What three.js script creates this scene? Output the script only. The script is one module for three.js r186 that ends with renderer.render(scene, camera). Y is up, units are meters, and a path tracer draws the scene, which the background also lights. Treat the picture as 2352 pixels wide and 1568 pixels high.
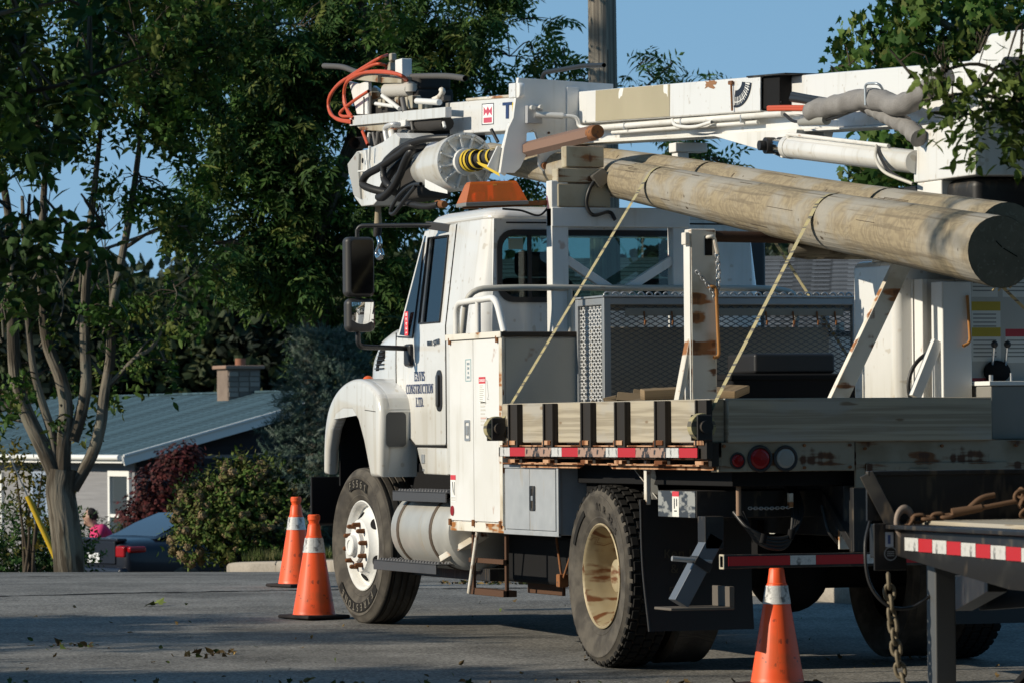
import * as THREE from 'three';
import { RoundedBoxGeometry } from 'three/addons/geometries/RoundedBoxGeometry.js';
import { TextGeometry } from 'three/addons/geometries/TextGeometry.js';
import { FontLoader } from 'three/addons/loaders/FontLoader.js';
import { MarchingCubes } from 'three/addons/objects/MarchingCubes.js';
import { mergeGeometries, toCreasedNormals } from 'three/addons/utils/BufferGeometryUtils.js';

// ---------------------------------------------------------------- camera, sky, sun, exposure
const scene = new THREE.Scene();
const V = (x, y, z) => new THREE.Vector3(x, y, z);
const TH = THREE.MathUtils.degToRad(19.5), FOC = 10505, ROLL = 0.008, PIT = Math.atan(201 / FOC);
const CAM = V(-10.491, 1.38, 22.264);
const R0 = V(Math.cos(TH), 0, Math.sin(TH)), FH = V(Math.sin(TH), 0, -Math.cos(TH));
const FW = V(Math.sin(TH) * Math.cos(PIT), Math.sin(PIT), -Math.cos(TH) * Math.cos(PIT));
const U0 = new THREE.Vector3().crossVectors(R0, FW);
const RT = R0.clone().multiplyScalar(Math.cos(ROLL)).addScaledVector(U0, -Math.sin(ROLL));
const UP = U0.clone().multiplyScalar(Math.cos(ROLL)).addScaledVector(R0, Math.sin(ROLL));
const camera = new THREE.PerspectiveCamera(8.536, 1024 / 682, 0.5, 1500);
camera.position.copy(CAM);
camera.quaternion.setFromRotationMatrix(new THREE.Matrix4().makeBasis(RT, UP, FW.clone().negate()));
camera.focus = 28.5; camera.userData.fStop = 11;
scene.add(camera);

const renderer = new THREE.WebGLRenderer({ antialias: true });
renderer.toneMapping = THREE.LinearToneMapping;
renderer.toneMappingExposure = 0.91;
renderer.shadowMap.enabled = true;

{ // clear late-afternoon sky: deep blue overhead, paler to the horizon
  const w = 64, h = 256, d = new Float32Array(w * h * 4);
  const mix = (a, b, t) => a + (b - a) * t;
  for (let j = 0; j < h; j++) {
    const el = ((j + 0.5) / h - 0.5) * 180;
    let c;
    if (el < 0) c = [0.075, 0.08, 0.085];
    else {
      const t = 1 - Math.exp(-el / 11), u = 1 - Math.exp(-el / 40);
      c = [mix(mix(0.33, 0.165, t), 0.03, u), mix(mix(0.56, 0.415, t), 0.098, u), mix(mix(0.78, 0.7, t), 0.22, u)];
    }
    for (let i = 0; i < w; i++) { const o = (j * w + i) * 4; d[o] = c[0]; d[o + 1] = c[1]; d[o + 2] = c[2]; d[o + 3] = 1; }
  }
  const t = new THREE.DataTexture(d, w, h, THREE.RGBAFormat, THREE.FloatType);
  t.mapping = THREE.EquirectangularReflectionMapping; t.magFilter = THREE.LinearFilter; t.minFilter = THREE.LinearFilter; t.needsUpdate = true;
  scene.background = t; scene.environment = t;
}
const SUN = V(1, -0.45, 0.04).normalize();          // the way the light travels
const sun = new THREE.DirectionalLight(new THREE.Color().setRGB(1, 0.9, 0.73), 5.0);
sun.name = 'sun'; sun.target.name = 'sun_target';
sun.position.copy(SUN).multiplyScalar(-90).add(V(0, 0, -10)); sun.target.position.set(0, 0, -10);
sun.castShadow = true; sun.shadow.radius = 1; sun.shadow.mapSize.set(4096, 4096);
Object.assign(sun.shadow.camera, { left: -70, right: 70, top: 40, bottom: -40, near: 1, far: 250 });
scene.add(sun, sun.target);

// ---------------------------------------------------------------- helpers
let seed = 20240611;
const rnd = () => { seed = (seed + 0x6D2B79F5) | 0; let t = Math.imul(seed ^ (seed >>> 15), 1 | seed); t = (t + Math.imul(t ^ (t >>> 7), 61 | t)) ^ t; return ((t ^ (t >>> 14)) >>> 0) / 4294967296; };
const rr = (a, b) => a + (b - a) * rnd();
const gauss = () => (rnd() + rnd() + rnd() + rnd() - 2) * 0.87;
// a place seen at picture point (u, v) of a 2352 x 1568 print, d metres in front of the lens
const P = (u, v, d) => CAM.clone().addScaledVector(FW, d).addScaledVector(RT, (u - 1176) / FOC * d).addScaledVector(UP, (784 - v) / FOC * d);

const hash = (x, y, s) => { let h = Math.imul(x, 374761393) + Math.imul(y, 668265263) + Math.imul(s, 974711) | 0; h = Math.imul(h ^ (h >>> 13), 1274126177); return ((h ^ (h >>> 16)) >>> 0) / 4294967296; };
function vnoise(x, y, px, py, s) {
  const xi = Math.floor(x), yi = Math.floor(y), fx = x - xi, fy = y - yi, u = fx * fx * (3 - 2 * fx), v = fy * fy * (3 - 2 * fy);
  const m = (a, p) => ((a % p) + p) % p, x0 = m(xi, px), x1 = m(xi + 1, px), y0 = m(yi, py), y1 = m(yi + 1, py);
  const a = hash(x0, y0, s), b = hash(x1, y0, s), c = hash(x0, y1, s), d = hash(x1, y1, s);
  return a + (b - a) * u + (c - a) * v + (a - b - c + d) * u * v;
}
function fbm(u, v, fx, fy, oct, s) { let a = 0, k = 0.5, n = 0; for (let i = 0; i < oct; i++) { a += k * vnoise(u * fx, v * fy, fx, fy, s + i * 17); n += k; k *= 0.5; fx *= 2; fy *= 2; } return a / n; }
const sst = (a, b, x) => { const t = Math.min(1, Math.max(0, (x - a) / (b - a))); return t * t * (3 - 2 * t); };
const mix3 = (a, b, t) => [a[0] + (b[0] - a[0]) * t, a[1] + (b[1] - a[1]) * t, a[2] + (b[2] - a[2]) * t];
const enc = (x) => Math.max(0, Math.min(255, Math.round(255 * (x <= 0.0031308 ? x * 12.92 : 1.055 * Math.pow(x, 1 / 2.4) - 0.055))));
// a tiling colour map from linear base colours; rep = metres that one tile covers
function tex(n, rx, ry, fn, m = n) {
  const d = new Uint8Array(n * m * 4);
  for (let j = 0; j < m; j++) for (let i = 0; i < n; i++) { const c = fn(i / n, j / m), o = (j * n + i) * 4; d[o] = enc(c[0]); d[o + 1] = enc(c[1]); d[o + 2] = enc(c[2]); d[o + 3] = 255; }
  const t = new THREE.DataTexture(d, n, m); t.colorSpace = THREE.SRGBColorSpace; t.wrapS = t.wrapT = THREE.RepeatWrapping; t.magFilter = THREE.LinearFilter; t.minFilter = THREE.LinearMipmapLinearFilter; t.generateMipmaps = true; t.repeat.set(1 / rx, 1 / ry); t.needsUpdate = true; return t;
}
function gray(n, rx, ry, fn, m = n) { const t = tex(n, rx, ry, () => [0, 0, 0], m), d = t.image.data; for (let j = 0; j < m; j++) for (let i = 0; i < n; i++) { const o = (j * n + i) * 4; d[o] = d[o + 1] = d[o + 2] = Math.max(0, Math.min(255, 255 * fn(i / n, j / m))); } t.colorSpace = THREE.NoColorSpace; return t; }
const lin = (r, g, b) => new THREE.Color().setRGB(r, g, b);
// rough, dusty surfaces (wood, rubber, cloth, asphalt) have hardly any mirror-like sheen
const M = (c, roughness = 0.6, metalness = 0, o = {}) => { const q = { color: Array.isArray(c) ? lin(...c) : c, roughness, metalness, side: THREE.DoubleSide, ...o }; return roughness >= 0.7 && !metalness ? new THREE.MeshPhysicalMaterial({ specularIntensity: 0.3, ...q }) : new THREE.MeshStandardMaterial(q); };
const MP = (c, roughness, metalness, o) => new THREE.MeshPhysicalMaterial({ color: lin(...c), roughness, metalness, side: THREE.DoubleSide, ...o });
const W1 = [1, 1, 1];

// box-projected uv in metres, for any merged shape
function boxUV(g) {
  const p = g.attributes.position, n = g.attributes.normal, uv = new Float32Array(p.count * 2);
  for (let i = 0; i < p.count; i++) {
    const ax = Math.abs(n.getX(i)), ay = Math.abs(n.getY(i)), az = Math.abs(n.getZ(i));
    let a, b;
    if (ax >= ay && ax >= az) { a = p.getZ(i); b = p.getY(i); } else if (ay >= az) { a = p.getX(i); b = p.getZ(i); } else { a = p.getX(i); b = p.getY(i); }
    uv[2 * i] = a; uv[2 * i + 1] = b;
  }
  g.setAttribute('uv', new THREE.BufferAttribute(uv, 2)); return g;
}
const flat = (g) => { const h = g.index ? g.toNonIndexed() : g; for (const k of Object.keys(h.attributes)) if (!['position', 'normal', 'uv'].includes(k)) h.deleteAttribute(k); h.morphAttributes = {}; if (!h.attributes.uv) boxUV(h); return h; };
const merge = (gs) => gs.length === 1 ? gs[0] : mergeGeometries(gs.map(flat));
// one named mesh out of one or many geometries
function mesh(name, gs, mat, parent, keepUV) {
  let g = merge(Array.isArray(gs) ? gs.flat() : [gs]);
  if (!keepUV) boxUV(g);
  const m = new THREE.Mesh(g, mat); m.name = name; m.castShadow = m.receiveShadow = true; if (parent) parent.add(m); return m;
}
const taken = {};
const numbered = (n) => { taken[n] = (taken[n] ?? -1) + 1; return taken[n] ? n + '_' + String(taken[n]).padStart(3, '0') : n; };
function top(o, name, label, category, group) { o.name = numbered(name); o.userData.label = label; o.userData.category = category; if (group) o.userData.group = group; scene.add(o); return o; }
function struct(o, name) { o.name = numbered(name); o.userData.kind = 'structure'; scene.add(o); return o; }
const grp = (name, parent) => { const g = new THREE.Group(); if (name) g.name = name; if (parent) parent.add(g); return g; };
const shadows = (o) => { o.castShadow = o.receiveShadow = true; return o; };

// shapes (all return geometries)
const bx = (x0, x1, y0, y1, z0, z1, r = 0.006) => {
  const w = x1 - x0, h = y1 - y0, d = z1 - z0, q = Math.min(r, w * 0.45, h * 0.45, d * 0.45);
  const g = q > 0 ? new RoundedBoxGeometry(w, h, d, q > 0.02 ? 4 : 1, q) : new THREE.BoxGeometry(w, h, d);
  return g.translate((x0 + x1) / 2, (y0 + y1) / 2, (z0 + z1) / 2);
};
const YA = V(0, 1, 0);
function along(g, a, b) { // put a shape built along +y (centred) between two points
  const d = b.clone().sub(a), q = new THREE.Quaternion().setFromUnitVectors(YA, d.clone().normalize());
  return g.applyQuaternion(q).translate((a.x + b.x) / 2, (a.y + b.y) / 2, (a.z + b.z) / 2);
}
const rod = (a, b, r, r2 = r, n = 12, open = false) => { const g = new THREE.CylinderGeometry(r2, r, a.distanceTo(b), n, 1, open); return along(n < 7 ? toCreasedNormals(g.toNonIndexed(), 0.5) : g, a, b); };
function beam(a, b, w, h, up = YA, r = 0.004) { // rectangular bar: w across, h along `up`
  const d = b.clone().sub(a), L = d.length(), z = d.clone().normalize(), x = new THREE.Vector3().crossVectors(up, z).normalize(), y = new THREE.Vector3().crossVectors(z, x);
  const g = bx(-w / 2, w / 2, -h / 2, h / 2, -L / 2, L / 2, r);
  return g.applyMatrix4(new THREE.Matrix4().makeBasis(x, y, z)).translate((a.x + b.x) / 2, (a.y + b.y) / 2, (a.z + b.z) / 2);
}
const pipe = (pts, r, n = 8, seg, closed = false, tension = 0.5) => new THREE.TubeGeometry(new THREE.CatmullRomCurve3(pts, closed, 'catmullrom', tension), seg ?? pts.length * 8, r, n, closed);
function bent(pts, r, n = 10, rad = 0.06) { // tube with straight runs and rounded corners
  const path = new THREE.CurvePath();
  let last = pts[0];
  for (let i = 1; i < pts.length - 1; i++) {
    const a = pts[i - 1].clone().sub(pts[i]), b = pts[i + 1].clone().sub(pts[i]), ra = Math.min(rad, a.length() * 0.49), rb = Math.min(rad, b.length() * 0.49);
    const s = pts[i].clone().addScaledVector(a.normalize(), ra), e = pts[i].clone().addScaledVector(b.normalize(), rb);
    path.add(new THREE.LineCurve3(last, s)); path.add(new THREE.QuadraticBezierCurve3(s, pts[i], e)); last = e;
  }
  path.add(new THREE.LineCurve3(last, pts[pts.length - 1]));
  return new THREE.TubeGeometry(path, pts.length * 14, r, n, false);
}
const shape = (pts, holes = []) => { const s = new THREE.Shape(pts.map((p) => new THREE.Vector2(p[0], p[1]))); for (const h of holes) s.holes.push(new THREE.Path(h.map((p) => new THREE.Vector2(p[0], p[1])))); return s; };
// profile given as [z, y], thickness from x0 to x1
function exX(pts, x0, x1, holes = [], bevel = 0) {
  const t = x1 - x0;
  const g = new THREE.ExtrudeGeometry(shape(pts.map(([z, y]) => [-z, y]), holes.map((h) => h.map(([z, y]) => [-z, y]))), { depth: t - 2 * bevel, bevelEnabled: bevel > 0, bevelThickness: bevel, bevelSize: bevel, bevelOffset: -bevel, bevelSegments: bevel > 0.02 ? 5 : 2, curveSegments: 12 });
  return g.translate(0, 0, bevel).rotateY(Math.PI / 2).translate(x0, 0, 0);
}
// profile given as [x, y], thickness from z0 to z1
function exZ(pts, z0, z1, holes = [], bevel = 0) {
  const g = new THREE.ExtrudeGeometry(pts instanceof THREE.Shape ? pts : shape(pts, holes), { depth: z1 - z0 - 2 * bevel, bevelEnabled: bevel > 0, bevelThickness: bevel, bevelSize: bevel, bevelOffset: -bevel, bevelSegments: 2, curveSegments: 12 });
  return g.translate(0, 0, z0 + bevel);
}
const rrect = (x0, x1, y0, y1, r, n = 5) => { const o = []; for (const [cx, cy, a] of [[x1 - r, y1 - r, 0], [x0 + r, y1 - r, 1], [x0 + r, y0 + r, 2], [x1 - r, y0 + r, 3]]) for (let i = 0; i <= n; i++) { const t = (a + i / n) * Math.PI / 2; o.push([cx + r * Math.cos(t), cy + r * Math.sin(t)]); } return o; };
// surface through rings of equal length (each an array of Vector3)
function skin(rings, closed = true, caps = true) {
  const n = rings[0].length, p = [], idx = [], uv = [];
  rings.forEach((r, j) => r.forEach((q, i) => { p.push(q.x, q.y, q.z); uv.push(i / n, j / rings.length); }));
  for (let j = 0; j < rings.length - 1; j++) for (let i = 0; i < (closed ? n : n - 1); i++) { const a = j * n + i, b = j * n + (i + 1) % n, c = a + n, d = b + n; idx.push(a, b, c, b, d, c); }
  if (caps && closed) for (const j of [0, rings.length - 1]) { const c = rings[j].reduce((s, q) => s.add(q), V(0, 0, 0)).divideScalar(n), k = p.length / 3; p.push(c.x, c.y, c.z); uv.push(0, 0); for (let i = 0; i < n; i++) { const a = j * n + i, b = j * n + (i + 1) % n; j ? idx.push(a, b, k) : idx.push(b, a, k); } }
  const g = new THREE.BufferGeometry(); g.setAttribute('position', new THREE.Float32BufferAttribute(p, 3)); g.setAttribute('uv', new THREE.Float32BufferAttribute(uv, 2)); g.setIndex(idx); g.computeVertexNormals(); return g;
}
const lathe = (pts, n = 48) => new THREE.LatheGeometry(pts.map(([r, y]) => new THREE.Vector2(r, y)), n);
const toLeft = (g) => g.rotateZ(Math.PI / 2);        // axis +y -> -x
const toRear = (g) => g.rotateX(Math.PI / 2);        // axis +y -> +z
// a hose that is corrugated: rings along a curve
function corrugated(pts, r, pitch = 0.016) {
  const c = new THREE.CatmullRomCurve3(pts), L = c.getLength(), n = Math.round(L / pitch) * 2, fr = c.computeFrenetFrames(n, false), rings = [];
  for (let i = 0; i <= n; i++) { const q = c.getPointAt(i / n), ring = [], a = i % 2 ? r : r * 0.8; for (let k = 0; k < 8; k++) { const t = k / 8 * Math.PI * 2; ring.push(q.clone().addScaledVector(fr.normals[i], a * Math.cos(t)).addScaledVector(fr.binormals[i], a * Math.sin(t))); } rings.push(ring); }
  return skin(rings);
}
// chain links along a polyline; returns one geometry per link
function chainLinks(pts, link = 0.05, wire = 0.007) {
  const c = new THREE.CatmullRomCurve3(pts), n = Math.max(2, Math.round(c.getLength() / (link * 0.72))), out = [];
  for (let i = 0; i < n; i++) {
    const q = c.getPointAt((i + 0.5) / n), t = c.getTangentAt((i + 0.5) / n);
    const g = pipe([V(link * 0.28, -link * 0.3, 0), V(link * 0.28, link * 0.3, 0), V(0, link * 0.5, 0), V(-link * 0.28, link * 0.3, 0), V(-link * 0.28, -link * 0.3, 0), V(0, -link * 0.5, 0)], wire, 6, 20, true);
    g.rotateY(i % 2 ? Math.PI / 2 : 0.2).applyQuaternion(new THREE.Quaternion().setFromUnitVectors(YA, t)).translate(q.x, q.y, q.z); out.push(g);
  }
  return out;
}
// print on a thin sheet: canvas drawn by fn
function print(w, h, px, fn, rough = 0.5, see = true) {
  const cv = document.createElement('canvas'); cv.width = Math.round(w * px); cv.height = Math.round(h * px); const c = cv.getContext('2d'); fn(c, cv.width, cv.height);
  const t = new THREE.CanvasTexture(cv); t.colorSpace = THREE.SRGBColorSpace; return new THREE.MeshStandardMaterial({ map: t, roughness: rough, transparent: see, side: THREE.DoubleSide });
}
const sheetX = (name, w, h, mat, x, y, z, parent) => { const m = new THREE.Mesh(new THREE.PlaneGeometry(w, h).rotateY(-Math.PI / 2), mat); m.position.set(x, y, z); m.name = name; m.receiveShadow = true; parent.add(m); return m; };
const sheetZ = (name, w, h, mat, x, y, z, parent) => { const m = new THREE.Mesh(new THREE.PlaneGeometry(w, h), mat); m.position.set(x, y, z); m.name = name; m.receiveShadow = true; parent.add(m); return m; };
const FONT = async (n) => new FontLoader().loadAsync('fonts/droid/' + n + '.typeface.json');
const serif = await FONT('droid_serif_regular'), sansB = await FONT('droid_sans_bold');
function text(s, font, size, depth, w) { // centred, lying in the xy plane
  const g = new TextGeometry(s, { font, size, depth, curveSegments: 3, bevelEnabled: false }); g.computeBoundingBox();
  const b = g.boundingBox, k = w ? w / (b.max.x - b.min.x) : 1; g.translate(-(b.min.x + b.max.x) / 2, -size / 2, 0).scale(k, 1, 1); return g;
}

// ---------------------------------------------------------------- surfaces
const rust3 = [0.17, 0.065, 0.022], rustL = [0.36, 0.15, 0.05];
const T = {};
T.white = tex(512, 1.6, 1.6, (u, v) => { const a = fbm(u, v, 4, 4, 5, 3), st = fbm(u, v, 40, 3, 3, 9), r = fbm(u, v, 12, 12, 4, 21); let c = mix3([0.81, 0.81, 0.795], [0.71, 0.7, 0.66], sst(0.45, 0.8, a) * 0.7); c = mix3(c, [0.55, 0.52, 0.45], sst(0.62, 0.85, st * 0.6 + a * 0.4) * 0.5); return mix3(c, rustL, sst(0.78, 0.84, r) * 0.5); });
T.clean = tex(512, 2.2, 2.2, (u, v) => { const a = fbm(u, v, 3, 3, 5, 5); const st = fbm(u, v, 60, 3, 3, 6), sp = fbm(u, v, 50, 50, 2, 7); let c = mix3([0.78, 0.78, 0.765], [0.66, 0.65, 0.61], sst(0.3, 0.72, a)); c = mix3(c, [0.52, 0.48, 0.4], sst(0.52, 0.8, st * 0.6 + a * 0.4) * 0.6); return mix3(c, [0.45, 0.38, 0.28], sst(0.78, 0.86, sp) * 0.5); });
T.worn = tex(512, 0.9, 0.9, (u, v) => { const a = fbm(u, v, 5, 5, 5, 31), b = fbm(u, v, 16, 3, 4, 37), c = fbm(u, v, 3, 18, 4, 39); let k = mix3([0.74, 0.71, 0.64], [0.52, 0.46, 0.36], sst(0.4, 0.75, a)); k = mix3(k, rustL, sst(0.56, 0.64, c * 0.6 + a * 0.4)); return mix3(k, rust3, sst(0.6, 0.7, b * 0.5 + c * 0.5)); });
T.rust = tex(256, 0.5, 0.5, (u, v) => { const a = fbm(u, v, 6, 6, 5, 41), b = fbm(u, v, 20, 20, 3, 43); return mix3(mix3(rust3, [0.3, 0.12, 0.04], sst(0.35, 0.7, a)), [0.07, 0.05, 0.045], sst(0.55, 0.75, b) * 0.7); });
T.rustRail = tex(512, 1.3, 1.3, (u, v) => { const a = fbm(u, v, 6, 6, 5, 44), b = fbm(u, v, 14, 5, 4, 46); return mix3(mix3([0.42, 0.2, 0.1], [0.55, 0.33, 0.2], sst(0.4, 0.6, a)), [0.16, 0.06, 0.025], sst(0.5, 0.66, b)); });
T.galv = tex(256, 0.7, 0.7, (u, v) => { const a = fbm(u, v, 8, 8, 4, 51), b = fbm(u, v, 3, 3, 4, 53), c = fbm(u, v, 26, 2, 3, 57); return mix3(mix3([0.5, 0.52, 0.54], [0.38, 0.4, 0.42], a), [0.42, 0.36, 0.27], sst(0.55, 0.75, b * 0.5 + c * 0.5) * 0.7); });
T.black = tex(256, 0.9, 0.9, (u, v) => { const a = fbm(u, v, 6, 6, 5, 61), b = fbm(u, v, 22, 6, 3, 63); return mix3(mix3([0.018, 0.018, 0.019], [0.05, 0.048, 0.044], sst(0.45, 0.8, a)), [0.11, 0.085, 0.06], sst(0.66, 0.8, b) * 0.6); });
T.rubber = tex(256, 0.5, 0.5, (u, v) => { const a = fbm(u, v, 5, 5, 5, 71), b = fbm(u, v, 40, 40, 2, 73); return mix3([0.055, 0.05, 0.045], [0.125, 0.112, 0.094], sst(0.3, 0.75, a) * 0.8 + b * 0.2); });
T.plank = tex(512, 1.4, 0.5, (u, v) => { const w = v + 0.02 * fbm(u, v, 4, 4, 3, 81), g = fbm(u, w, 2, 36, 4, 83), a = fbm(u, v, 5, 5, 4, 85), k = fbm(u, v, 9, 12, 2, 87); let c = mix3([0.46, 0.41, 0.32], [0.32, 0.28, 0.215], sst(0.35, 0.7, g)); c = mix3(c, [0.4, 0.385, 0.35], sst(0.4, 0.7, a) * 0.7); return mix3(c, [0.2, 0.14, 0.09], sst(0.78, 0.84, k) * 0.8); });
T.log = tex(1024, 1, 2.6, (u, v) => { // peeled pole: wavy contour figure in buff and grey, fine checks along the grain, small knots
  const w1 = fbm(u, v, 5, 9, 4, 91), w2 = fbm(u, v, 5, 9, 4, 92), a = fbm(u + 0.22 * w1, v + 0.1 * w2, 6, 15, 4, 95), g = fbm(u, v, 48, 4, 4, 93), p = fbm(u, v, 4, 6, 4, 96), n = fbm(u, v, 60, 150, 2, 94);
  const ring = 0.5 + 0.5 * Math.sin(a * 46), kn = fbm(u, v, 12, 26, 3, 98);
  let c = mix3([0.36, 0.3, 0.2], [0.235, 0.192, 0.132], ring * 0.6 + 0.4 * n); c = mix3(c, [0.35, 0.335, 0.3], sst(0.38, 0.6, p) * 0.8); c = mix3(c, [0.17, 0.14, 0.1], sst(0.56, 0.72, g) * 0.65);
  return mix3(c, [0.09, 0.07, 0.05], sst(0.775, 0.83, kn)); }, 1024);
T.logB = gray(512, 1, 2.6, (u, v) => 0.6 * fbm(u, v, 48, 4, 4, 93) + 0.4 * fbm(u, v, 8, 20, 5, 90));
T.logend = tex(256, 0.5, 0.5, (u, v) => { const a = fbm(u, v, 8, 8, 4, 301), b = fbm(u, v, 30, 30, 3, 303); return mix3(mix3([0.27, 0.22, 0.16], [0.17, 0.14, 0.1], a), [0.32, 0.28, 0.21], sst(0.62, 0.8, b) * 0.6); });
T.bark = tex(512, 0.8, 1.6, (u, v) => { const g = fbm(u + 0.05 * fbm(u, v, 4, 4, 3, 101), v, 14, 4, 5, 103), a = fbm(u, v, 4, 4, 4, 105); return mix3(mix3([0.18, 0.158, 0.125], [0.06, 0.05, 0.038], sst(0.38, 0.6, g)), [0.2, 0.2, 0.16], sst(0.55, 0.75, a) * 0.6); });
T.barkB = gray(256, 0.8, 1.6, (u, v) => fbm(u, v, 14, 4, 5, 103));
T.polew = tex(512, 1, 3, (u, v) => { const g = fbm(u, v, 60, 3, 4, 111), a = fbm(u, v, 8, 3, 4, 113); return mix3(mix3([0.3, 0.265, 0.215], [0.14, 0.12, 0.1], sst(0.3, 0.7, g)), [0.33, 0.31, 0.27], sst(0.5, 0.8, a) * 0.6); });
T.asph = tex(1024, 2.4, 2.4, (u, v) => { const a = fbm(u, v, 6, 6, 5, 121), b = vnoise(u * 150, v * 150, 150, 150, 123), c = vnoise(u * 260, v * 260, 260, 260, 125); const k = Math.max(0.03, 0.19 + 0.13 * (a - 0.5) + 0.26 * (b - 0.5) * b + 0.2 * (c - 0.5)); return [k * 1.03, k * 0.985, k * 0.9]; });
T.asphB = gray(512, 1.2, 1.2, (u, v) => 0.6 * vnoise(u * 90, v * 90, 90, 90, 127) + 0.4 * vnoise(u * 180, v * 180, 180, 180, 129));
T.conc = tex(256, 1.2, 1.2, (u, v) => { const a = fbm(u, v, 5, 5, 5, 131), b = vnoise(u * 90, v * 90, 90, 90, 133); const k = 0.36 + 0.14 * (a - 0.5) + 0.08 * (b - 0.5); return [k, k * 0.9, k * 0.77]; });
T.soil = tex(256, 1.5, 1.5, (u, v) => { const a = fbm(u, v, 6, 6, 5, 141); return mix3([0.05, 0.06, 0.022], [0.09, 0.075, 0.045], a); });
T.shing = tex(512, 2.4, 2.4, (u, v) => { const a = hash(Math.floor(u * 9 + hash(Math.floor(v * 16), 3, 2)), Math.floor(v * 16), 151), b = fbm(u, v, 4, 4, 4, 153), c = vnoise(u * 200, v * 200, 200, 200, 155); const k = 0.7 + 0.5 * (a - 0.5) + 0.35 * (b - 0.5) + 0.3 * (c - 0.5); return [0.082 * k, 0.145 * k, 0.18 * k]; });
T.shing2 = tex(512, 2.0, 2.0, (u, v) => { const a = hash(Math.floor(u * 7 + hash(Math.floor(v * 14), 3, 3)), Math.floor(v * 14), 156), b = fbm(u, v, 4, 4, 4, 157), c = vnoise(u * 180, v * 180, 180, 180, 158); const k = 0.75 + 0.8 * (a - 0.5) + 0.35 * (b - 0.5) + 0.3 * (c - 0.5); return [0.15 * k, 0.16 * k, 0.172 * k]; });
T.siding = tex(256, 2, 0.6, (u, v) => { const a = fbm(u, v, 3, 20, 4, 161); const k = 0.92 + 0.25 * (a - 0.5); return [0.27 * k, 0.27 * k, 0.285 * k]; });
T.brick = tex(256, 1, 1, (u, v) => { const a = fbm(u, v, 6, 6, 4, 165); return mix3([0.34, 0.27, 0.22], [0.22, 0.17, 0.14], a); });
T.cone = tex(256, 0.6, 0.6, (u, v) => { const a = fbm(u, v, 4, 4, 5, 171), b = fbm(u, v, 15, 15, 4, 173); let c = mix3([0.98, 0.105, 0.018], [0.92, 0.115, 0.025], a); c = mix3(c, [0.6, 0.11, 0.03], sst(0.6, 0.8, a) * 0.5); return mix3(c, [0.05, 0.03, 0.02], sst(0.72, 0.82, b) * 0.6); });
T.refl = tex(128, 0.12, 0.12, (u, v) => { const a = vnoise(u * 20, v * 20, 20, 20, 175), b = fbm(u, v, 4, 4, 4, 177); const k = 0.62 + 0.12 * (a - 0.5) - 0.42 * sst(0.48, 0.75, b); return [k, k, k * 0.98]; });
T.cloth = tex(256, 0.4, 0.4, (u, v) => { const a = fbm(u, v, 5, 5, 4, 181), b = vnoise(u * 100, v * 100, 100, 100, 183); const k = 0.24 + 0.1 * (a - 0.5) + 0.05 * (b - 0.5); return [k, k * 0.97, k * 0.95]; });
T.tan = tex(512, 1.35, 1.35, (u, v) => { const a = fbm(u, v, 5, 5, 5, 191), st = fbm(u, v, 7, 4, 4, 193); const tan = mix3([0.43, 0.385, 0.27], [0.36, 0.32, 0.22], a); return mix3(tan, [0.8, 0.8, 0.77], sst(0.655, 0.665, st)); });

const paint = M(W1, 0.38, 0, { map: T.white }), paintC = MP(W1, 0.28, 0, { map: T.clean, clearcoat: 0.5, clearcoatRoughness: 0.15 }), worn = M(W1, 0.6, 0, { map: T.worn });
const rusty = M(W1, 0.85, 0.1, { map: T.rust }), rustRail = M(W1, 0.8, 0, { map: T.rustRail }), galv = M(W1, 0.42, 0.55, { map: T.galv }), black = M(W1, 0.5, 0.1, { map: T.black }), blackM = M([0.012, 0.012, 0.013], 0.8);
const rubber = M(W1, 0.85, 0, { map: T.rubber }), tread = M([0.022, 0.021, 0.02], 0.9), hoseM = M([0.02, 0.02, 0.021], 0.45), orangeHose = M([0.55, 0.09, 0.035], 0.45);
const plank = M(W1, 0.85, 0, { map: T.plank }), logM = M(W1, 0.9, 0, { map: T.log, bumpMap: T.logB, bumpScale: 0.008 }), logEnd = M(W1, 0.95, 0, { map: T.logend });
const glass = MP([0.52, 0.66, 0.65], 0.015, 0, { transmission: 1, thickness: 0, ior: 1.5 }), tint = MP([0.12, 0.17, 0.18], 0.02, 0, { transmission: 1, thickness: 0, ior: 1.5 });
const mirrorM = M([0.82, 0.84, 0.85], 0.03, 1), chrome = M([0.7, 0.71, 0.72], 0.12, 1), steel = M([0.45, 0.45, 0.44], 0.38, 0.9), plasticB = M([0.02, 0.02, 0.022], 0.45);
const amber = MP([1, 0.3, 0.012], 0.2, 0, { transmission: 0.55, thickness: 0 }), amberS = M([0.7, 0.12, 0.02], 0.35), redLens = M([0.3, 0.006, 0.01], 0.2), clearLens = M([0.34, 0.34, 0.32], 0.25), cloth = M(W1, 0.95, 0, { map: T.cloth });
const yellowStrap = M([0.62, 0.44, 0.05], 0.75), rimW = M(W1, 0.45, 0, { map: T.white }), rimY = M(W1, 0.5, 0.15, { map: tex(256, 0.5, 0.5, (u, v) => { const a = fbm(u, v, 5, 5, 5, 201), b = fbm(u, v, 3, 14, 3, 203); return mix3(mix3([0.5, 0.43, 0.29], [0.36, 0.28, 0.15], a), rust3, sst(0.55, 0.7, b * 0.6 + a * 0.4)); }) });
const tapeRed = M([0.5, 0.02, 0.025], 0.4), tapeWhite = M(W1, 0.35, 0, { map: T.refl }), printBlue = M([0.02, 0.045, 0.14], 0.5), printBlack = M([0.012, 0.012, 0.014], 0.5);
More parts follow.
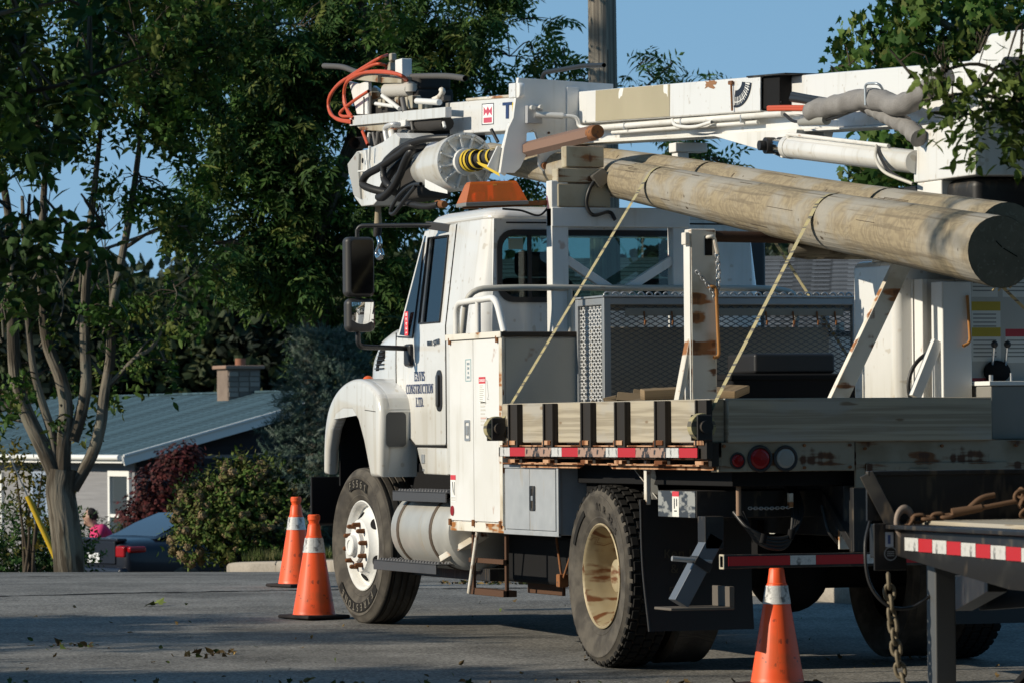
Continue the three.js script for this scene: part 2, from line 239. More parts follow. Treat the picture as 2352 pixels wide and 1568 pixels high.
// ---------------------------------------------------------------- ground: a street that rises gently to a crest and falls away behind it
const SL = []; { let y = 0; for (let d = 0; d <= 400; d++) { SL.push(y); const s = d < 31.5 ? 0.01744 : d < 50.5 ? 0.01744 - (d - 31.5) / 19 * 0.0775 : d < 76 ? -0.06 : d < 86 ? -0.06 + (d - 76) / 10 * 0.06 : 0; y += s; } }
function groundY(x, z) {
  const dx = x - CAM.x, dz = z - CAM.z, d = dx * FH.x + dz * FH.z, l = dx * R0.x + dz * R0.z;
  const k = Math.min(399, Math.max(0, d)), i = Math.floor(k), y = d < 0 ? d * 0.01744 : SL[i] + (SL[i + 1] - SL[i]) * (k - i);
  return -0.46 + y - 0.00618 * Math.max(-40, Math.min(40, l));
}
const XD = (l, d, up = 0) => { const p = CAM.clone().addScaledVector(FH, d).addScaledVector(R0, l); p.y = groundY(p.x, p.z) + up; return p; };
function sheet(l0, l1, d0, d1, nl, nd, up, inside) {
  const p = [], idx = [], uv = [];
  for (let j = 0; j <= nd; j++) for (let i = 0; i <= nl; i++) { const q = XD(l0 + (l1 - l0) * i / nl, d0 + (d1 - d0) * j / nd, up); p.push(q.x, q.y, q.z); uv.push(q.x, q.z); }
  for (let j = 0; j < nd; j++) for (let i = 0; i < nl; i++) { const a = j * (nl + 1) + i, b = a + 1, c = a + nl + 1, d = c + 1; idx.push(a, b, c, b, d, c); }
  const g = new THREE.BufferGeometry(); g.setAttribute('position', new THREE.Float32BufferAttribute(p, 3)); g.setAttribute('uv', new THREE.Float32BufferAttribute(uv, 2)); g.setIndex(idx); g.computeVertexNormals(); return g;
}
{
  const far = new THREE.Mesh(sheet(-700, 700, -60, 1000, 140, 265, -0.03), M(W1, 1, 0, { map: T.soil })); shadows(far); struct(far, 'ground');
  const g = sheet(-30, 14, -6, 54, 180, 240, 0);
  const col = []; for (let i = 0; i < g.attributes.position.count; i++) { const x = g.attributes.position.getX(i), z = g.attributes.position.getZ(i); const X = (x + 50) / 100, Z = (z + 80) / 100, k = 0.95 + 0.4 * (fbm(X, Z, 60, 60, 4, 7) - 0.5) + 0.3 * (fbm(X, Z, 14, 14, 3, 8) - 0.5) - 0.3 * sst(0.68, 0.8, fbm(X, Z, 90, 90, 3, 9)); col.push(k, k, k); }
  g.setAttribute('color', new THREE.Float32BufferAttribute(col, 3));
  const road = shadows(new THREE.Mesh(g, M(W1, 0.88, 0, { map: T.asph, bumpMap: T.asphB, bumpScale: 0.0018, vertexColors: true }))); struct(road, 'road');
  // worn seams in the asphalt
  const crackM = M([0.035, 0.034, 0.033], 0.95);
  const crack = (pts, w) => {
    const p = [], idx = [], c = new THREE.CatmullRomCurve3(pts.map(([l, d]) => V(l, 0, d))), n = 120;
    for (let i = 0; i <= n; i++) { const q = c.getPoint(i / n), j = 0.035 * (fbm(i / n, 0.3, 30, 3, 3, pts.length + 5) - 0.5), ww = w * (0.35 + 1.3 * vnoise(i * 0.5, 2, 500, 9, 6)); for (const s of [-1, 1]) { const a = XD(q.x, q.z + j * 6 + s * ww, 0.004); p.push(a.x, a.y, a.z); } if (i < n) idx.push(2 * i, 2 * i + 1, 2 * i + 2, 2 * i + 1, 2 * i + 3, 2 * i + 2); }
    const k = new THREE.BufferGeometry(); k.setAttribute('position', new THREE.Float32BufferAttribute(p, 3)); k.setIndex(idx); k.computeVertexNormals(); mesh('crack', k, crackM, road);
  };
  crack([[-4.2, 34.3], [-2.6, 35.1], [-1.3, 35.6], [-0.2, 35.8], [1.5, 35.9]], 0.05);
  crack([[-4.2, 39.5], [-2, 40.3], [-0.6, 39.2], [0.3, 39.4]], 0.04);
  crack([[-1.2, 37.7], [0, 37.1], [1.2, 37.0]], 0.03);
}
// kerb along the far side, and the lawn it holds
const KERB = [[-2.95, 51], [-3.05, 48.6], [-2.85, 47.2], [-2.3, 46.3], [-1.2, 43.4], [0.5, 37.6], [2.2, 33.5], [4.6, 29.8], [9, 24], [16, 17]];
const kerbC = new THREE.CatmullRomCurve3(KERB.map(([l, d]) => V(l, 0, d)));
{
  const kerb = grp(); struct(kerb, 'kerb');
  const km = M(W1, 0.9, 0, { map: T.conc }), N = 26;
  for (let i = 0; i < N; i++) { // cast lengths with open joints
    const rings = [];
    for (let k = 0; k <= 4; k++) {
      const t = (i + 0.012 + k / 4 * 0.976) / N, q = kerbC.getPointAt(t), tn = kerbC.getTangentAt(t), nx = -tn.z, nz = tn.x;
      rings.push([[0, -0.1], [0.0, 0.1], [0.012, 0.118], [0.03, 0.125], [0.15, 0.125], [0.15, -0.1]].map(([o, h]) => XD(q.x + nx * o, q.z + nz * o, h)));
    }
    mesh('kerb_stone', skin(rings), km, kerb);
  }
  const p = [], idx = [], uv = [], n = 80, W = [0.12, 0.6, 1.2, 2, 3, 4.5, 7, 10, 14, 20, 28];
  for (let i = 0; i <= n; i++) { const q = kerbC.getPointAt(i / n), tn = kerbC.getTangentAt(i / n); W.forEach((w, k) => { const s = k < 4 ? 1 : 0.8, a = XD(q.x - tn.z * w * s, q.z + tn.x * w * s, 0.115 + 0.05 * Math.min(1, w) + 0.05 * (hash(i, k, 4) - 0.5)); p.push(a.x, a.y, a.z); uv.push(a.x, a.z); }); }
  const m = W.length; for (let i = 0; i < n; i++) for (let k = 0; k < m - 1; k++) { const a = i * m + k; idx.push(a, a + 1, a + m, a + 1, a + m + 1, a + m); }
  const g = new THREE.BufferGeometry(); g.setAttribute('position', new THREE.Float32BufferAttribute(p, 3)); g.setAttribute('uv', new THREE.Float32BufferAttribute(uv, 2)); g.setIndex(idx); g.computeVertexNormals();
  struct(shadows(new THREE.Mesh(g, M(W1, 1, 0, { map: T.soil }))), 'lawn');
}

// ---------------------------------------------------------------- the digger truck
const truck = grp(); top(truck, 'digger_truck', 'large white digger derrick truck with folded boom, parked in the street', 'truck');
const part = (name, gs, mat, parent = truck) => mesh(name, gs, mat, parent);
const tum = (g) => { const p = g.attributes.position; for (let i = 0; i < p.count; i++) { const y = p.getY(i); if (y > 2.05) p.setX(i, p.getX(i) * (1 - 0.125 * (y - 2.05))); } g.computeVertexNormals(); return g; };
const creased = (g, a = 0.6) => toCreasedNormals(g.index ? g.toNonIndexed() : g, a);

{ // wheels
  const lugGeo = new THREE.CylinderGeometry(0.017, 0.019, 0.05, 6);
  const tyreProfile = [[0.292, 0.085], [0.3, 0.1], [0.315, 0.108], [0.335, 0.12], [0.34, 0.123], [0.345, 0.121], [0.38, 0.135], [0.42, 0.141], [0.455, 0.14], [0.46, 0.1435], [0.47, 0.1435], [0.474, 0.138], [0.495, 0.127], [0.512, 0.116]];
  const mirrorP = (a) => [...a, ...a.slice().reverse().map(([r, y]) => [r, -y])];
  const tyreG = (ribs) => { const crown = ribs ? [[0.521, 0.108], [0.525, 0.085], [0.513, 0.082], [0.513, 0.07], [0.526, 0.067], [0.527, 0.03], [0.514, 0.027], [0.514, 0.015], [0.527, 0.012]] : [[0.508, 0.112], [0.51, 0.0]]; return creased(toLeft(lathe(mirrorP([...tyreProfile, ...crown]), 72)), 0.7); };
  const curved = (s, font, size, r, a0, mat, x, parent, name, step) => { // letters round a sidewall
    [...s].forEach((ch, i) => { if (ch === ' ') return; const g = text(ch, font, size, 0.002), a = a0 - i * step; const q = mesh(name, g.rotateY(-Math.PI / 2), mat, parent); q.position.set(x, Math.sin(a) * r, Math.cos(a) * r); q.rotation.x = -(a - Math.PI / 2); });
  };
  const wheel = (x, y, z, steer, front) => {
    const w = grp('wheel', truck); w.position.set(x, y, z); w.rotation.y = steer;
    mesh('tyre', tyreG(front), rubber, w);
    if (!front) { // lugged drive tread
      const bl = []; for (let i = 0; i < 46; i++) for (const [o, wd, k] of [[0.088, 0.042, 0], [0.03, 0.05, 0.5], [-0.03, 0.05, 0], [-0.088, 0.042, 0.5]]) { const b = bx(-wd / 2, wd / 2, 0.503, 0.527, -0.026, 0.026, 0.004); b.translate(o, 0, 0).rotateX((i + k) / 46 * Math.PI * 2); bl.push(b); }
      for (let i = 0; i < 46; i++) bl.push(bx(-0.128, -0.1, 0.482, 0.516, -0.022, 0.022, 0.004).rotateX((i + 0.2) / 46 * Math.PI * 2));
      const t = mesh('tread', bl, tread, w); t.userData.kind = 'stuff';
    } else mesh('tread', toLeft(lathe([[0.5275, 0.1], [0.5282, 0.086]], 60)), tread, w);
    const rim = front
      ? creased(toLeft(lathe([[0.3, 0.1], [0.305, 0.112], [0.298, 0.116], [0.288, 0.105], [0.278, 0.09], [0.272, 0.055], [0.262, 0.05], [0.235, 0.062], [0.2, 0.09], [0.182, 0.118], [0.176, 0.132], [0.165, 0.136], [0.1, 0.137]], 48)), 0.5)
      : creased(toLeft(lathe([[0.3, 0.1], [0.306, 0.116], [0.298, 0.12], [0.288, 0.11], [0.282, 0.09], [0.272, 0.06], [0.262, 0.02], [0.258, -0.05], [0.24, -0.09], [0.2, -0.11], [0.165, -0.12], [0.1, -0.12]], 48)), 0.5);
    mesh('rim', rim, front ? rimW : rimY, w);
    const hx = front ? -0.137 : 0.12;
    mesh('hub', creased(toLeft(lathe(front ? [[0.11, 0.13], [0.108, 0.165], [0.075, 0.172], [0.068, 0.2], [0.062, 0.206], [0.04, 0.206], [0.038, 0.198], [0, 0.198]] : [[0.115, -0.13], [0.11, -0.03], [0.095, 0.02], [0.07, 0.03], [0, 0.03]], 28)), 0.5), front ? rimW : rimY, w);
    for (let i = 0; i < 10; i++) { const a = i / 10 * Math.PI * 2 + 0.15, n = mesh('lug_nut', lugGeo.clone(), rusty, w); n.rotation.z = Math.PI / 2; n.position.set(hx - 0.02, Math.sin(a) * 0.143, Math.cos(a) * 0.143); if (front) { const c = mesh('lug_cap', new THREE.SphereGeometry(0.014, 8, 6), rusty, w); c.position.set(hx - 0.046, Math.sin(a) * 0.143, Math.cos(a) * 0.143); } }
    if (front) for (const a of [0.75, 2.0, 3.3, 4.55, 5.8]) { const h = mesh('hand_hole', new THREE.CylinderGeometry(0.031, 0.031, 0.012, 20).scale(1, 1, 1.3), blackM, w); h.position.set(-0.081, Math.sin(a) * 0.215, Math.cos(a) * 0.215); h.rotation.set(0, 0, Math.PI / 2 + 0); h.rotateX(0); h.rotation.order = 'XYZ'; h.lookAt(h.getWorldPosition(new THREE.Vector3())); h.rotation.set(-(a - Math.PI / 2), 0, Math.PI / 2 - 0.66, 'XYZ'); }
    else { mesh('brake_drum', toLeft(lathe([[0.25, -0.13], [0.25, -0.3], [0.1, -0.3]], 24)), blackM, w); const inner = mesh('inner_tyre', tyreG(false), rubber, w); inner.position.x = 0.33; }
    return w;
  };
  const fw = wheel(-1.2 + 0.14, 0.605, -7.12, 0.07, true);
  // raised lettering of the front sidewall, on a dark moulded ground
  const ground = (a0, a1, r0, r1, x, w) => { const g = new THREE.RingGeometry(r0, r1, 24, 1, a0, a1 - a0).rotateY(-Math.PI / 2); const q = mesh('moulded_band', g, tread, w); q.position.x = x; };
  // ring angle: measured in the y/z plane, 0 = towards the cab front as seen from outside
  const lettersM = M([0.16, 0.145, 0.12], 0.85);
  const arcText = (s, size, r, mid, step, w, x, mat) => { const n = s.length; [...s].forEach((ch, i) => { if (ch === ' ') return; const a = mid - (i - (n - 1) / 2) * step; const g = text(ch, sansB, size, 0.002).rotateZ(a - Math.PI / 2).translate(Math.cos(a) * r, Math.sin(a) * r, 0).rotateY(-Math.PI / 2); const q = mesh('letter', g, mat, w); q.position.x = x; }); };
  ground(Math.PI * 0.36, Math.PI * 0.62, 0.385, 0.45, -0.1455, fw); arcText('FS561', 0.048, 0.4175, Math.PI * 0.49, 0.16, fw, -0.1475, lettersM);
  ground(Math.PI * 1.22, Math.PI * 1.78, 0.385, 0.45, -0.1455, fw); arcText('FIRESTONE', 0.048, 0.4175, Math.PI * 1.5, 0.17, fw, -0.1475, lettersM);
  wheel(1.06, 0.605, -7.12, Math.PI + 0.07, true);
  const rw = wheel(-1.2 + 0.14, 0.527, -2.53, 0, false);
  arcText('11 R 22.5', 0.042, 0.405, Math.PI * 0.36, 0.105, rw, -0.1445, M([0.05, 0.045, 0.04], 0.9)); ground(Math.PI * 0.66, Math.PI * 0.86, 0.395, 0.43, -0.1445, rw);
  wheel(1.06, 0.527, -2.53, Math.PI, false);
  part('front_axle', [rod(V(-1, 0.56, -7.12), V(1, 0.56, -7.12), 0.06), bx(-0.5, -0.4, 0.6, 0.8, -7.9, -6.4), bx(0.4, 0.5, 0.6, 0.8, -7.9, -6.4)], blackM);
  part('rear_axle', [rod(V(-0.8, 0.53, -2.53), V(0.8, 0.53, -2.53), 0.1), new THREE.SphereGeometry(0.24, 16, 12).translate(0, 0.53, -2.53), bx(-0.5, -0.42, 0.6, 0.85, -3.3, -1.8), bx(0.42, 0.5, 0.6, 0.85, -3.3, -1.8)], blackM);
  part('chassis_rail', bx(-0.46, -0.36, 0.78, 1.06, -8.3, -0.66), black); part('chassis_rail', bx(0.36, 0.46, 0.78, 1.06, -8.3, -0.66), black);
  part('cross_member', [bx(-0.36, 0.36, 0.8, 1.0, -1.2, -1.05), bx(-0.36, 0.36, 0.8, 1.0, -4.0, -3.85), bx(-0.36, 0.36, 0.62, 1.0, -6.1, -5.0, 0.05)], blackM);
  part('gearbox', [bx(-0.3, 0.3, 0.5, 1.1, -7.0, -5.4, 0.1), rod(V(0, 0.62, -5.4), V(0, 0.55, -2.7), 0.06), bx(-0.7, -0.4, 0.45, 0.8, -4.6, -3.2, 0.05)], blackM);
  part('bumper', bx(-1.16, 1.16, 0.72, 1.02, -8.36, -8.24, 0.03), black);
  part('front_mud_guard', bx(-1.2, -0.66, 0.74, 1.06, -8.2, -8.17, 0.004), blackM);
}

{ // cab
  const shell = grp('cab_shell', truck);
  const pillarSeam = M([0.03, 0.03, 0.03], 0.7);
  const rwHoles = [rrect(-0.85, 0.62, 2.2, 2.635, 0.1)];
  mesh('rear_wall', exZ(shape([[-0.9, 1.1], [0.9, 1.1], [0.9, 2.05], [0.88, 2.72], [-0.88, 2.72], [-0.9, 2.05]], rwHoles), -5.24, -5.2), paintC, shell);
  mesh('rear_seal', exZ(shape(rrect(-0.865, 0.635, 2.185, 2.65, 0.112), [rrect(-0.83, 0.6, 2.22, 2.615, 0.09)]), -5.2, -5.188), plasticB, shell);
  mesh('rear_window', exZ(shape(rrect(-0.845, 0.615, 2.205, 2.63, 0.1)), -5.222, -5.218), glass, shell);
  mesh('window_divider', bx(-0.655, -0.625, 2.2, 2.63, -5.216, -5.2), plasticB, shell);
  mesh('rear_emblem_panel', [bx(-0.8, 0.8, 1.74, 1.755, -5.2, -5.19), bx(-0.8, 0.8, 1.98, 1.99, -5.2, -5.192)], paintC, shell);
  for (const s of [-1, 1]) { // rounded rear corners
    const rings = []; for (const y of [1.08, 1.6, 2.05, 2.4, 2.66, 2.72]) { const k = y > 2.05 ? 1 - 0.125 * (y - 2.05) : 1, r = []; for (let i = 0; i <= 8; i++) { const a = i / 8 * Math.PI / 2; r.push(V(s * k * (0.88 + 0.12 * Math.cos(a)), y, -5.35 + 0.15 * Math.sin(a))); } rings.push(r); }
    mesh('corner_pillar', skin(rings, false), paintC, shell);
  }
  // roof: crowned, rolled over at its edges
  const roofRing = []; for (const [y, ix, f, b] of [[2.7, 0, 0, 0], [2.745, 0.004, 0.0, 0.003], [2.78, 0.03, 0.05, 0.035], [2.797, 0.075, 0.13, 0.1], [2.806, 0.16, 0.25, 0.2], [2.815, 0.5, 0.5, 0.5]]) { const hw = 0.915 - ix, z0 = -6.46 + f, z1 = -5.205 - b; roofRing.push(rrect(-hw, hw, z0, z1, 0.13).map(([x, z]) => V(x, y, z))); }
  mesh('roof', skin(roofRing), paintC, shell);
  mesh('roof_seam', [bx(-0.8, 0.8, 2.69, 2.7, -5.204, -5.195), bent([V(-0.94, 2.1, -5.6), V(-0.905, 2.7, -5.6)], 0.003, 6)], pillarSeam, shell);
  const door = mesh('door', tum(creased(exX([[-6.86, 1.56], [-6.87, 1.8], [-6.865, 1.98], [-6.83, 2.02], [-6.485, 2.695], [-5.83, 2.72], [-5.83, 2.05], [-5.83, 1.28], [-6.47, 1.28], [-6.62, 1.34], [-6.78, 1.46]], -1.0, -0.95, [[[-6.37, 2.085], [-5.945, 2.085], [-5.95, 2.35], [-5.965, 2.64], [-6.37, 2.64]], [[-6.8, 2.015], [-6.5, 1.995], [-6.455, 2.35], [-6.45, 2.655], [-6.474, 2.655]]], 0.008), 0.5)), paintC, truck);
  mesh('window_glass', tum(exX([[-6.38, 2.075], [-5.935, 2.075], [-5.94, 2.35], [-5.955, 2.65], [-6.38, 2.65]], -0.983, -0.978)), tint, door);
  mesh('quarter_glass', tum(exX([[-6.83, 2.0], [-6.49, 1.985], [-6.45, 2.35], [-6.445, 2.67], [-6.48, 2.67]], -0.999, -0.994)), tint, door);
  mesh('window_seal', [[[-6.375, 2.08], [-5.94, 2.08]], [[-5.94, 2.08], [-5.945, 2.35]], [[-5.945, 2.35], [-5.96, 2.645]], [[-5.96, 2.645], [-6.375, 2.645]], [[-6.375, 2.645], [-6.375, 2.08]], [[-6.82, 2.003], [-6.495, 1.99]], [[-6.495, 1.99], [-6.45, 2.35]], [[-6.45, 2.35], [-6.447, 2.62]]].map(([a, b]) => tum(beam(V(-1.001, a[1], a[0]), V(-1.001, b[1], b[0]), 0.008, 0.024, V(1, 0, 0)))), plasticB, door);
  mesh('handle', [creased(exX(rrect(-6.02, -5.9, 1.5, 1.77, 0.05), -1.006, -0.99, [], 0.003), 0.5)], plasticB, door);
  mesh('handle_grip', creased(exX(rrect(-5.985, -5.94, 1.53, 1.74, 0.02), -1.022, -1.008, [], 0.004), 0.5), M([0.06, 0.06, 0.065], 0.3), door);
  for (const [s, y, w] of [['EAVIS', 1.735, 0.215], ['CONSTRUCTION', 1.652, 0.565], ['LTD.', 1.565, 0.16]]) { const m = mesh('lettering', text(s, serif, 0.062, 0.002, w).rotateY(-Math.PI / 2), printBlue, door); m.position.set(-1.003, y, -6.365); }
  mesh('model_badge', [text('WORK', sansB, 0.03, 0.004, 0.1).rotateY(-Math.PI / 2).translate(-1.004, 1.945, -6.14), text('STAR', sansB, 0.036, 0.004, 0.12).rotateZ(0.1).rotateY(-Math.PI / 2).translate(-1.004, 1.95, -6.0)], M([0.15, 0.15, 0.16], 0.2, 0.8), door);
  const seam = (pts) => mesh('door_seam', bent(pts.map(([z, y]) => V(-1.0005 * (y > 2.05 ? 1 - 0.125 * (y - 2.05) : 1), y, z)), 0.004, 6, 0.03), pillarSeam, door);
  seam([[-5.826, 2.71], [-5.826, 2.05]]); seam([[-5.826, 2.05], [-5.826, 1.275], [-6.47, 1.275], [-6.63, 1.34], [-6.86, 1.55], [-6.87, 1.8], [-6.86, 2.03]]);
  const st = print(0.09, 0.22, 900, (c, w, h) => { c.fillStyle = '#e5484f'; c.fillRect(0, 0, w, h); c.fillStyle = '#fff0f0'; c.font = 'bold ' + w * 0.62 + 'px sans-serif'; c.textAlign = 'center'; c.save(); c.translate(w / 2, h / 2); [...'B24E1'].forEach((ch, i) => { c.save(); c.translate(0, (i - 2) * h * 0.19); c.rotate(-Math.PI / 2); c.fillText(ch, 0, w * 0.22); c.restore(); }); c.restore(); });
  sheetX('fleet_number', 0.075, 0.16, st, -1.0015, 2.085, -6.64, door);
  mesh('side_panel', tum(creased(exX([[-5.82, 1.09], [-5.34, 1.09], [-5.34, 2.05], [-5.34, 2.72], [-5.82, 2.72], [-5.82, 2.05]], -1.0, -0.96, [], 0.006), 0.5)), paintC, shell);
  mesh('side_panel', tum(creased(exX([[-6.86, 1.09], [-5.34, 1.09], [-5.34, 2.05], [-5.34, 2.72], [-6.47, 2.7], [-6.8, 2.05]], 0.96, 1.0, [[[-6.6, 2.08], [-5.95, 2.08], [-5.96, 2.64], [-6.42, 2.64]]], 0.006), 0.5)), paintC, shell);
  mesh('side_window', tum(exX([[-6.6, 2.08], [-5.95, 2.08], [-5.96, 2.64], [-6.42, 2.64]], 0.975, 0.98)), glass, shell);
  const sill = mesh('step_panel', creased(exX([[-6.3, 1.09], [-5.82, 1.085], [-5.82, 1.262], [-6.44, 1.265], [-6.38, 1.17]], -1.0, -0.94, [], 0.01), 0.5), paintC, truck);
  mesh('latch', bx(-1.008, -0.998, 1.16, 1.22, -6.33, -6.27, 0.004), galv, sill); mesh('latch', bx(-1.008, -0.998, 1.11, 1.125, -6.3, -6.285, 0.002), galv, sill);
  mesh('floor', [bx(-0.94, 0.94, 1.1, 1.16, -6.9, -5.25), bx(-0.9, 0.9, 1.1, 1.95, -6.95, -6.9)], blackM, shell);
  mesh('dashboard', [bx(-0.9, 0.9, 1.6, 1.98, -6.9, -6.55, 0.05)], blackM, shell);
  const whl = mesh('steering_wheel', new THREE.TorusGeometry(0.23, 0.018, 8, 28), plasticB, shell); whl.position.set(-0.45, 2.02, -6.4); whl.rotation.x = -0.7;
  for (const sx of [-0.5, 0.5]) mesh('seat', [bx(sx - 0.26, sx + 0.26, 1.5, 1.68, -6.0, -5.5, 0.05), bx(sx - 0.25, sx + 0.25, 1.6, 2.35, -5.55, -5.4, 0.06), bx(sx - 0.14, sx + 0.14, 2.36, 2.52, -5.53, -5.43, 0.04)], M([0.02, 0.02, 0.022], 0.9), shell);
  // windscreen and its frame
  const wsRings = []; for (const [y, z, hw] of [[2.0, -6.88, 0.9], [2.35, -6.67, 0.87], [2.66, -6.48, 0.83]]) { const r = []; for (let i = 0; i <= 12; i++) { const x = -hw + 2 * hw * i / 12; r.push(V(x, y, z - 0.1 * (1 - (x / hw) ** 2))); } wsRings.push(r); }
  mesh('windscreen', skin(wsRings, false), glass, shell);
  for (const s of [-1, 1]) mesh('front_pillar', [beam(V(s * 0.92, 1.98, -6.84), V(s * 0.86, 2.68, -6.45), 0.04, 0.03)], plasticB, shell);
  mesh('cowl', [bx(-0.95, 0.95, 1.5, 1.99, -6.98, -6.88, 0.04), bx(-0.86, 0.86, 2.66, 2.74, -6.6, -6.4, 0.03)], paintC, shell);
  mesh('number_card', new THREE.PlaneGeometry(0.1, 0.07).translate(-0.73, 2.56, -5.214), M([0.3, 0.36, 0.3], 0.8), shell);
}

{ // hood and fenders
  const rings = [];
  for (const [z, yt, hw, yb] of [[-6.86, 2.08, 0.9, 1.3], [-7.2, 2.1, 0.88, 1.3], [-7.57, 2.09, 0.85, 1.3], [-7.85, 2.05, 0.82, 1.25], [-8.05, 1.97, 0.79, 1.2], [-8.22, 1.84, 0.74, 1.15], [-8.35, 1.62, 0.66, 1.1], [-8.4, 1.35, 0.6, 1.1]]) {
    const r = [], n = 22; for (let i = 0; i <= n; i++) { const a = Math.PI * i / n, c = Math.cos(a), s = Math.sin(a), k = 2 / 11; r.push(V(-Math.sign(c) * hw * Math.abs(c) ** k, yb + (yt - yb) * s ** k, z)); } rings.push(r);
  }
  const hood = mesh('hood', skin(rings, false), paintC, truck);
  mesh('grille', exZ(rrect(-0.5, 0.5, 1.05, 1.7, 0.08), -8.41, -8.37), plasticB, hood);
  const vp = (z, y) => V(-0.83 - (z + 7.6) * 0.1, y, z);
  mesh('side_vent', skin([[vp(-7.6, 1.96), vp(-7.7, 1.95), vp(-7.78, 1.92)], [vp(-7.58, 1.88), vp(-7.74, 1.87), vp(-7.86, 1.86)], [vp(-7.6, 1.8), vp(-7.76, 1.79), vp(-7.9, 1.79)]].map((r) => r.map((q) => V(q.x - 0.014, q.y, q.z))), false), blackM, hood);
  for (let i = 0; i < 6; i++) mesh('vent_fin', beam(V(-0.846, 1.805 + i * 0.028, -7.6), V(-0.822 + i * 0.002, 1.805 + i * 0.028, -7.86 + i * 0.018), 0.03, 0.008), plasticB, hood);
  for (const s of [-1, 1]) {
    const F = mesh('fender', (() => {
      const prof = [[-6.6, 1.07], [-6.58, 1.3], [-6.57, 1.5], [-6.62, 1.6], [-6.8, 1.68], [-7.05, 1.725], [-7.3, 1.715], [-7.55, 1.65], [-7.72, 1.55], [-7.81, 1.42], [-7.85, 1.25], [-7.86, 1.08], [-7.79, 1.08], [-7.76, 1.25], [-7.68, 1.38], [-7.55, 1.475], [-7.38, 1.51], [-7.18, 1.505], [-7.06, 1.44], [-6.94, 1.3], [-6.8, 1.07]];
      const c = new THREE.CatmullRomCurve3(prof.slice(2, 12).map(([z, y]) => V(z, y, 0))).getPoints(30).map((q) => [q.x, q.y]);
      return [creased(exX([[-6.57, 1.5], ...c.filter(([z, y]) => y > 1.5), [-7.775, 1.5]], -1.21, -0.74, [], 0.08), 0.75), creased(exX([prof[0], prof[1], ...c, ...prof.slice(12)], -1.213, -1.12, [], 0.035), 0.75), creased(exX([[-6.6, 1.07], [-6.575, 1.52], [-6.68, 1.52], [-6.8, 1.07]], -1.2, -0.94, [], 0.02), 0.75)];
    })(), paintC, truck);
    if (s > 0) F.scale.x = -1;
    mesh('fender_seam', [[-6.66, 1.5], [-6.9, 1.512], [-7.2, 1.516]].slice(0, 2).map((a, i, A) => beam(V(-1.212, A[0][1] + 0.004, A[0][0]), V(-1.212, A[1][1] + 0.004, A[1][0]), 0.006, 0.006)).slice(0, 1), M([0.05, 0.05, 0.05], 0.8), F);
    mesh('inner_arch', [bx(-1.12, -0.5, 1.0, 1.49, -7.79, -7.765), bx(-0.6, -0.55, 0.9, 1.48, -7.76, -6.7), bx(-1.12, -0.5, 1.49, 1.497, -7.76, -6.7), bx(-1.11, -0.95, 1.1, 1.48, -6.84, -6.82)], blackM, F);
    mesh('rear_recess', exZ(rrect(-1.17, -1.03, 1.27, 1.5, 0.03), -6.6, -6.57), M([0.05, 0.055, 0.06], 0.25), F);
    mesh('marker_lamp_base', new THREE.SphereGeometry(0.05, 18, 8, 0, 6.3, 0, 1.6).scale(1, 0.4, 1.3).translate(-1.06, 1.695, -7.3), chrome, F);
    mesh('marker_lamp', new THREE.SphereGeometry(0.042, 18, 10, 0, 6.3, 0, 1.6).scale(1, 1.1, 1.3).translate(-1.06, 1.705, -7.3), amberS, F);
  }
  const logo = print(0.1, 0.06, 1200, (c, w, h) => { c.fillStyle = '#5d86b4'; c.fillRect(0, 0, w, h); c.fillStyle = '#1f2b45'; for (let i = 0; i < 5; i++) c.fillRect(w * (0.08 + i * 0.18), h * 0.25, w * 0.1, h * 0.5); });
  sheetX('small_logo', 0.1, 0.05, logo, -0.872, 1.765, -6.97, truck);
  mesh('hood_side', bx(-0.868, -0.6, 1.2, 1.96, -7.05, -6.87, 0.03), paintC, hood);
}

{ // mirror on the driver's side
  const mir = grp('mirror', truck);
  mesh('bracket', [bent([V(-0.93, 2.715, -6.1), V(-1.05, 2.72, -6.2), V(-1.4, 2.725, -6.45), V(-1.4, 2.62, -6.45)], 0.014, 10, 0.05), bent([V(-1.4, 2.05, -6.45), V(-1.4, 1.93, -6.45), V(-1.0, 1.92, -6.57)], 0.017, 10, 0.05), rod(V(-1.4, 2.0, -6.45), V(-1.4, 2.7, -6.45), 0.014)], plasticB, mir);
  mesh('mount', [bx(-1.03, -0.98, 1.8, 1.95, -6.63, -6.5, 0.02), beam(V(-0.99, 2.72, -6.2), V(-0.9, 2.69, -5.98), 0.05, 0.05)], plasticB, mir);
  mesh('housing', [bx(-1.495, -1.295, 2.255, 2.65, -6.5, -6.39, 0.035), bx(-1.49, -1.29, 2.025, 2.245, -6.5, -6.39, 0.04)], M([0.035, 0.034, 0.034], 0.5), mir);
  mesh('mirror_glass', exZ(rrect(-1.46, -1.31, 2.275, 2.63, 0.025), -6.391, -6.386), M([0.05, 0.052, 0.055], 0.06, 0.9), mir);
  const low = mesh('convex_glass', (() => { const g = new THREE.PlaneGeometry(0.15, 0.17, 12, 12), p = g.attributes.position; for (let i = 0; i < p.count; i++) p.setZ(i, 0.02 - (p.getX(i) ** 2 + p.getY(i) ** 2) * 1.2); g.computeVertexNormals(); return g; })(), mirrorM, mir); low.position.set(-1.385, 2.135, -6.4); low.rotation.y = -0.0; low.rotation.x = 0.1;
  const m2 = grp('mirror', truck); mesh('housing', [bx(1.295, 1.495, 2.255, 2.65, -6.5, -6.39, 0.035), bx(1.29, 1.49, 2.025, 2.245, -6.5, -6.39, 0.04)], plasticB, m2); mesh('bracket', [bent([V(0.93, 2.715, -6.1), V(1.4, 2.725, -6.45), V(1.4, 1.93, -6.45), V(1.0, 1.92, -6.57)], 0.014, 10, 0.05)], plasticB, m2);
}

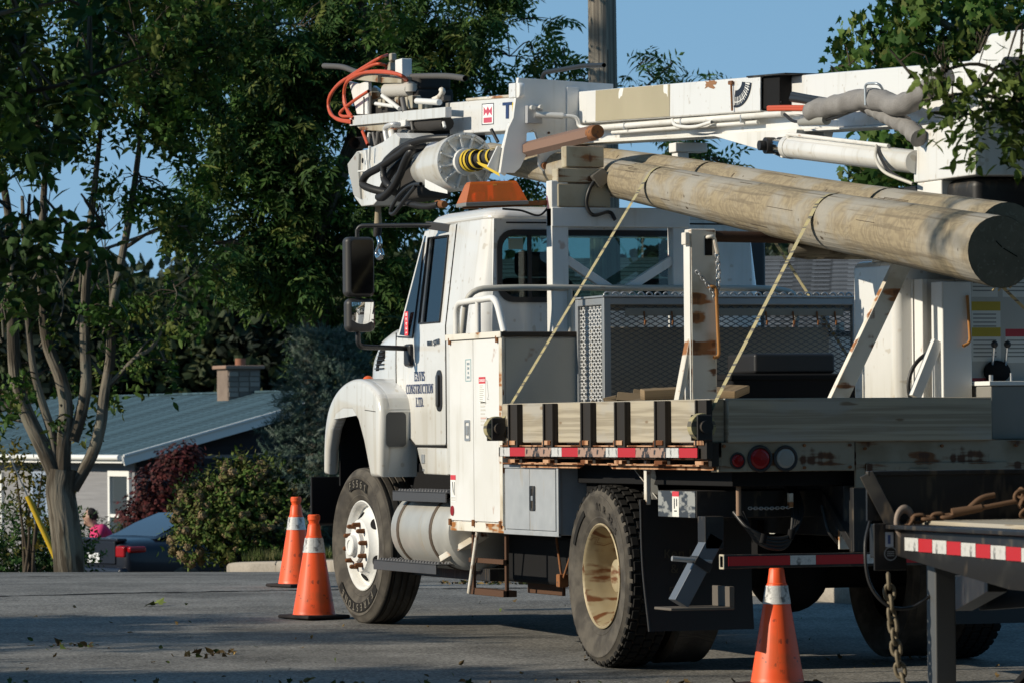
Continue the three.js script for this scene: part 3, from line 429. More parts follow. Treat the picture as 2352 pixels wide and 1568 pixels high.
{ // tank and steps
  const tank = grp('fuel_tank', truck);
  mesh('tank', creased(toRear(lathe([[0, -0.6], [0.2, -0.6], [0.235, -0.585], [0.25, -0.55], [0.25, 0.55], [0.235, 0.585], [0.2, 0.6], [0, 0.6]], 40)).translate(-0.99, 0.73, -5.72), 0.5), M([1.15, 1.08, 0.96], 0.42, 0.35, { map: T.galv }), tank);
  for (const z of [-6.12, -5.45]) { mesh('strap', toRear(lathe([[0.252, -0.02], [0.257, -0.02], [0.257, 0.02], [0.252, 0.02]], 40)).translate(-0.99, 0.73, z), M([0.12, 0.09, 0.065], 0.6, 0.4), tank); }
  const stepM = M([0.1, 0.1, 0.105], 0.55, 0.5);
  const step = (y, z0, z1, x0, x1, name) => {
    const s = grp('step', truck); s.name = 'step';
    mesh('tread_plate', [bx(x0, x1, y - 0.008, y, z0, z1, 0.002), bx(x0, x0 + 0.012, y - 0.065, y, z0, z1, 0.003)], stepM, s);
    const tg = []; for (let z = z0 + 0.05; z < z1 - 0.04; z += 0.06) for (let x = x0 + 0.04; x < x1 - 0.02; x += 0.07) tg.push(new THREE.CylinderGeometry(0.011, 0.018, 0.014, 8).translate(x, y + 0.006, z));
    const t = mesh('grip_teeth', tg, stepM, s); t.userData.kind = 'stuff'; return s;
  };
  step(0.985, -6.2, -5.12, -1.25, -1.0); step(0.525, -6.62, -5.32, -1.25, -0.98);
  part('step_hanger', [beam(V(-1.1, 0.99, -6.1), V(-1.0, 0.8, -6.0), 0.03, 0.012), beam(V(-1.1, 0.52, -6.5), V(-0.9, 0.75, -6.4), 0.03, 0.012), bx(-1.0, -0.55, 0.42, 0.5, -6.6, -5.0)], black);
  part('tank_bracket', [beam(V(-1.2, 0.56, -5.3), V(-1.05, 0.72, -4.95), 0.08, 0.04)], worn);
}

const rustStrip = M(W1, 0.75, 0, { map: T.worn });
{ // tall tool cabinet behind the cab
  const cab = grp('tool_cabinet', truck);
  mesh('case', bx(-1.212, -0.70, 0.79, 1.945, -5.1, -4.1, 0.008), paint, cab);
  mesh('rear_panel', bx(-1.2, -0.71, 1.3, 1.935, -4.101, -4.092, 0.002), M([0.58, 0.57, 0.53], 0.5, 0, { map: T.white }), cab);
  for (const [z0, z1] of [[-5.09, -4.638], [-4.628, -4.145]]) mesh('cabinet_door', bx(-1.226, -1.212, 0.81, 1.935, z0, z1, 0.004), paint, cab);
  mesh('corner_trim', bx(-1.23, -1.21, 0.79, 1.95, -4.14, -4.085, 0.006), rustStrip, cab);
  mesh('base_skirt', bx(-1.225, -1.19, 0.745, 0.802, -5.1, -4.08, 0.005), rustStrip, cab);
  mesh('top_cap', [bx(-1.235, -0.69, 1.945, 1.975, -5.13, -4.075, 0.006)], M([0.06, 0.05, 0.042], 0.8), cab);
  mesh('cap_edge', bx(-1.24, -1.232, 1.94, 1.978, -5.13, -4.075, 0.003), rustStrip, cab);
  mesh('door_handle', [exX(rrect(-4.79, -4.69, 1.31, 1.44, 0.01), -1.232, -1.226, [rrect(-4.775, -4.705, 1.325, 1.425, 0.008)]), bx(-1.234, -1.226, 1.345, 1.405, -4.755, -4.725)], galv, cab);
  for (const [z, y] of [[-5.06, 1.935], [-4.16, 1.93], [-4.63, 0.8], [-5.08, 0.8], [-4.12, 0.8]]) mesh('hinge', rod(V(-1.232, y - 0.02, z), V(-1.232, y + 0.02, z), 0.012), rusty, cab);
  const warn = print(0.14, 0.2, 1400, (c, w, h) => { c.fillStyle = '#f3f2ec'; c.fillRect(0, 0, w * 0.62, h); c.fillStyle = '#d02f3a'; c.fillRect(0, 0, w * 0.62, h * 0.24); c.fillStyle = '#fff'; c.font = 'bold ' + h * 0.15 + 'px sans-serif'; c.fillText('DANGER', w * 0.05, h * 0.18, w * 0.52); c.fillStyle = '#9a9892'; for (let i = 0; i < 9; i++) c.fillRect(w * 0.06, h * (0.31 + i * 0.07), w * (0.3 + 0.2 * hash(i, 1, 1)), h * 0.02); c.strokeStyle = '#6b6a68'; c.lineWidth = 3; c.beginPath(); c.moveTo(w * 0.68, h * 0.12); c.lineTo(w * 0.78, h * 0.16); c.lineTo(w * 0.9, h * 0.7); c.lineTo(w * 0.8, h * 0.82); c.lineTo(w * 0.95, h * 0.82); c.stroke(); });
  sheetX('warning_label', 0.2, 0.17, warn, -1.2275, 1.62, -4.42, cab);
  const sq = print(0.09, 0.17, 1400, (c, w, h) => { c.strokeStyle = '#4fa0a8'; c.lineWidth = 6; c.strokeRect(6, 6, w - 12, h - 12); c.fillStyle = '#8fa5b3'; c.font = 'bold ' + h * 0.16 + 'px sans-serif'; c.textAlign = 'center'; ['NO', 'IN', 'N', 'NO'].forEach((s, i) => c.fillText(s, w / 2, h * (0.27 + i * 0.2))); });
  sheetX('notice_sticker', 0.11, 0.14, sq, -1.2275, 1.75, -4.72, cab);
  const lit = print(0.09, 0.22, 1400, (c, w, h) => { c.fillStyle = '#f4f3ee'; c.fillRect(0, 0, w, h); c.fillStyle = '#d5434d'; c.fillRect(0, 0, w, h * 0.18); c.fillStyle = '#22262c'; c.beginPath(); c.moveTo(w * 0.3, h * 0.25); c.lineTo(w * 0.45, h * 0.25); c.lineTo(w * 0.6, h * 0.6); c.lineTo(w * 0.5, h * 0.75); c.fill(); c.fillRect(w * 0.7, h * 0.25, w * 0.12, h * 0.5); c.fillStyle = '#aaa'; for (let i = 0; i < 3; i++) c.fillRect(w * 0.1, h * (0.82 + i * 0.05), w * 0.8, h * 0.02); });
  sheetX('warning_label', 0.1, 0.17, lit, -1.2275, 1.01, -5.03, cab);
  mesh('red_reflector', toLeft(new THREE.CylinderGeometry(0.032, 0.032, 0.006, 20)).translate(-1.229, 0.87, -5.045), redLens, cab);
  const faint = print(0.12, 0.16, 700, (c, w, h) => { c.fillStyle = '#dcd9cf'; for (let i = 0; i < 7; i++) c.fillRect(0, h * i / 7, w * (0.5 + 0.4 * hash(i, 2, 2)), h * 0.05); c.fillStyle = '#d9b7ae'; c.fillRect(0, h * 0.6, w * 0.7, h * 0.06); });
  sheetX('faded_label', 0.14, 0.16, faint, -1.2275, 1.47, -4.42, cab);
  // grab rails on the cabinet
  const railM = M(W1, 0.5, 0, { map: T.worn });
  mesh('grab_rail', [bent([V(-1.18, 1.97, -5.08), V(-1.18, 2.175, -5.08), V(-1.18, 2.19, -4.32), V(-1.18, 1.97, -4.17)], 0.021, 10, 0.1), rod(V(-1.18, 1.97, -4.66), V(-1.18, 2.18, -4.66), 0.018)], M(W1, 0.5, 0, { map: T.white }), cab);
  part('walkway_rail', [bent([V(-1.15, 1.97, -5.05), V(-1.15, 2.26, -4.95), V(-0.9, 2.27, -4.9), V(0.9, 2.27, -4.9), V(1.12, 2.24, -4.95), V(1.12, 1.97, -5.05)], 0.02, 10, 0.12), rod(V(-0.48, 1.4, -4.9), V(-0.48, 2.27, -4.9), 0.018), rod(V(0.5, 1.4, -4.9), V(0.5, 2.27, -4.9), 0.018)], M([0.62, 0.6, 0.55], 0.5, 0, { map: T.white }));
  // cabinet on the far side
  const cr = grp('tool_cabinet', truck); mesh('case', bx(0.82, 1.22, 0.79, 1.945, -5.1, -4.0, 0.008), paint, cr); mesh('top_cap', bx(0.81, 1.23, 1.945, 1.975, -5.13, -3.98, 0.006), black, cr);
  for (const x of [0.88, 1.0]) mesh('cap_block', bx(x, x + 0.04, 1.976, 2.03, -4.1, -4.05), worn, cr);
}

{ // pole rack behind the cab, with its amber light bar
  const rack = grp('pole_rack', truck), wm = paint, Z = -4.9;
  mesh('post', bx(-0.6, -0.485, 1.3, 2.95, Z - 0.1, Z, 0.008), wm, rack); mesh('post', bx(0.225, 0.34, 1.3, 2.75, Z - 0.1, Z, 0.008), wm, rack);
  mesh('cross_beam', bx(-0.6, 0.34, 2.655, 2.78, Z - 0.09, Z + 0.01, 0.008), wm, rack);
  mesh('brace', beam(V(-0.49, 2.45, Z - 0.04), V(-0.14, 2.23, Z - 0.04), 0.05, 0.055), wm, rack); mesh('brace', beam(V(0.23, 2.45, Z - 0.04), V(-0.14, 2.23, Z - 0.04), 0.05, 0.055), wm, rack);
  mesh('boom_rest', [bx(-0.56, -0.2, 2.78, 2.93, Z - 0.1, Z + 0.01, 0.01), bx(-0.56, -0.24, 2.935, 3.03, Z - 0.1, Z + 0.005, 0.01), bx(-0.5, -0.24, 3.035, 3.17, Z - 0.09, Z, 0.008)], M([0.6, 0.56, 0.46], 0.6, 0, { map: T.worn }), rack);
  mesh('rest_cradle', [bx(0.24, 0.46, 3.14, 3.2, Z - 0.1, Z + 0.02), bx(0.26, 0.34, 2.75, 3.14, Z - 0.1, Z)], wm, rack);
  mesh('cable', pipe([V(-0.28, 2.99, Z + 0.02), V(-0.35, 2.9, Z + 0.03), V(-0.37, 2.8, Z + 0.02), V(-0.33, 2.73, Z + 0.03), V(-0.22, 2.75, Z + 0.03), V(-0.18, 2.7, Z + 0.03)], 0.012, 6, 40), hoseM, rack);
  mesh('work_lamp', [exZ(rrect(-0.045, 0.045, -0.045, 0.045, 0.01), 0, 0.05).rotateZ(0.6).translate(-0.28, 2.965, Z + 0.01)], M([0.2, 0.19, 0.17], 0.4, 0.5), rack);
  mesh('lamp_arm', beam(V(-1.14, 2.785, -5.02), V(-0.55, 2.815, -5.02), 0.09, 0.03), rusty, rack);
  mesh('arm_wire', pipe([V(-0.58, 2.79, -4.99), V(-0.66, 2.73, -4.97), V(-0.78, 2.76, -4.97), V(-0.9, 2.77, -4.98)], 0.007, 6), hoseM, rack);
  const bar = grp('light_bar', truck); // lens with slanted ends
  const lensG = (x0, x1) => { const f = (x, y, z) => V(x, y, z), R = []; for (const [y, k] of [[2.815, 0], [2.93, 0.045], [2.945, 0.055]]) R.push([f(x0 + k, y, -5.12 + k), f(x1 - k, y, -5.12 + k), f(x1 - k, y, -4.93 - k), f(x0 + k, y, -4.93 - k)]); return creased(skin(R), 0.2); };
  mesh('lens', lensG(-1.155, -0.745).rotateZ(0.04).translate(0.108, 0.04, 0), amber, bar);
  mesh('base', bx(-1.16, -0.74, 2.79, 2.814, -5.125, -4.925, 0.004).rotateZ(0.04).translate(0.108, 0.04, 0), M([0.3, 0.29, 0.27], 0.4, 0.3), bar);
  mesh('reflector', [bx(-0.96, -0.93, 2.83, 2.925, -5.08, -4.97, 0.004), bx(-1.08, -1.0, 2.82, 2.88, -5.06, -4.99, 0.02), bx(-0.9, -0.82, 2.82, 2.88, -5.06, -4.99, 0.02)].map((g) => g.rotateZ(0.04).translate(0.108, 0.04, 0)), M([0.85, 0.4, 0.05], 0.3, 0.4), bar);
}
{ // deck, side timber, rails, tape, tool box
  part('deck', bx(-1.2, 1.2, 1.24, 1.295, -4.08, -0.66, 0.005), plank);
  const td = (x0, x1, z0, z1, m) => part('side_timber', bx(x0, x1, 1.298, 1.535, z0, z1, 0.008), m);
  td(-1.262, -1.172, -3.99, -0.62, plank); td(1.172, 1.262, -3.99, -0.62, plank);
  part('rear_timber', bx(-1.17, 0.4, 1.298, 1.537, -0.67, -0.58, 0.008), plank);
  const stakeM = M([0.022, 0.018, 0.015], 0.75, 0.1);
  for (const z of [-3.7, -3.08, -2.44, -1.89, -1.265, -0.655]) {
    const s = part('stake_pocket', [bx(-1.288, -1.263, 1.21, 1.53, z - 0.085, z + 0.085, 0.004), bx(-1.3, -1.286, 1.21, 1.53, z - 0.085, z - 0.065, 0.003), bx(-1.3, -1.286, 1.21, 1.53, z + 0.065, z + 0.085, 0.003), bx(-1.262, -1.2, 1.17, 1.3, z - 0.06, z + 0.06, 0.003)], stakeM);
    part('pocket_bracket', bx(-1.296, -1.262, 1.285, 1.312, z - 0.11, z + 0.03, 0.003), rustRail); part('pocket_bracket', bx(-1.294, -1.262, 1.178, 1.2, z - 0.1, z + 0.02, 0.003), rustRail);
  }
  part('side_rail', [bx(-1.262, -1.22, 1.205, 1.275, -3.97, -0.64, 0.004), bx(-1.285, -1.22, 1.276, 1.284, -3.97, -0.64, 0.002), bx(-1.27, -1.2, 1.17, 1.178, -3.97, -0.64, 0.002)], rustRail);
  part('side_rail', bx(1.22, 1.262, 1.17, 1.284, -3.97, -0.64, 0.004), rustRail);
  part('lower_flange', exX([[-3.72, 1.182], [-2.62, 1.182], [-2.7, 1.15], [-3.72, 1.15]], -1.24, -1.228), rustRail); part('lower_flange', exX([[-2.25, 1.182], [-0.62, 1.178], [-0.62, 1.15], [-2.16, 1.15]], -1.24, -1.228), rustRail);
  part('tape_carrier', bx(-1.302, -1.297, 1.216, 1.272, -3.94, -0.68, 0.001), M([0.06, 0.05, 0.045], 0.7, 0, { map: T.black }));
  const tp = (z0, z1, m) => part('reflective_tape', bx(-1.306, -1.3025, 1.218, 1.27, z0, z1, 0), m);
  for (const [a, b, c] of [[-3.91, -3.73, -3.46], [-3.0, -2.82, -2.55], [-2.09, -1.9, -1.62], [-1.15, -0.96, -0.69]]) { tp(a, b - 0.002, tapeWhite); tp(b, c, tapeRed); }
  const wornT = M(W1, 0.6, 0, { map: tex(128, 0.3, 0.3, (u, v) => mix3([0.38, 0.25, 0.19], [0.03, 0.03, 0.035], sst(0.45, 0.56, fbm(u, v, 7, 7, 4, 211)))) });
  for (const [a, b] of [[-3.46, -3.0], [-2.55, -2.09], [-1.62, -1.15]]) tp(a + 0.002, b - 0.002, wornT);
  const box = grp('side_tool_box', truck), gm = M(W1, 0.5, 0.25, { map: T.galv });
  mesh('case', bx(-1.215, -0.6, 0.75, 1.155, -4.075, -3.11, 0.006), gm, box);
  mesh('box_door', bx(-1.226, -1.216, 0.775, 1.14, -4.05, -3.613, 0.003), gm, box); mesh('box_door', bx(-1.226, -1.216, 0.775, 1.14, -3.605, -3.16, 0.003), gm, box);
  mesh('latch_plate', [exX(rrect(-3.6, -3.5, 0.89, 1.04, 0.012), -1.231, -1.226, [rrect(-3.57, -3.53, 0.905, 1.02, 0.006)]), bx(-1.2275, -1.2265, 0.905, 1.02, -3.57, -3.53, 0)], black, box);
  mesh('latch_lever', bx(-1.234, -1.227, 0.95, 0.98, -3.565, -3.535, 0.003), galv, box);
  mesh('box_trim', [bx(-1.229, -1.21, 0.745, 1.16, -3.13, -3.1, 0.004), bx(-1.226, -1.21, 0.742, 0.765, -4.08, -3.1, 0.003), bx(-1.226, -1.21, 1.145, 1.165, -4.08, -3.1, 0.003)], gm, box);
  part('corner_post', bx(-1.235, -1.2, 0.79, 1.3, -4.083, -4.07, 0.003), rustStrip);
  // rack hanging under the cabinet
  part('hanging_rack', [bx(-1.19, -1.1, 0.35, 0.39, -4.85, -4.2, 0.003), bx(-1.19, -1.15, 0.55, 0.58, -4.85, -4.2, 0.003), bx(-1.17, -1.15, 0.35, 0.8, -4.85, -4.82, 0.003), bx(-1.17, -1.15, 0.35, 0.8, -4.23, -4.2, 0.003), bx(-0.8, -0.78, 0.35, 0.8, -4.85, -4.2)], M([0.1, 0.055, 0.035], 0.85));
  part('hook_rod', rod(V(-1.2, 0.8, -4.62), V(-1.22, 0.36, -4.76), 0.013), worn);
  part('hanger', [rod(V(-0.95, 0.72, -3.9), V(-0.95, 0.45, -3.8), 0.008), rod(V(-0.95, 0.72, -3.55), V(-0.95, 0.45, -3.8), 0.008), bx(-0.98, -0.92, 0.42, 0.5, -3.83, -3.77)], rusty);
  part('undercarriage', [bx(-0.9, 0.5, 0.42, 0.72, -5.0, -3.2, 0.03), bx(-1.05, -0.5, 0.76, 1.15, -3.1, -2.95), bx(-1.1, 1.1, 1.06, 1.24, -4.05, -0.7)], blackM);
  // rear light plate
  const rp = grp('rear_light_plate', truck), pm = M([0.42, 0.39, 0.33], 0.6, 0, { map: T.worn });
  mesh('plate', [bx(-1.222, -0.42, 1.14, 1.3, -0.62, -0.595, 0.004), bx(-1.224, -1.2, 1.14, 1.3, -0.7, -0.62, 0.004), bx(-0.41, 1.22, 1.04, 1.3, -0.63, -0.605, 0.004)], pm, rp);
  mesh('plate_cover', [bx(-0.35, 0.5, 1.06, 1.18, -0.603, -0.596, 0.003), bx(-0.1, 0.02, 1.1, 1.15, -0.6, -0.585)], pm, rp);
  const lamp = (x, y, r, m) => { const l = mesh('tail_lamp', toRear(lathe([[0, 0.014], [r * 0.2, 0.011], [r * 0.24, 0.014], [r * 0.42, 0.01], [r * 0.46, 0.013], [r * 0.64, 0.009], [r * 0.68, 0.012], [r * 0.9, 0.004], [r * 0.95, 0]], 28)).translate(x, y, -0.592), m, rp); mesh('lamp_ring', toRear(new THREE.TorusGeometry(r * 1.08, r * 0.16, 8, 28).rotateX(Math.PI / 2)).translate(x, y, -0.592), plasticB, l.parent); };
  lamp(-1.11, 1.2, 0.037, redLens); lamp(-0.98, 1.21, 0.06, redLens); lamp(-0.83, 1.21, 0.058, clearLens);
  for (const [x, y] of [[-1.19, 1.28], [-0.72, 1.28], [-0.72, 1.16], [-0.45, 1.28], [-0.45, 1.16], [-0.36, 1.26], [0.1, 1.27], [0.55, 1.27], [0.55, 1.08]]) mesh('bolt', toRear(new THREE.CylinderGeometry(0.009, 0.009, 0.016, 6)).translate(x, y, -0.59), rusty, rp);
  mesh('side_marker', toLeft(lathe([[0, 0.014], [0.03, 0.01], [0.036, 0]], 24)).translate(-1.225, 1.2, -0.66), redLens, rp);
}
{ // stuff on the deck
  const cage = grp('mesh_cage', truck), x0 = -0.72, x1 = 0.92, z0 = -4.08, z1 = -3.62, y0 = 1.3, y1 = 2.17;
  const fr = M([0.36, 0.38, 0.4], 0.45, 0.5);
  mesh('cage_frame', [[x0, z0], [x0, z1], [x1, z0], [x1, z1]].map(([x, z]) => bx(x - 0.022, x + 0.022, y0, y1, z - 0.022, z + 0.022, 0.004)).concat([bx(x0, x1, y1 - 0.045, y1, z1 - 0.02, z1 + 0.02), bx(x0, x1, y1 - 0.045, y1, z0 - 0.02, z0 + 0.02), bx(x0 - 0.02, x0 + 0.02, y1 - 0.045, y1, z0, z1), bx(x0 - 0.02, x0 + 0.02, y0, y0 + 0.04, z0, z1)]), fr, cage);
  mesh('cage_lid', bx(x0 - 0.03, x1 + 0.03, y1, y1 + 0.012, z0 - 0.03, z1 + 0.03, 0.003), galv, cage);
  const lid = []; for (let x = x0; x < x1; x += 0.055) lid.push(new THREE.TorusGeometry(0.02, 0.006, 5, 8, Math.PI).translate(x, y1 + 0.01, z1 + 0.02)); const lt = mesh('lid_teeth', lid, galv, cage); lt.userData.kind = 'stuff';
  const expanded = (w, h, a, b, wire) => { const gs = []; for (let i = -Math.ceil(h / b); i < w / a; i++) for (const s of [1, -1]) { const p = [], f = (t) => { const y = t * h, x = (i + (s > 0 ? y / b : (h - y) / b)) * a; return [x, y]; }; let t0 = 0, t1 = 1; const xa = f(0)[0], xb = f(1)[0], lo = Math.min(xa, xb), hi = Math.max(xa, xb); if (hi <= 0 || lo >= w) continue; const cl = (x) => (x - xa) / (xb - xa); t0 = Math.max(0, Math.min(cl(0), cl(w))); t1 = Math.min(1, Math.max(cl(0), cl(w))); if (t1 <= t0) continue; const A = f(t0), B = f(t1); gs.push(beam(V(A[0], A[1], 0), V(B[0], B[1], 0), wire, wire * 0.6, V(0, 0, 1), 0)); } return mergeGeometries(gs.map(flat)); };
  const rear = mesh('mesh_panel', expanded(x1 - x0, y1 - y0 - 0.05, 0.062, 0.03, 0.0055).translate(x0, y0, z1), M([0.17, 0.175, 0.18], 0.5, 0.5), cage); rear.userData.kind = 'stuff';
  const side = mesh('mesh_panel', expanded(z1 - z0, y1 - y0 - 0.05, 0.062, 0.04, 0.009).rotateY(Math.PI / 2).translate(x0, y0, z1), M([0.62, 0.63, 0.64], 0.5, 0.1), cage); side.userData.kind = 'stuff';
  mesh('cage_back', [bx(-0.68, 0.9, 1.3, 2.0, -4.0, -3.97), bx(x0, x1, 2.09, 2.13, z1 - 0.05, z1 - 0.04)], M([0.48, 0.43, 0.35], 0.8), cage);
  mesh('hook_strip', bx(x0 + 0.12, x1 - 0.08, 2.06, 2.105, z1 + 0.008, z1 + 0.016), M([0.3, 0.28, 0.24], 0.7), cage);
  for (const x of [-0.48, -0.3, -0.13, 0.32, 0.5, 0.66, 0.78]) mesh('hook', bent([V(x, 2.085, z1 + 0.02), V(x, 2.02, z1 + 0.03), V(x - 0.01, 2.0, z1 + 0.06), V(x - 0.012, 2.03, z1 + 0.07)], 0.006, 6, 0.02), rusty, cage);
  // stake post with pin holes and a cross bar
  const post = grp('stake_post', truck), pz = -1.7, pmt = M([0.95, 0.95, 0.95], 0.6, 0, { map: T.worn });
  mesh('post', bx(-0.93, -0.775, 1.3, 2.5, pz - 0.1, pz + 0.0, 0.008), pmt, post);
  mesh('post_face', bx(-0.936, -0.931, 1.3, 2.44, pz - 0.098, pz - 0.004, 0.002), M([1, 0.99, 0.96], 0.5, 0, { map: T.white }), post);
  mesh('pin_head', bx(-0.965, -0.936, 2.41, 2.48, pz - 0.06, pz + 0.005, 0.006), worn, post);
  mesh('brace', beam(V(-1.03, 1.36, pz - 0.05), V(-0.9, 1.98, pz - 0.05), 0.07, 0.03, V(1, 0, 0)), pmt, post);
  mesh('cross_bar', rod(V(-0.77, 2.46, pz - 0.05), V(1.0, 2.44, pz - 0.05), 0.032), M([0.05, 0.03, 0.022], 0.8), post);
  mesh('pin_slot', bx(-0.845, -0.8, 2.35, 2.46, pz + 0.001, pz + 0.004, 0), blackM, post);
  mesh('locking_pin', bent([V(-0.83, 2.45, pz - 0.02), V(-0.83, 2.455, pz + 0.03), V(-0.8, 2.455, pz + 0.03), V(-0.775, 2.36, pz + 0.02)], 0.011, 7, 0.02), worn, post);
  mesh('pin_bar', bent([V(-0.83, 2.17, pz + 0.01), V(-0.82, 2.175, pz + 0.03), V(-0.79, 2.17, pz + 0.03), V(-0.775, 1.78, pz + 0.03), V(-0.81, 1.775, pz + 0.03)], 0.01, 7, 0.03), M([0.42, 0.2, 0.07], 0.8), post);
  chainLinks([V(-0.778, 2.36, pz + 0.02), V(-0.77, 2.25, pz + 0.02), V(-0.775, 2.13, pz + 0.02)], 0.032, 0.0045).concat(chainLinks([V(-0.9, 2.26, pz + 0.01), V(-0.85, 2.2, pz + 0.02), V(-0.82, 2.16, pz + 0.02), V(-0.78, 2.08, pz + 0.02)], 0.03, 0.004)).forEach((g) => mesh('chain_link', g, galv, post));
  // pedestal, posts and struts at the back
  const ped = grp('pedestal', truck);
  mesh('column', bx(0.1, 0.62, 1.3, 2.32, -1.8, -1.2, 0.05), paintC, ped);
  mesh('column_door', bx(0.2, 0.52, 1.55, 2.2, -1.199, -1.18, 0.004), paint, ped);
  mesh('panel_post', bx(0.2, 0.235, 1.3, 2.2, -1.16, -1.05, 0.006), paint, ped);
  mesh('shade_panel', bx(0.235, 0.42, 1.42, 2.2, -1.1, -1.08, 0.006), paint, ped);
  mesh('strut', beam(V(-0.38, 1.5, -0.95), V(0.06, 2.33, -0.95), 0.1, 0.05, V(0, 0, 1)), M(W1, 0.5, 0, { map: T.worn, color: lin(1.1, 1.1, 1.1) }), ped);
  mesh('post', bx(0.23, 0.41, 1.3, 2.18, -1.0, -0.85, 0.008), paint, ped);
  mesh('brace', beam(V(0.08, 1.54, -0.9), V(0.22, 1.85, -0.9), 0.06, 0.05, V(0, 0, 1)), paint, ped);
  mesh('pin_bar', bent([V(0.38, 2.1, -0.84), V(0.385, 1.84, -0.82), V(0.34, 1.82, -0.82)], 0.009, 7, 0.03), M([0.42, 0.2, 0.07], 0.8), ped);
  // control station
  const con = grp('control_station', truck);
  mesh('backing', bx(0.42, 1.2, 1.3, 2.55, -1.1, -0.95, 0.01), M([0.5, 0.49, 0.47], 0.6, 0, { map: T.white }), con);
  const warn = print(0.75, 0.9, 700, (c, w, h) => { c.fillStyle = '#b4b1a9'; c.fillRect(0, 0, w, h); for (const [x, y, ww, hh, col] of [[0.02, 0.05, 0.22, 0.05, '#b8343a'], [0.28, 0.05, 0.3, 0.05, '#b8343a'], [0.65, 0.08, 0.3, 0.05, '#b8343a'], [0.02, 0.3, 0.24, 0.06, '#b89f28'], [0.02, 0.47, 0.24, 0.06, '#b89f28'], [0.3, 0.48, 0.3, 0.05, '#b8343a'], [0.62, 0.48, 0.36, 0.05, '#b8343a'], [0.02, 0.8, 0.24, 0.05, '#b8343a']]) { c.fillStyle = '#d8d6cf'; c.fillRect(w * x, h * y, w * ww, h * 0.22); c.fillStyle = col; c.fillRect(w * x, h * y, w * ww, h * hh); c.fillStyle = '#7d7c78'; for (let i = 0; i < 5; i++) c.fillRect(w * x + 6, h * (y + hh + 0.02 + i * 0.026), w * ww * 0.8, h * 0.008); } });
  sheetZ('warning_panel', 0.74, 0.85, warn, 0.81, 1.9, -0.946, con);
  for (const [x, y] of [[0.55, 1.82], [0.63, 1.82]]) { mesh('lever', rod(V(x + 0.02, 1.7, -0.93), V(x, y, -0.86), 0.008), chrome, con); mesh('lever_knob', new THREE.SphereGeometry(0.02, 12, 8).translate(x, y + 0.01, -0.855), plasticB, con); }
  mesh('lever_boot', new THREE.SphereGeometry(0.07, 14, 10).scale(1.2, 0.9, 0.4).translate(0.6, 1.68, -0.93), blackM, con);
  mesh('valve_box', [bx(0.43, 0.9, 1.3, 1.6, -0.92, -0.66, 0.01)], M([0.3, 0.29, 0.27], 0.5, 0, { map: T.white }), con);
  mesh('box_lid', bx(0.42, 0.91, 1.6, 1.625, -0.93, -0.65, 0.004), paint, con); mesh('wing_nut', rod(V(0.5, 1.62, -0.8), V(0.5, 1.66, -0.8), 0.012), galv, con); mesh('wing_nut', rod(V(0.6, 1.62, -0.75), V(0.6, 1.67, -0.75), 0.006), galv, con);
  // hose winding on the side
  mesh('hose_coil', new THREE.TorusGeometry(0.2, 0.012, 8, 30, 2.6).rotateZ(1.4).translate(0.28, 1.6, -0.98), hoseM, con);
}
// loose things riding on the deck
{
  const bk = grp(); top(bk, 'black_storage_box', 'black lidded plastic storage box on the deck behind the mesh cage', 'box');
  bk.position.set(0.12, 1.296, -2.9);
  mesh('box_body', bx(-0.42, 0.42, 0, 0.4, -0.25, 0.25, 0.02), blackM, bk); mesh('lid', bx(-0.26, 0.26, 0.4, 0.52, -0.22, 0.22, 0.02), plasticB, bk); mesh('rim', bx(-0.43, 0.43, 0.36, 0.395, -0.26, 0.26, 0.01), blackM, bk);
  const offs = [['short weathered board lying askew on the deck beside the post', -0.72, 1.57, -2.3, 0.3, 0.5, 0.05], ['sawn timber block on the deck beside the leaning brace', -1.0, 1.575, -2.0, -0.2, 0.22, 0.06], ['dark broken board in the heap near the tool cabinet', -0.72, 1.545, -3.0, 0.7, 0.6, 0.04], ['pale split board end sticking out of the deck heap', -0.55, 1.585, -2.05, 0.9, 0.3, 0.045]];
  for (const [lb, x, y, z, a, L, t] of offs) { const o = mesh('board', bx(-L / 2, L / 2, -t / 2, t / 2, -0.07, 0.07, 0.006), M([0.62, 0.5, 0.38], 0.9, 0, { map: T.plank })); o.position.set(x, y, z); o.rotation.set(0.08, a, 0.06); top(o, 'loose_board', lb, 'board', 'loose boards on the deck'); }
  const heap = []; for (let i = 0; i < 110; i++) { const s = rr(0.03, 0.11), g = bx(-s, s, -s * 0.25, s * 0.25, -s * 0.5, s * 0.5, 0.004); g.rotateX(rr(-0.4, 0.4)).rotateY(rr(0, 6)).rotateZ(rr(-0.3, 0.3)); const x = rr(-1.05, -0.4), z = rr(-3.2, -1.9); g.translate(x, 1.3 + rr(0.03, 0.285) * (1 - Math.abs(x + 0.72) * 0.5), z); heap.push(g); }
  const hp = mesh('wood_debris', heap, M([0.17, 0.13, 0.085], 0.95)); hp.userData.kind = 'stuff'; top(hp, 'wood_debris', 'heap of bark and broken wood on the truck deck', 'debris');
}
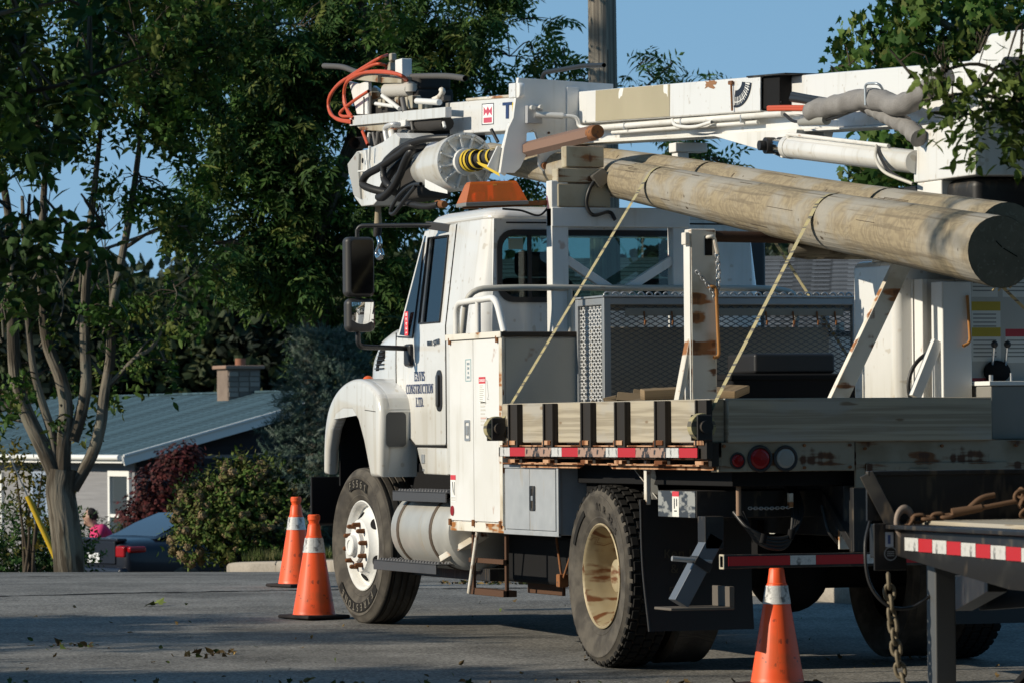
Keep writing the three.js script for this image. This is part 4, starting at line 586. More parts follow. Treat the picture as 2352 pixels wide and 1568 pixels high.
{ // underneath and behind
  const out = grp('outrigger', truck), om = M(W1, 0.55, 0.2, { map: tex(256, 0.5, 0.3, (u, v) => mix3([0.05, 0.06, 0.075], [0.34, 0.35, 0.34], sst(0.48, 0.62, fbm(u, v, 5, 7, 4, 221)))) });
  mesh('outrigger_beam', bx(-1.205, -0.3, 0.885, 1.035, -1.52, -0.96, 0.006), black, out);
  mesh('beam_end', bx(-1.212, -1.206, 0.888, 1.032, -1.518, -0.965, 0.002), om, out);
  const lab = print(0.1, 0.15, 1200, (c, w, h) => { c.fillStyle = '#e9e7e0'; c.fillRect(0, 0, w, h); c.fillStyle = '#d5434d'; c.fillRect(0, 0, w, h * 0.2); c.fillStyle = '#22262c'; c.fillRect(w * 0.25, h * 0.28, w * 0.15, h * 0.4); c.fillRect(w * 0.6, h * 0.28, w * 0.15, h * 0.3); c.fillRect(w * 0.3, h * 0.75, w * 0.4, h * 0.05); });
  sheetX('warning_label', 0.1, 0.14, lab, -1.2135, 0.96, -1.25, out);
  mesh('leg_sleeve', bx(-1.24, -1.13, 0.72, 0.9, -0.86, -0.75, 0.005), black, out);
  mesh('leg', beam(V(-1.17, 0.79, -0.8), V(-1.38, 0.43, -0.8), 0.09, 0.1, V(0, 0, 1)), M([0.16, 0.18, 0.21], 0.45, 0.35), out);
  mesh('leg_band', beam(V(-1.24, 0.66, -0.8), V(-1.265, 0.62, -0.8), 0.105, 0.115, V(0, 0, 1)), black, out);
  mesh('leg_pin', rod(V(-1.43, 0.675, -0.76), V(-1.2, 0.655, -0.76), 0.014), galv, out);
  mesh('foot', [bx(-1.47, -1.1, 0.395, 0.41, -0.93, -0.68, 0.004), bx(-1.13, -1.1, 0.41, 0.52, -0.93, -0.68, 0.003)], M([0.14, 0.12, 0.1], 0.7, 0.2), out);
  mesh('drop_rod', rod(V(-1.03, 1.14, -0.78), V(-1.03, 0.9, -0.78), 0.014), M([0.3, 0.2, 0.14], 0.8), out);
  const hz = grp('hydraulic_hoses', truck);
  for (let i = 0; i < 4; i++) { const o = i * 0.018; mesh('hose', pipe([V(-1.03 + o, 0.92, -0.85), V(-0.98 + o * 0.6, 0.83 - o, -0.76), V(-0.85, 0.775 - o, -0.74), V(-0.72 - o * 0.5, 0.8 - o, -0.76), V(-0.63 - o, 0.92, -0.84), V(-0.62 - o, 1.05, -0.95)], 0.012, 7, 50), hoseM, hz); }
  mesh('hose_clamp', [rod(V(-0.91, 0.75, -0.74), V(-0.9, 0.8, -0.74), 0.02), rod(V(-0.74, 0.77, -0.75), V(-0.73, 0.82, -0.75), 0.02)], blackM, hz);
  for (const x of [-0.5, -0.44, -0.37]) mesh('hose', pipe([V(x - 0.03, 0.95, -0.8), V(x - 0.02, 0.82, -0.74), V(x + 0.02, 0.76, -0.73), V(x + 0.06, 0.74, -0.78)], 0.012, 6, 24), hoseM, hz);
  part('licence_board', bx(-0.47, -0.36, 0.71, 0.86, -0.72, -0.7, 0.004), worn);
  part('rear_chain', chainLinks([V(-0.97, 0.94, -0.78), V(-0.85, 0.938, -0.78), V(-0.73, 0.942, -0.78)], 0.022, 0.003), galv);
  part('rod_bracket', bx(-0.735, -0.71, 0.94, 1.02, -0.8, -0.77, 0.003), worn);
  const ub = grp('underrun_bar', truck);
  mesh('bar', [exX(rrect(-0.46, -0.4, 0.625, 0.7, 0.006), -1.27, 0.9, [rrect(-0.452, -0.408, 0.633, 0.692, 0.004)])], black, ub);
  mesh('bar_end', exX(rrect(-0.462, -0.398, 0.623, 0.702, 0.006), -1.276, -1.27, [rrect(-0.452, -0.408, 0.633, 0.692, 0.004)]), M([0.5, 0.45, 0.35], 0.6), ub);
  let x = -1.25; for (const [w, m] of [[0.36, tapeRed], [0.15, tapeWhite], [0.28, tapeRed], [0.15, tapeWhite], [0.28, tapeRed], [0.15, tapeWhite]]) { mesh('reflective_tape', bx(x, x + w - 0.002, 0.64, 0.69, -0.398, -0.3955, 0), m, ub); x += w; }
  mesh('bar_hanger', [bx(-0.5, -0.42, 0.7, 1.05, -0.5, -0.44), beam(V(-0.46, 1.0, -0.9), V(-0.46, 0.7, -0.47), 0.05, 0.05)], black, ub); mesh('bar_hanger', bx(0.42, 0.5, 0.7, 1.05, -0.5, -0.44), black, ub);
  const flapM = M([0.016, 0.016, 0.017], 0.55);
  const txt = print(0.6, 0.72, 800, (c, w, h) => { c.fillStyle = '#4a4437'; c.font = 'bold ' + h * 0.1 + 'px sans-serif'; c.fillText('Ken L', w * 0.15, h * 0.46); c.fillText('& S', w * 0.22, h * 0.58); c.fillText('5', w * 0.2, h * 0.76); c.font = h * 0.07 + 'px sans-serif'; c.fillText('www.truckpro.ca', w * 0.24, h * 0.95, w * 0.66); }, 0.7);
  for (const s of [-1, 1]) { const f = part('mud_flap', skin([0.98, 0.75, 0.5, 0.24].map((y, j) => [[-1.25 + j * 0.012, -1.7], [-1.25 + j * 0.012, -1.69], [-0.58, -1.69], [-0.58, -1.7]].map(([a, z]) => V(s * -a, y, z + (j === 3 ? 0.03 : 0.0))))), flapM); if (s < 0) sheetZ('flap_print', 0.6, 0.7, txt, -0.91, 0.62, -1.682, f); mesh('flap_edge', pipe([V(s * 1.25, 0.98, -1.69), V(s * 1.24, 0.6, -1.69), V(s * 1.215, 0.24, -1.66)], 0.008, 6), plasticB, f); }
  part('flap_hanger', [bx(-1.22, -1.19, 0.95, 1.2, -1.72, -1.68), beam(V(-1.15, 1.17, -2.05), V(-1.05, 0.98, -1.9), 0.06, 0.006), beam(V(-1.15, 1.17, -1.8), V(-1.05, 0.95, -1.95), 0.05, 0.006)], worn);
  part('pintle_hitch', [bx(-0.1, 0.1, 0.62, 0.86, -0.66, -0.55, 0.02), new THREE.TorusGeometry(0.05, 0.02, 8, 16).rotateY(Math.PI / 2).translate(0, 0.7, -0.5)], black);
}
// where the line of sight through picture point (u, v) meets the upright plane at that x (truck axes = world axes)
const onX = (u, v, x) => { const r = FW.clone().addScaledVector(RT, (u - 1176) / FOC).addScaledVector(UP, (784 - v) / FOC); return CAM.clone().addScaledVector(r, (x - CAM.x) / r.x); };
const c2 = (a, b, x) => onX((800 + a / 3.0157) * 0.91875, (100 + b / 3.0157) * 0.91875, x);
const c3 = (a, b, x) => onX((1380 + a / 1.9932) * 0.91875, (b / 1.9932) * 0.91875, x);
{ // boom
  const boom = grp('boom', truck); boom.position.set(0.3, 3.362, 0); boom.rotation.x = 0.0425;
  const toB = (q) => q.clone().sub(boom.position).applyAxisAngle(V(1, 0, 0), -0.0425);
  const bm = (n, g, m) => mesh(n, g, m, boom);
  bm('base_section', [bx(-0.05, 0.17, -0.335, -0.005, -7.4, -0.3, 0.012)], paintC);
  bm('base_flange', [bx(-0.075, 0.19, -0.345, -0.333, -7.4, -0.3, 0.003)], paint);
  const side = bm('side_section', [exZ(rrect(-0.15, -0.055, -0.215, 0, 0.01), -6.42, -3.25, [rrect(-0.143, -0.062, -0.208, -0.007, 0.008)])], paintC);
  bm('section_liner', bx(-0.142, -0.064, -0.206, -0.009, -4.6, -3.5), blackM);
  bm('bare_panel', bx(-0.1535, -0.1505, -0.208, -0.004, -6.08, -4.74, 0), M(W1, 0.6, 0, { map: T.tan }));
  const fan = print(0.36, 0.17, 900, (c, w, h) => { c.translate(w * 0.3, h * 0.02); const R = h * 0.97, a0 = 0.1, a1 = 1.75; c.fillStyle = '#1b2230'; c.beginPath(); c.ellipse(0, 0, R * 1.45, R, 0, a0, a1); c.ellipse(0, 0, R * 0.55, R * 0.35, 0, a1, a0, true); c.fill(); c.strokeStyle = '#e8e8e4'; for (let i = 0; i <= 12; i++) { const a = a0 + (a1 - a0) * (i + 0.5) / 13; c.lineWidth = i % 2 ? 4 : 8; c.beginPath(); c.moveTo(Math.cos(a) * R * 0.9, Math.sin(a) * R * 0.6); c.lineTo(Math.cos(a) * R * 1.32, Math.sin(a) * R * 0.92); c.stroke(); } c.lineWidth = 5; c.beginPath(); c.ellipse(0, 0, R * 1.18, R * 0.8, 0, a0, a1); c.stroke(); });
  sheetX('angle_scale', 0.36, 0.165, fan, -0.1545, -0.1, -3.55, boom);
  bm('scale_pointer', [rod(V(-0.165, -0.02, -3.68), V(-0.165, -0.2, -3.66), 0.007), bx(-0.172, -0.155, -0.04, -0.015, -3.72, -3.66)], rusty);
  bm('rust_patch', (() => { const g = new THREE.CircleGeometry(0.05, 22), p = g.attributes.position; for (let i = 1; i < p.count; i++) { const k = 0.45 + 0.9 * hash(i % 22, 4, 4); p.setXY(i, p.getX(i) * k * 2.2, Math.min(0.02, p.getY(i) * k * 0.6)); } return g; })().rotateY(-Math.PI / 2).translate(-0.152, -0.022, -4.06), M([0.3, 0.16, 0.09], 0.9));
  bm('gap_plate', [bx(-0.13, -0.05, -0.2, 0.004, -3.25, -3.0, 0.004)], blackM); bm('wear_pad', bx(-0.16, 0.19, -0.004, 0.006, -3.45, -2.85, 0.002), black);
  bm('frame_hoop', bent([V(-0.12, -0.03, -3.2), V(-0.12, -0.16, -3.2), V(-0.12, -0.165, -2.98)], 0.006, 6, 0.03), black);
  bm('oil_pipe', [rod(V(-0.12, -0.25, -6.2), V(-0.12, -0.232, -2.96), 0.019), rod(V(-0.1, -0.285, -5.9), V(-0.1, -0.275, -3.4), 0.012), bent([V(-0.1, -0.235, -2.96), V(-0.11, -0.24, -2.7), V(-0.09, -0.3, -2.55)], 0.012, 7, 0.08)], paint);
  for (const z of [-5.6, -4.6, -3.6]) bm('pipe_clip', bx(-0.14, -0.05, -0.275, -0.225, z, z + 0.02, 0.003), galv);
  bm('cable_loop', pipe([V(-0.13, -0.23, -4.75), V(-0.16, -0.27, -4.6), V(-0.16, -0.285, -4.3), V(-0.14, -0.26, -4.05)], 0.012, 7, 30), paint);
  // fly section with its marks
  const fly = bm('fly_section', bx(-0.15, 0.13, -0.235, 0, -9.11, -6.42, 0.012), paintC);
  const mark = print(0.13, 0.16, 1200, (c, w, h) => { c.fillStyle = '#fbfbf8'; c.fillRect(0, 0, w, h); c.strokeStyle = '#1d2436'; c.lineWidth = w * 0.05; c.strokeRect(w * 0.03, h * 0.03, w * 0.94, h * 0.94); c.fillStyle = '#c9546a'; c.fillRect(w * 0.15, h * 0.66, w * 0.7, h * 0.24); const tri = (a) => { c.beginPath(); a.forEach(([x, y], i) => i ? c.lineTo(w * x, h * y) : c.moveTo(w * x, h * y)); c.fill(); }; tri([[0.15, 0.15], [0.42, 0.38], [0.15, 0.6]]); tri([[0.85, 0.15], [0.58, 0.38], [0.85, 0.6]]); tri([[0.5, 0.14], [0.68, 0.38], [0.5, 0.6], [0.32, 0.38]]); });
  sheetX('maker_mark', 0.26, 0.155, mark, -0.1515, -0.105, -8.26, boom);
  bm('lettering', text('T', sansB, 0.115, 0.002, 0.2).rotateY(-Math.PI / 2).translate(-0.1525, -0.09, -7.84), printBlue);
  bm('top_wear_bar', [bx(-0.15, 0.13, 0.0, 0.02, -8.75, -7.3, 0.006)], worn);
  bm('end_pad', bx(-0.165, 0.14, -0.12, -0.0, -9.16, -9.1, 0.006), M([0.3, 0.29, 0.27], 0.7));
  bm('end_cavity', bx(-0.13, 0.12, -0.34, -0.1, -9.6, -9.08, 0.01), blackM);
  bm('cable_arch', [bent([V(-0.05, 0.0, -7.9), V(-0.05, 0.08, -7.8), V(-0.05, 0.08, -7.55), V(-0.05, 0.0, -7.4)], 0.02, 8, 0.08), bent([V(-0.05, 0.02, -7.45), V(-0.05, 0.16, -7.4), V(-0.05, 0.18, -6.6), V(-0.05, 0.17, -6.2)], 0.016, 8, 0.08)], hoseM);
  // stow bracket: plate across the boom front
  const br = bm('stow_bracket', (() => { const pts = [[-0.275, 3.72], [0.4, 3.69], [0.4, 3.62], [0.09, 3.6], [0.06, 3.34], [0.055, 3.0], [-0.0, 3.03], [-0.12, 3.13], [-0.13, 3.3], [-0.15, 3.36], [-0.18, 3.375], [-0.215, 3.35], [-0.22, 3.2], [-0.26, 3.12], [-0.3, 3.085], [-0.4, 3.085], [-0.375, 3.25], [-0.345, 3.38], [-0.31, 3.45]].map(([x, y]) => [x - 0.3, y - 3.362]); return exZ(pts, -6.46 - 0.0, -6.42).translate(0, -0.273, 0); })(), paint);
  bm('bracket_edge', [beam(V(-0.59, -0.22, -6.5), V(-0.64, -0.4, -6.5), 0.06, 0.02, V(0, 0, 1)), beam(V(-0.64, -0.4, -6.48), V(-0.71, -0.54, -6.48), 0.14, 0.02, V(0, 0, 1))], paintC); bm('bracket_ear', bx(-0.6, -0.55, -0.05, 0.05, -6.55, -6.42), paintC);
  bm('bracket_gusset', [bx(-0.235, -0.15, -0.27, 0.03, -6.47, -6.41, 0.004)], paint);
  bm('pivot_lug', creased(exX(rrect(-0.06, 0.06, -0.05, 0.05, 0.03), -0.03, 0.01, [], 0.004), 0.5).translate(-0.56, 0.0, -6.42), paint);
  bm('valve_block', [bx(-0.53, -0.42, -0.22, -0.1, -6.42, -6.37, 0.006)], M([0.42, 0.43, 0.45], 0.5, 0.2));
  bm('fitting', [rod(V(-0.47, -0.16, -6.37), V(-0.3, -0.17, -6.3), 0.022), rod(V(-0.5, -0.115, -6.37), V(-0.5, -0.115, -6.33), 0.016), rod(V(-0.44, -0.11, -6.37), V(-0.44, -0.11, -6.33), 0.016)], M([0.75, 0.74, 0.7], 0.35, 0.2));
  bm('valve_pipe', pipe([V(-0.31, -0.17, -6.3), V(-0.22, -0.18, -6.28), V(-0.19, -0.24, -6.26), V(-0.12, -0.25, -6.1)], 0.014, 8, 30), paint);
  bm('bolt', [rod(V(-0.39, -0.5, -6.42), V(-0.39, -0.5, -6.38), 0.024), rod(V(-0.34, -0.53, -6.42), V(-0.34, -0.53, -6.38), 0.018), rod(V(-0.36, -0.28, -6.42), V(-0.36, -0.28, -6.41), 0.008)], rusty);
  // boom butt over the turret
  bm('boom_butt', [exX([[-0.6, -0.02], [-0.42, 0.05], [-0.36, 0.11], [-0.28, 0.135], [0.5, 0.15], [0.62, 0.06], [0.62, -0.27], [-0.25, -0.25], [-0.6, -0.22]], -0.04, 0.26, [], 0.025)], paintC);
  bm('pivot_pin', toLeft(new THREE.CylinderGeometry(0.07, 0.07, 0.5, 20)).translate(0.08, -0.08, 0.2), black);
  // lift cylinder
  const cy = [V(0.15, 3.07, -3.07), V(0.15, 2.85, -1.0)].map(toB), at = (t) => cy[0].clone().lerp(cy[1], t);
  bm('cylinder_rod', rod(at(0.0), at(0.3), 0.038, 0.038, 20), chrome); bm('cylinder_barrel', [rod(at(0.13), at(1), 0.066, 0.066, 28), rod(at(0.12), at(0.15), 0.07, 0.07, 28)], paintC);
  bm('cylinder_pipe', [rod(at(0.15).add(V(-0.03, 0.08, 0)), at(0.85).add(V(-0.03, 0.075, 0)), 0.011), rod(at(0.15).add(V(-0.03, 0.08, 0)), at(0.15).add(V(-0.02, 0.03, 0)), 0.016)], paint);
  bm('cylinder_lug', exX([[-4.15, -0.335], [-2.75, -0.335], [-2.82, -0.46], [-2.98, -0.5], [-3.2, -0.46]], -0.12, -0.06, [], 0.004), paint); bm('cylinder_lug', exX([[-4.15, -0.335], [-2.75, -0.335], [-2.82, -0.46], [-2.98, -0.5], [-3.2, -0.46]], 0.06, 0.12, [], 0.004), paint);
  bm('lug_pin', [toLeft(new THREE.CylinderGeometry(0.05, 0.05, 0.06, 16)).translate(-0.17, -0.425, -3.05), toLeft(new THREE.CylinderGeometry(0.03, 0.03, 0.1, 12)).translate(-0.19, -0.425, -3.05), toRear(new THREE.CylinderGeometry(0.07, 0.07, 0.12, 16)).translate(-0.08, -0.43, -2.98)], black);
  for (const o of [0, 0.035]) bm('cylinder_hose', pipe([at(0.78).add(V(-0.04, 0.07, 0)), at(0.86).add(V(-0.09 - o, -0.0, 0.02)), at(0.93).add(V(-0.1 - o, -0.07, 0.03)), at(1.02).add(V(-0.05, -0.12, 0.02))], 0.01, 7, 24), o ? M([0.6, 0.58, 0.52], 0.5) : hoseM);
  // wrapped hose bundle along the boom
  const H = (a, b, x = 0.06) => toB(c3(a, b, x));
  const wrap = (pts, r) => { const c = new THREE.CatmullRomCurve3(pts), n = 90, fr = c.computeFrenetFrames(n, false), rings = []; for (let i = 0; i <= n; i++) { const q = c.getPointAt(i / n), ring = []; for (let k = 0; k < 14; k++) { const t = k / 14 * 6.2832, a = r * (1 + 0.1 * Math.sin(i * 0.55 + 2 * Math.sin(t)) * vnoise(i * 0.2, k, 99, 14, 5) + 0.12 * (vnoise(i * 0.35, k * 0.5, 99, 7, 8) - 0.5)); ring.push(q.clone().addScaledVector(fr.normals[i], a * Math.cos(t)).addScaledVector(fr.binormals[i], a * Math.sin(t))); } rings.push(ring); } return skin(rings); };
  bm('hose_wrap', wrap([H(1300, 552), H(1420, 525), H(1560, 495), H(1640, 500), H(1740, 525), H(1850, 460), H(1960, 380)], 0.062), cloth);
  bm('hose_wrap', wrap([H(1570, 520, 0.1), H(1680, 580, 0.1), H(1780, 640, 0.1), H(1830, 690, 0.1)], 0.05), cloth);
  bm('bundle_hose', pipe([H(1200, 490), H(1260, 498), H(1310, 510), H(1380, 520)], 0.024, 8, 24), hoseM); bm('bundle_hose', pipe([H(1200, 470), H(1280, 485), H(1370, 500)], 0.016, 8, 24), hoseM);
  for (const y of [540, 550]) bm('orange_hose', pipe([H(1080, y - 4), H(1180, y - 6), H(1310, y - 4)], 0.013, 7, 16), orangeHose);
  bm('hose_hanger', bent([H(1565, 525, 0.0), H(1562, 418, 0.0), H(1625, 415, 0.03), H(1650, 440, 0.06), H(1648, 480, 0.08)], 0.008, 7, 0.03), M([0.4, 0.45, 0.5], 0.4, 0.5));
  bm('hose_fitting', [rod(H(1250, 608), H(1370, 598), 0.024, 0.03), rod(H(1250, 608), H(1238, 610), 0.02)], M([0.3, 0.3, 0.28], 0.6));
  bm('loose_rope', pipe([H(1160, 570), H(1210, 605), H(1300, 600), H(1400, 590), H(1480, 560), H(1560, 535)], 0.01, 6, 40), hoseM);
}
{ // turret
  const tu = grp('turret', truck);
  mesh('turret_box', bx(0.15, 0.72, 2.735, 3.05, -1.04, -0.24, 0.008), paintC, tu);
  mesh('turret_body', [bx(0.2, 0.75, 2.3, 2.73, -1.6, -0.35, 0.05), bx(0.74, 0.86, 2.5, 3.4, -1.3, 0.3, 0.02), bx(0.5, 0.74, 3.05, 3.3, -0.6, 0.25, 0.02)], black, tu);
  mesh('bearing', new THREE.CylinderGeometry(0.36, 0.36, 0.1, 40).translate(0.4, 2.36, -1.3), paint, tu);
  mesh('base_gusset', bx(0.16, 0.4, 2.62, 2.735, -1.02, -0.7, 0.01), paint, tu);
}
{ // auger drive stowed beside the boom
  const au = grp('auger_drive', truck), X = -0.2, yc = 3.235;
  const L = (z, y = yc, x = X) => V(x, y, z);
  mesh('gear_case', creased(toRear(lathe([[0, -0.9], [0.1, -0.9], [0.12, -0.86], [0.14, -0.7], [0.155, -0.62], [0.155, -0.5], [0.19, -0.45], [0.195, -0.1], [0.198, -0.095], [0.198, -0.03], [0.205, -0.028], [0.205, 0], [0.165, 0.0]], 48)).translate(X, yc, -7.74), 0.5), paintC, au);
  mesh('end_dish', creased(toRear(lathe([[0.205, 0.0], [0.185, 0.002], [0.18, -0.025], [0.1, -0.03], [0.095, 0.0], [0.095, 0.05], [0.06, 0.055]], 48)).translate(X, yc, -7.738), 0.5), paint, au);
  for (let i = 0; i < 12; i++) mesh('dish_rib', bx(0.09, 0.19, -0.007, 0.007, -0.03, 0.006, 0.002).rotateZ(i / 12 * 6.2832 + 0.2).translate(X, yc, -7.735), paint, au);
  for (let i = 0; i < 16; i++) { const a = i / 16 * 6.2832; mesh('flange_bolt', toRear(new THREE.CylinderGeometry(0.008, 0.008, 0.014, 6)).translate(X + Math.cos(a) * 0.194, yc + Math.sin(a) * 0.194, -7.733), galv, au); }
  mesh('output_shaft', [rod(L(-7.72), L(-7.5), 0.07, 0.07, 24), rod(L(-7.5), L(-6.9), 0.045, 0.045, 20)], M([0.05, 0.045, 0.04], 0.6, 0.3), au);
  mesh('kelly_bar', rod(L(-6.95, 3.235), L(-5.2, 3.275), 0.052, 0.052, 6), M([0.24, 0.145, 0.105], 0.7, 0.1), au);
  mesh('kelly_end', [rod(L(-5.22, 3.274), L(-5.12, 3.278), 0.05, 0.044, 20)], rusty, au);
  mesh('bar_pin', rod(V(X, 3.33, -7.05), V(X - 0.03, 3.42, -7.1), 0.012), black, au);
  for (const [z, k] of [[-7.62, 1], [-7.55, 1], [-7.46, 0.85], [-7.3, 0.75], [-7.15, 0.7]]) { const w = mesh('webbing_turn', (() => { const pts = []; for (let i = 0; i <= 40; i++) { const a = i / 40 * 6.2832 * 1.08; pts.push([V(X + Math.cos(a) * 0.078 * k, yc + Math.sin(a) * 0.078 * k, z - 0.03 + i / 40 * 0.07), 0]); } return skin(pts.map(([q]) => [q.clone().add(V(0, 0, -0.02)), q.clone().add(V(0, 0, 0.02)), q.clone().multiplyScalar(1).add(V(0, 0.003, 0.02)), q.clone().add(V(0, 0.003, -0.02))]), true, false); })(), yellowStrap, au); }
  mesh('webbing_tail', skin([[0, 0], [0.3, 0.5], [1, 1]].map(([t, s]) => [L(-7.3, 3.19 - t * 0.06 + 0.02, X - 0.07 + 0.05 * t), L(-7.26, 3.19 - t * 0.1, X - 0.07 + 0.05 * t)].map((q) => q.add(V(0, 0, t * 0.3)))), false), yellowStrap, au);
  const tail = mesh('webbing_drop', bx(-0.004, 0.004, -0.16, 0, -0.02, 0.02, 0.001).translate(-0.28, 3.56, -6.5), yellowStrap, au);
  // hoses to the drive
  const h = (pts, r, x = X - 0.16) => mesh('corrugated_hose', corrugated(pts.map(([a, b, o]) => c2(a, b, x + (o ?? 0))), r), hoseM, au);
  h([[980, 735, 0.1], [820, 745], [660, 790], [540, 870], [480, 950], [480, 1040], [530, 1110], [560, 1150, 0.1]], 0.027);
  h([[840, 790, 0.12], [700, 800], [600, 860], [450, 960], [340, 1030], [320, 1080], [380, 1120], [500, 1150, 0.06]], 0.03);
  h([[780, 800, 0.12], [690, 840], [640, 920], [600, 1020], [550, 1110], [480, 1180], [440, 1185, 0.05]], 0.03);
  h([[670, 860, 0.1], [560, 970, 0.08], [500, 1060, 0.1], [460, 1140, 0.12]], 0.027);
  h([[640, 1225, 0.1], [720, 1245, 0.05], [820, 1255, 0.05], [890, 1240, 0.08]], 0.024);
  mesh('thin_hose', pipe([[760, 1085], [680, 1100], [590, 1180], [530, 1290], [560, 1305], [640, 1200], [720, 1100]].map(([a, b]) => c2(a, b, X - 0.15)), 0.014, 8, 60), hoseM, au);
  mesh('hose_guard', skin([[[790, 1050], [790, 1110]], [[860, 1085], [830, 1135]], [[960, 1135], [960, 1160]]].map((r) => r.map(([a, b]) => c2(a, b, X - 0.21))), false), paint, au);
  mesh('elbow', [rod(c2(845, 775, -0.26), c2(845, 830, -0.26), 0.03), rod(c2(800, 790, -0.26), c2(860, 780, -0.26), 0.026)], M([0.4, 0.4, 0.38], 0.5, 0.3), au);
  mesh('hose_end', [rod(c2(885, 1238, -0.26), c2(940, 1240, -0.26), 0.03, 0.025, 10)], rusty, au);
}
{ // boom head: winch, pole guide and clutter
  const hd = grp('boom_head', truck), W = paint;
  const bar2 = (a, b, x, w, h, m, n) => mesh(n, beam(c2(...a, x), c2(...b, x), w, h), m, hd);
  bar2([245, 612], [968, 545], -0.02, 0.05, 0.075, paintC, 'side_arm');
  bar2([400, 640], [1000, 580], 0.26, 0.05, 0.08, W, 'side_arm');
  const plate = (pts, x, t, m, n) => { const q = pts.map(([a, b]) => { const p = c2(a, b, x); return [p.z, p.y]; }); return mesh(n, exX(q, x, x + t, [], 0.006), m, hd); };
  plate([[215, 312], [290, 330], [360, 305], [362, 560], [275, 560]], 0, 0.03, W, 'guide_plate');
  plate([[400, 345], [470, 400], [560, 430], [580, 500], [520, 520], [400, 480]], 0.1, 0.03, W, 'guide_plate');
  plate([[265, 640], [430, 630], [640, 620], [640, 660], [500, 690], [300, 680]], -0.02, 0.25, M([0.6, 0.57, 0.5], 0.5, 0, { map: T.worn }), 'tray');
  plate([[480, 640], [640, 600], [640, 650], [560, 660]], -0.06, 0.05, W, 'tray_lip');
  // winch housing at the lower front
  const wh = plate([[275, 840], [350, 825], [470, 770], [560, 700], [600, 740], [580, 880], [500, 960], [480, 1100], [440, 1200], [400, 1245], [310, 1255], [260, 1190], [215, 1010], [205, 935]], -0.22, 0.3, paintC, 'winch_housing');
  plate([[205, 940], [275, 845], [290, 860], [285, 1000], [300, 1200], [250, 1170]], -0.24, 0.34, M([0.5, 0.5, 0.49], 0.5, 0, { map: T.white }), 'housing_guard');
  mesh('housing_hole', toLeft(new THREE.CylinderGeometry(0.02, 0.02, 0.004, 14)).translate(...c2(320, 910, -0.243).toArray()), blackM, hd);
  mesh('housing_rib', [beam(c2(300, 990, -0.24), c2(370, 985, -0.24), 0.04, 0.012), beam(c2(345, 830, -0.24), c2(360, 980, -0.24), 0.02, 0.02, V(1, 0, 0)), beam(c2(375, 800, -0.26), c2(370, 910, -0.26), 0.02, 0.02, V(1, 0, 0))], W, hd);
  mesh('cable_hook_line', rod(c2(437, 1240, -0.1), c2(437, 1390, -0.1), 0.02, 0.03), M([0.33, 0.28, 0.2], 0.8), hd);
  mesh('hook_block', rod(c2(437, 1385, -0.1), c2(430, 1480, -0.1), 0.033, 0.03), black, hd);
  mesh('hook', [pipe([c2(440, 1490, -0.1), c2(450, 1520, -0.1), c2(448, 1560, -0.1), c2(430, 1600, -0.1), c2(440, 1640, -0.1), c2(465, 1625, -0.1), c2(455, 1585, -0.1)], 0.02, 8, 40)], chrome, hd);
  mesh('pipe_stub', (() => { const a = c2(258, 778, -0.1), b = c2(360, 772, 0.15); const g = rod(a, b, 0.045, 0.045, 20, true); return [g, rod(a, b, 0.036, 0.036, 20, true)]; })(), M([0.11, 0.085, 0.07], 0.8), hd);
  mesh('pole_tong', [pipe([c2(30, 195, 0), c2(170, 205, 0), c2(290, 245, 0), c2(420, 250, 0.05), c2(600, 280, 0.1), c2(700, 275, 0.1), c2(950, 272, 0.1), c2(1095, 290, 0.1)], 0.022, 8, 60)], M([0.09, 0.085, 0.08], 0.6), hd);
  mesh('tong_plate', [beam(c2(300, 270, 0.02), c2(480, 290, 0.02), 0.1, 0.06), beam(c2(500, 300, 0.05), c2(660, 300, 0.05), 0.1, 0.05)], M([0.55, 0.53, 0.46], 0.6, 0, { map: T.worn }), hd);
  mesh('tong_cylinder', [rod(c2(510, 380, 0.05), c2(690, 370, 0.05), 0.055, 0.055, 18), rod(c2(690, 330, 0.05), c2(690, 390, 0.05), 0.05)], M([0.5, 0.48, 0.44], 0.5), hd);
  mesh('head_box', [bx(0, 0.08, -0.07, 0.07, -0.08, 0.08).translate(...c2(590, 215, 0.02).toArray())], W, hd);
  mesh('valve_stack', [[540, 130, 0.03], [530, 200, 0.035], [500, 215, 0.02], [385, 400, 0.04], [390, 440, 0.05], [460, 480, 0.035], [490, 470, 0.03], [620, 330, 0.02], [660, 470, 0.04], [700, 470, 0.05], [640, 500, 0.035], [590, 470, 0.04], [770, 490, 0.04], [810, 490, 0.03]].map(([a, b, s]) => bx(-s * 0.5, s, -s, s, -s, s, 0.01).translate(...c2(a, b, 0.04).toArray())), M([0.55, 0.53, 0.47], 0.55, 0, { map: T.worn }), hd);
  mesh('machinery', [bx(0.0, 0.3, -0.12, 0.12, -0.7, 0.5, 0.03).translate(...c2(560, 520, 0.06).toArray()), bx(0.02, 0.28, -0.06, 0.05, -0.4, 0.5, 0.03).translate(...c2(560, 350, 0.06).toArray()), rod(c2(660, 640, 0.03), c2(960, 630, 0.03), 0.05), bx(0, 0.3, -0.12, 0.1, -0.5, 0.4, 0.03).translate(...c2(560, 740, 0.02).toArray()), bx(0, 0.25, -0.2, 0.1, -0.3, 0.3, 0.03).translate(...c2(650, 1000, -0.1).toArray())], M([0.045, 0.042, 0.04], 0.7), hd);
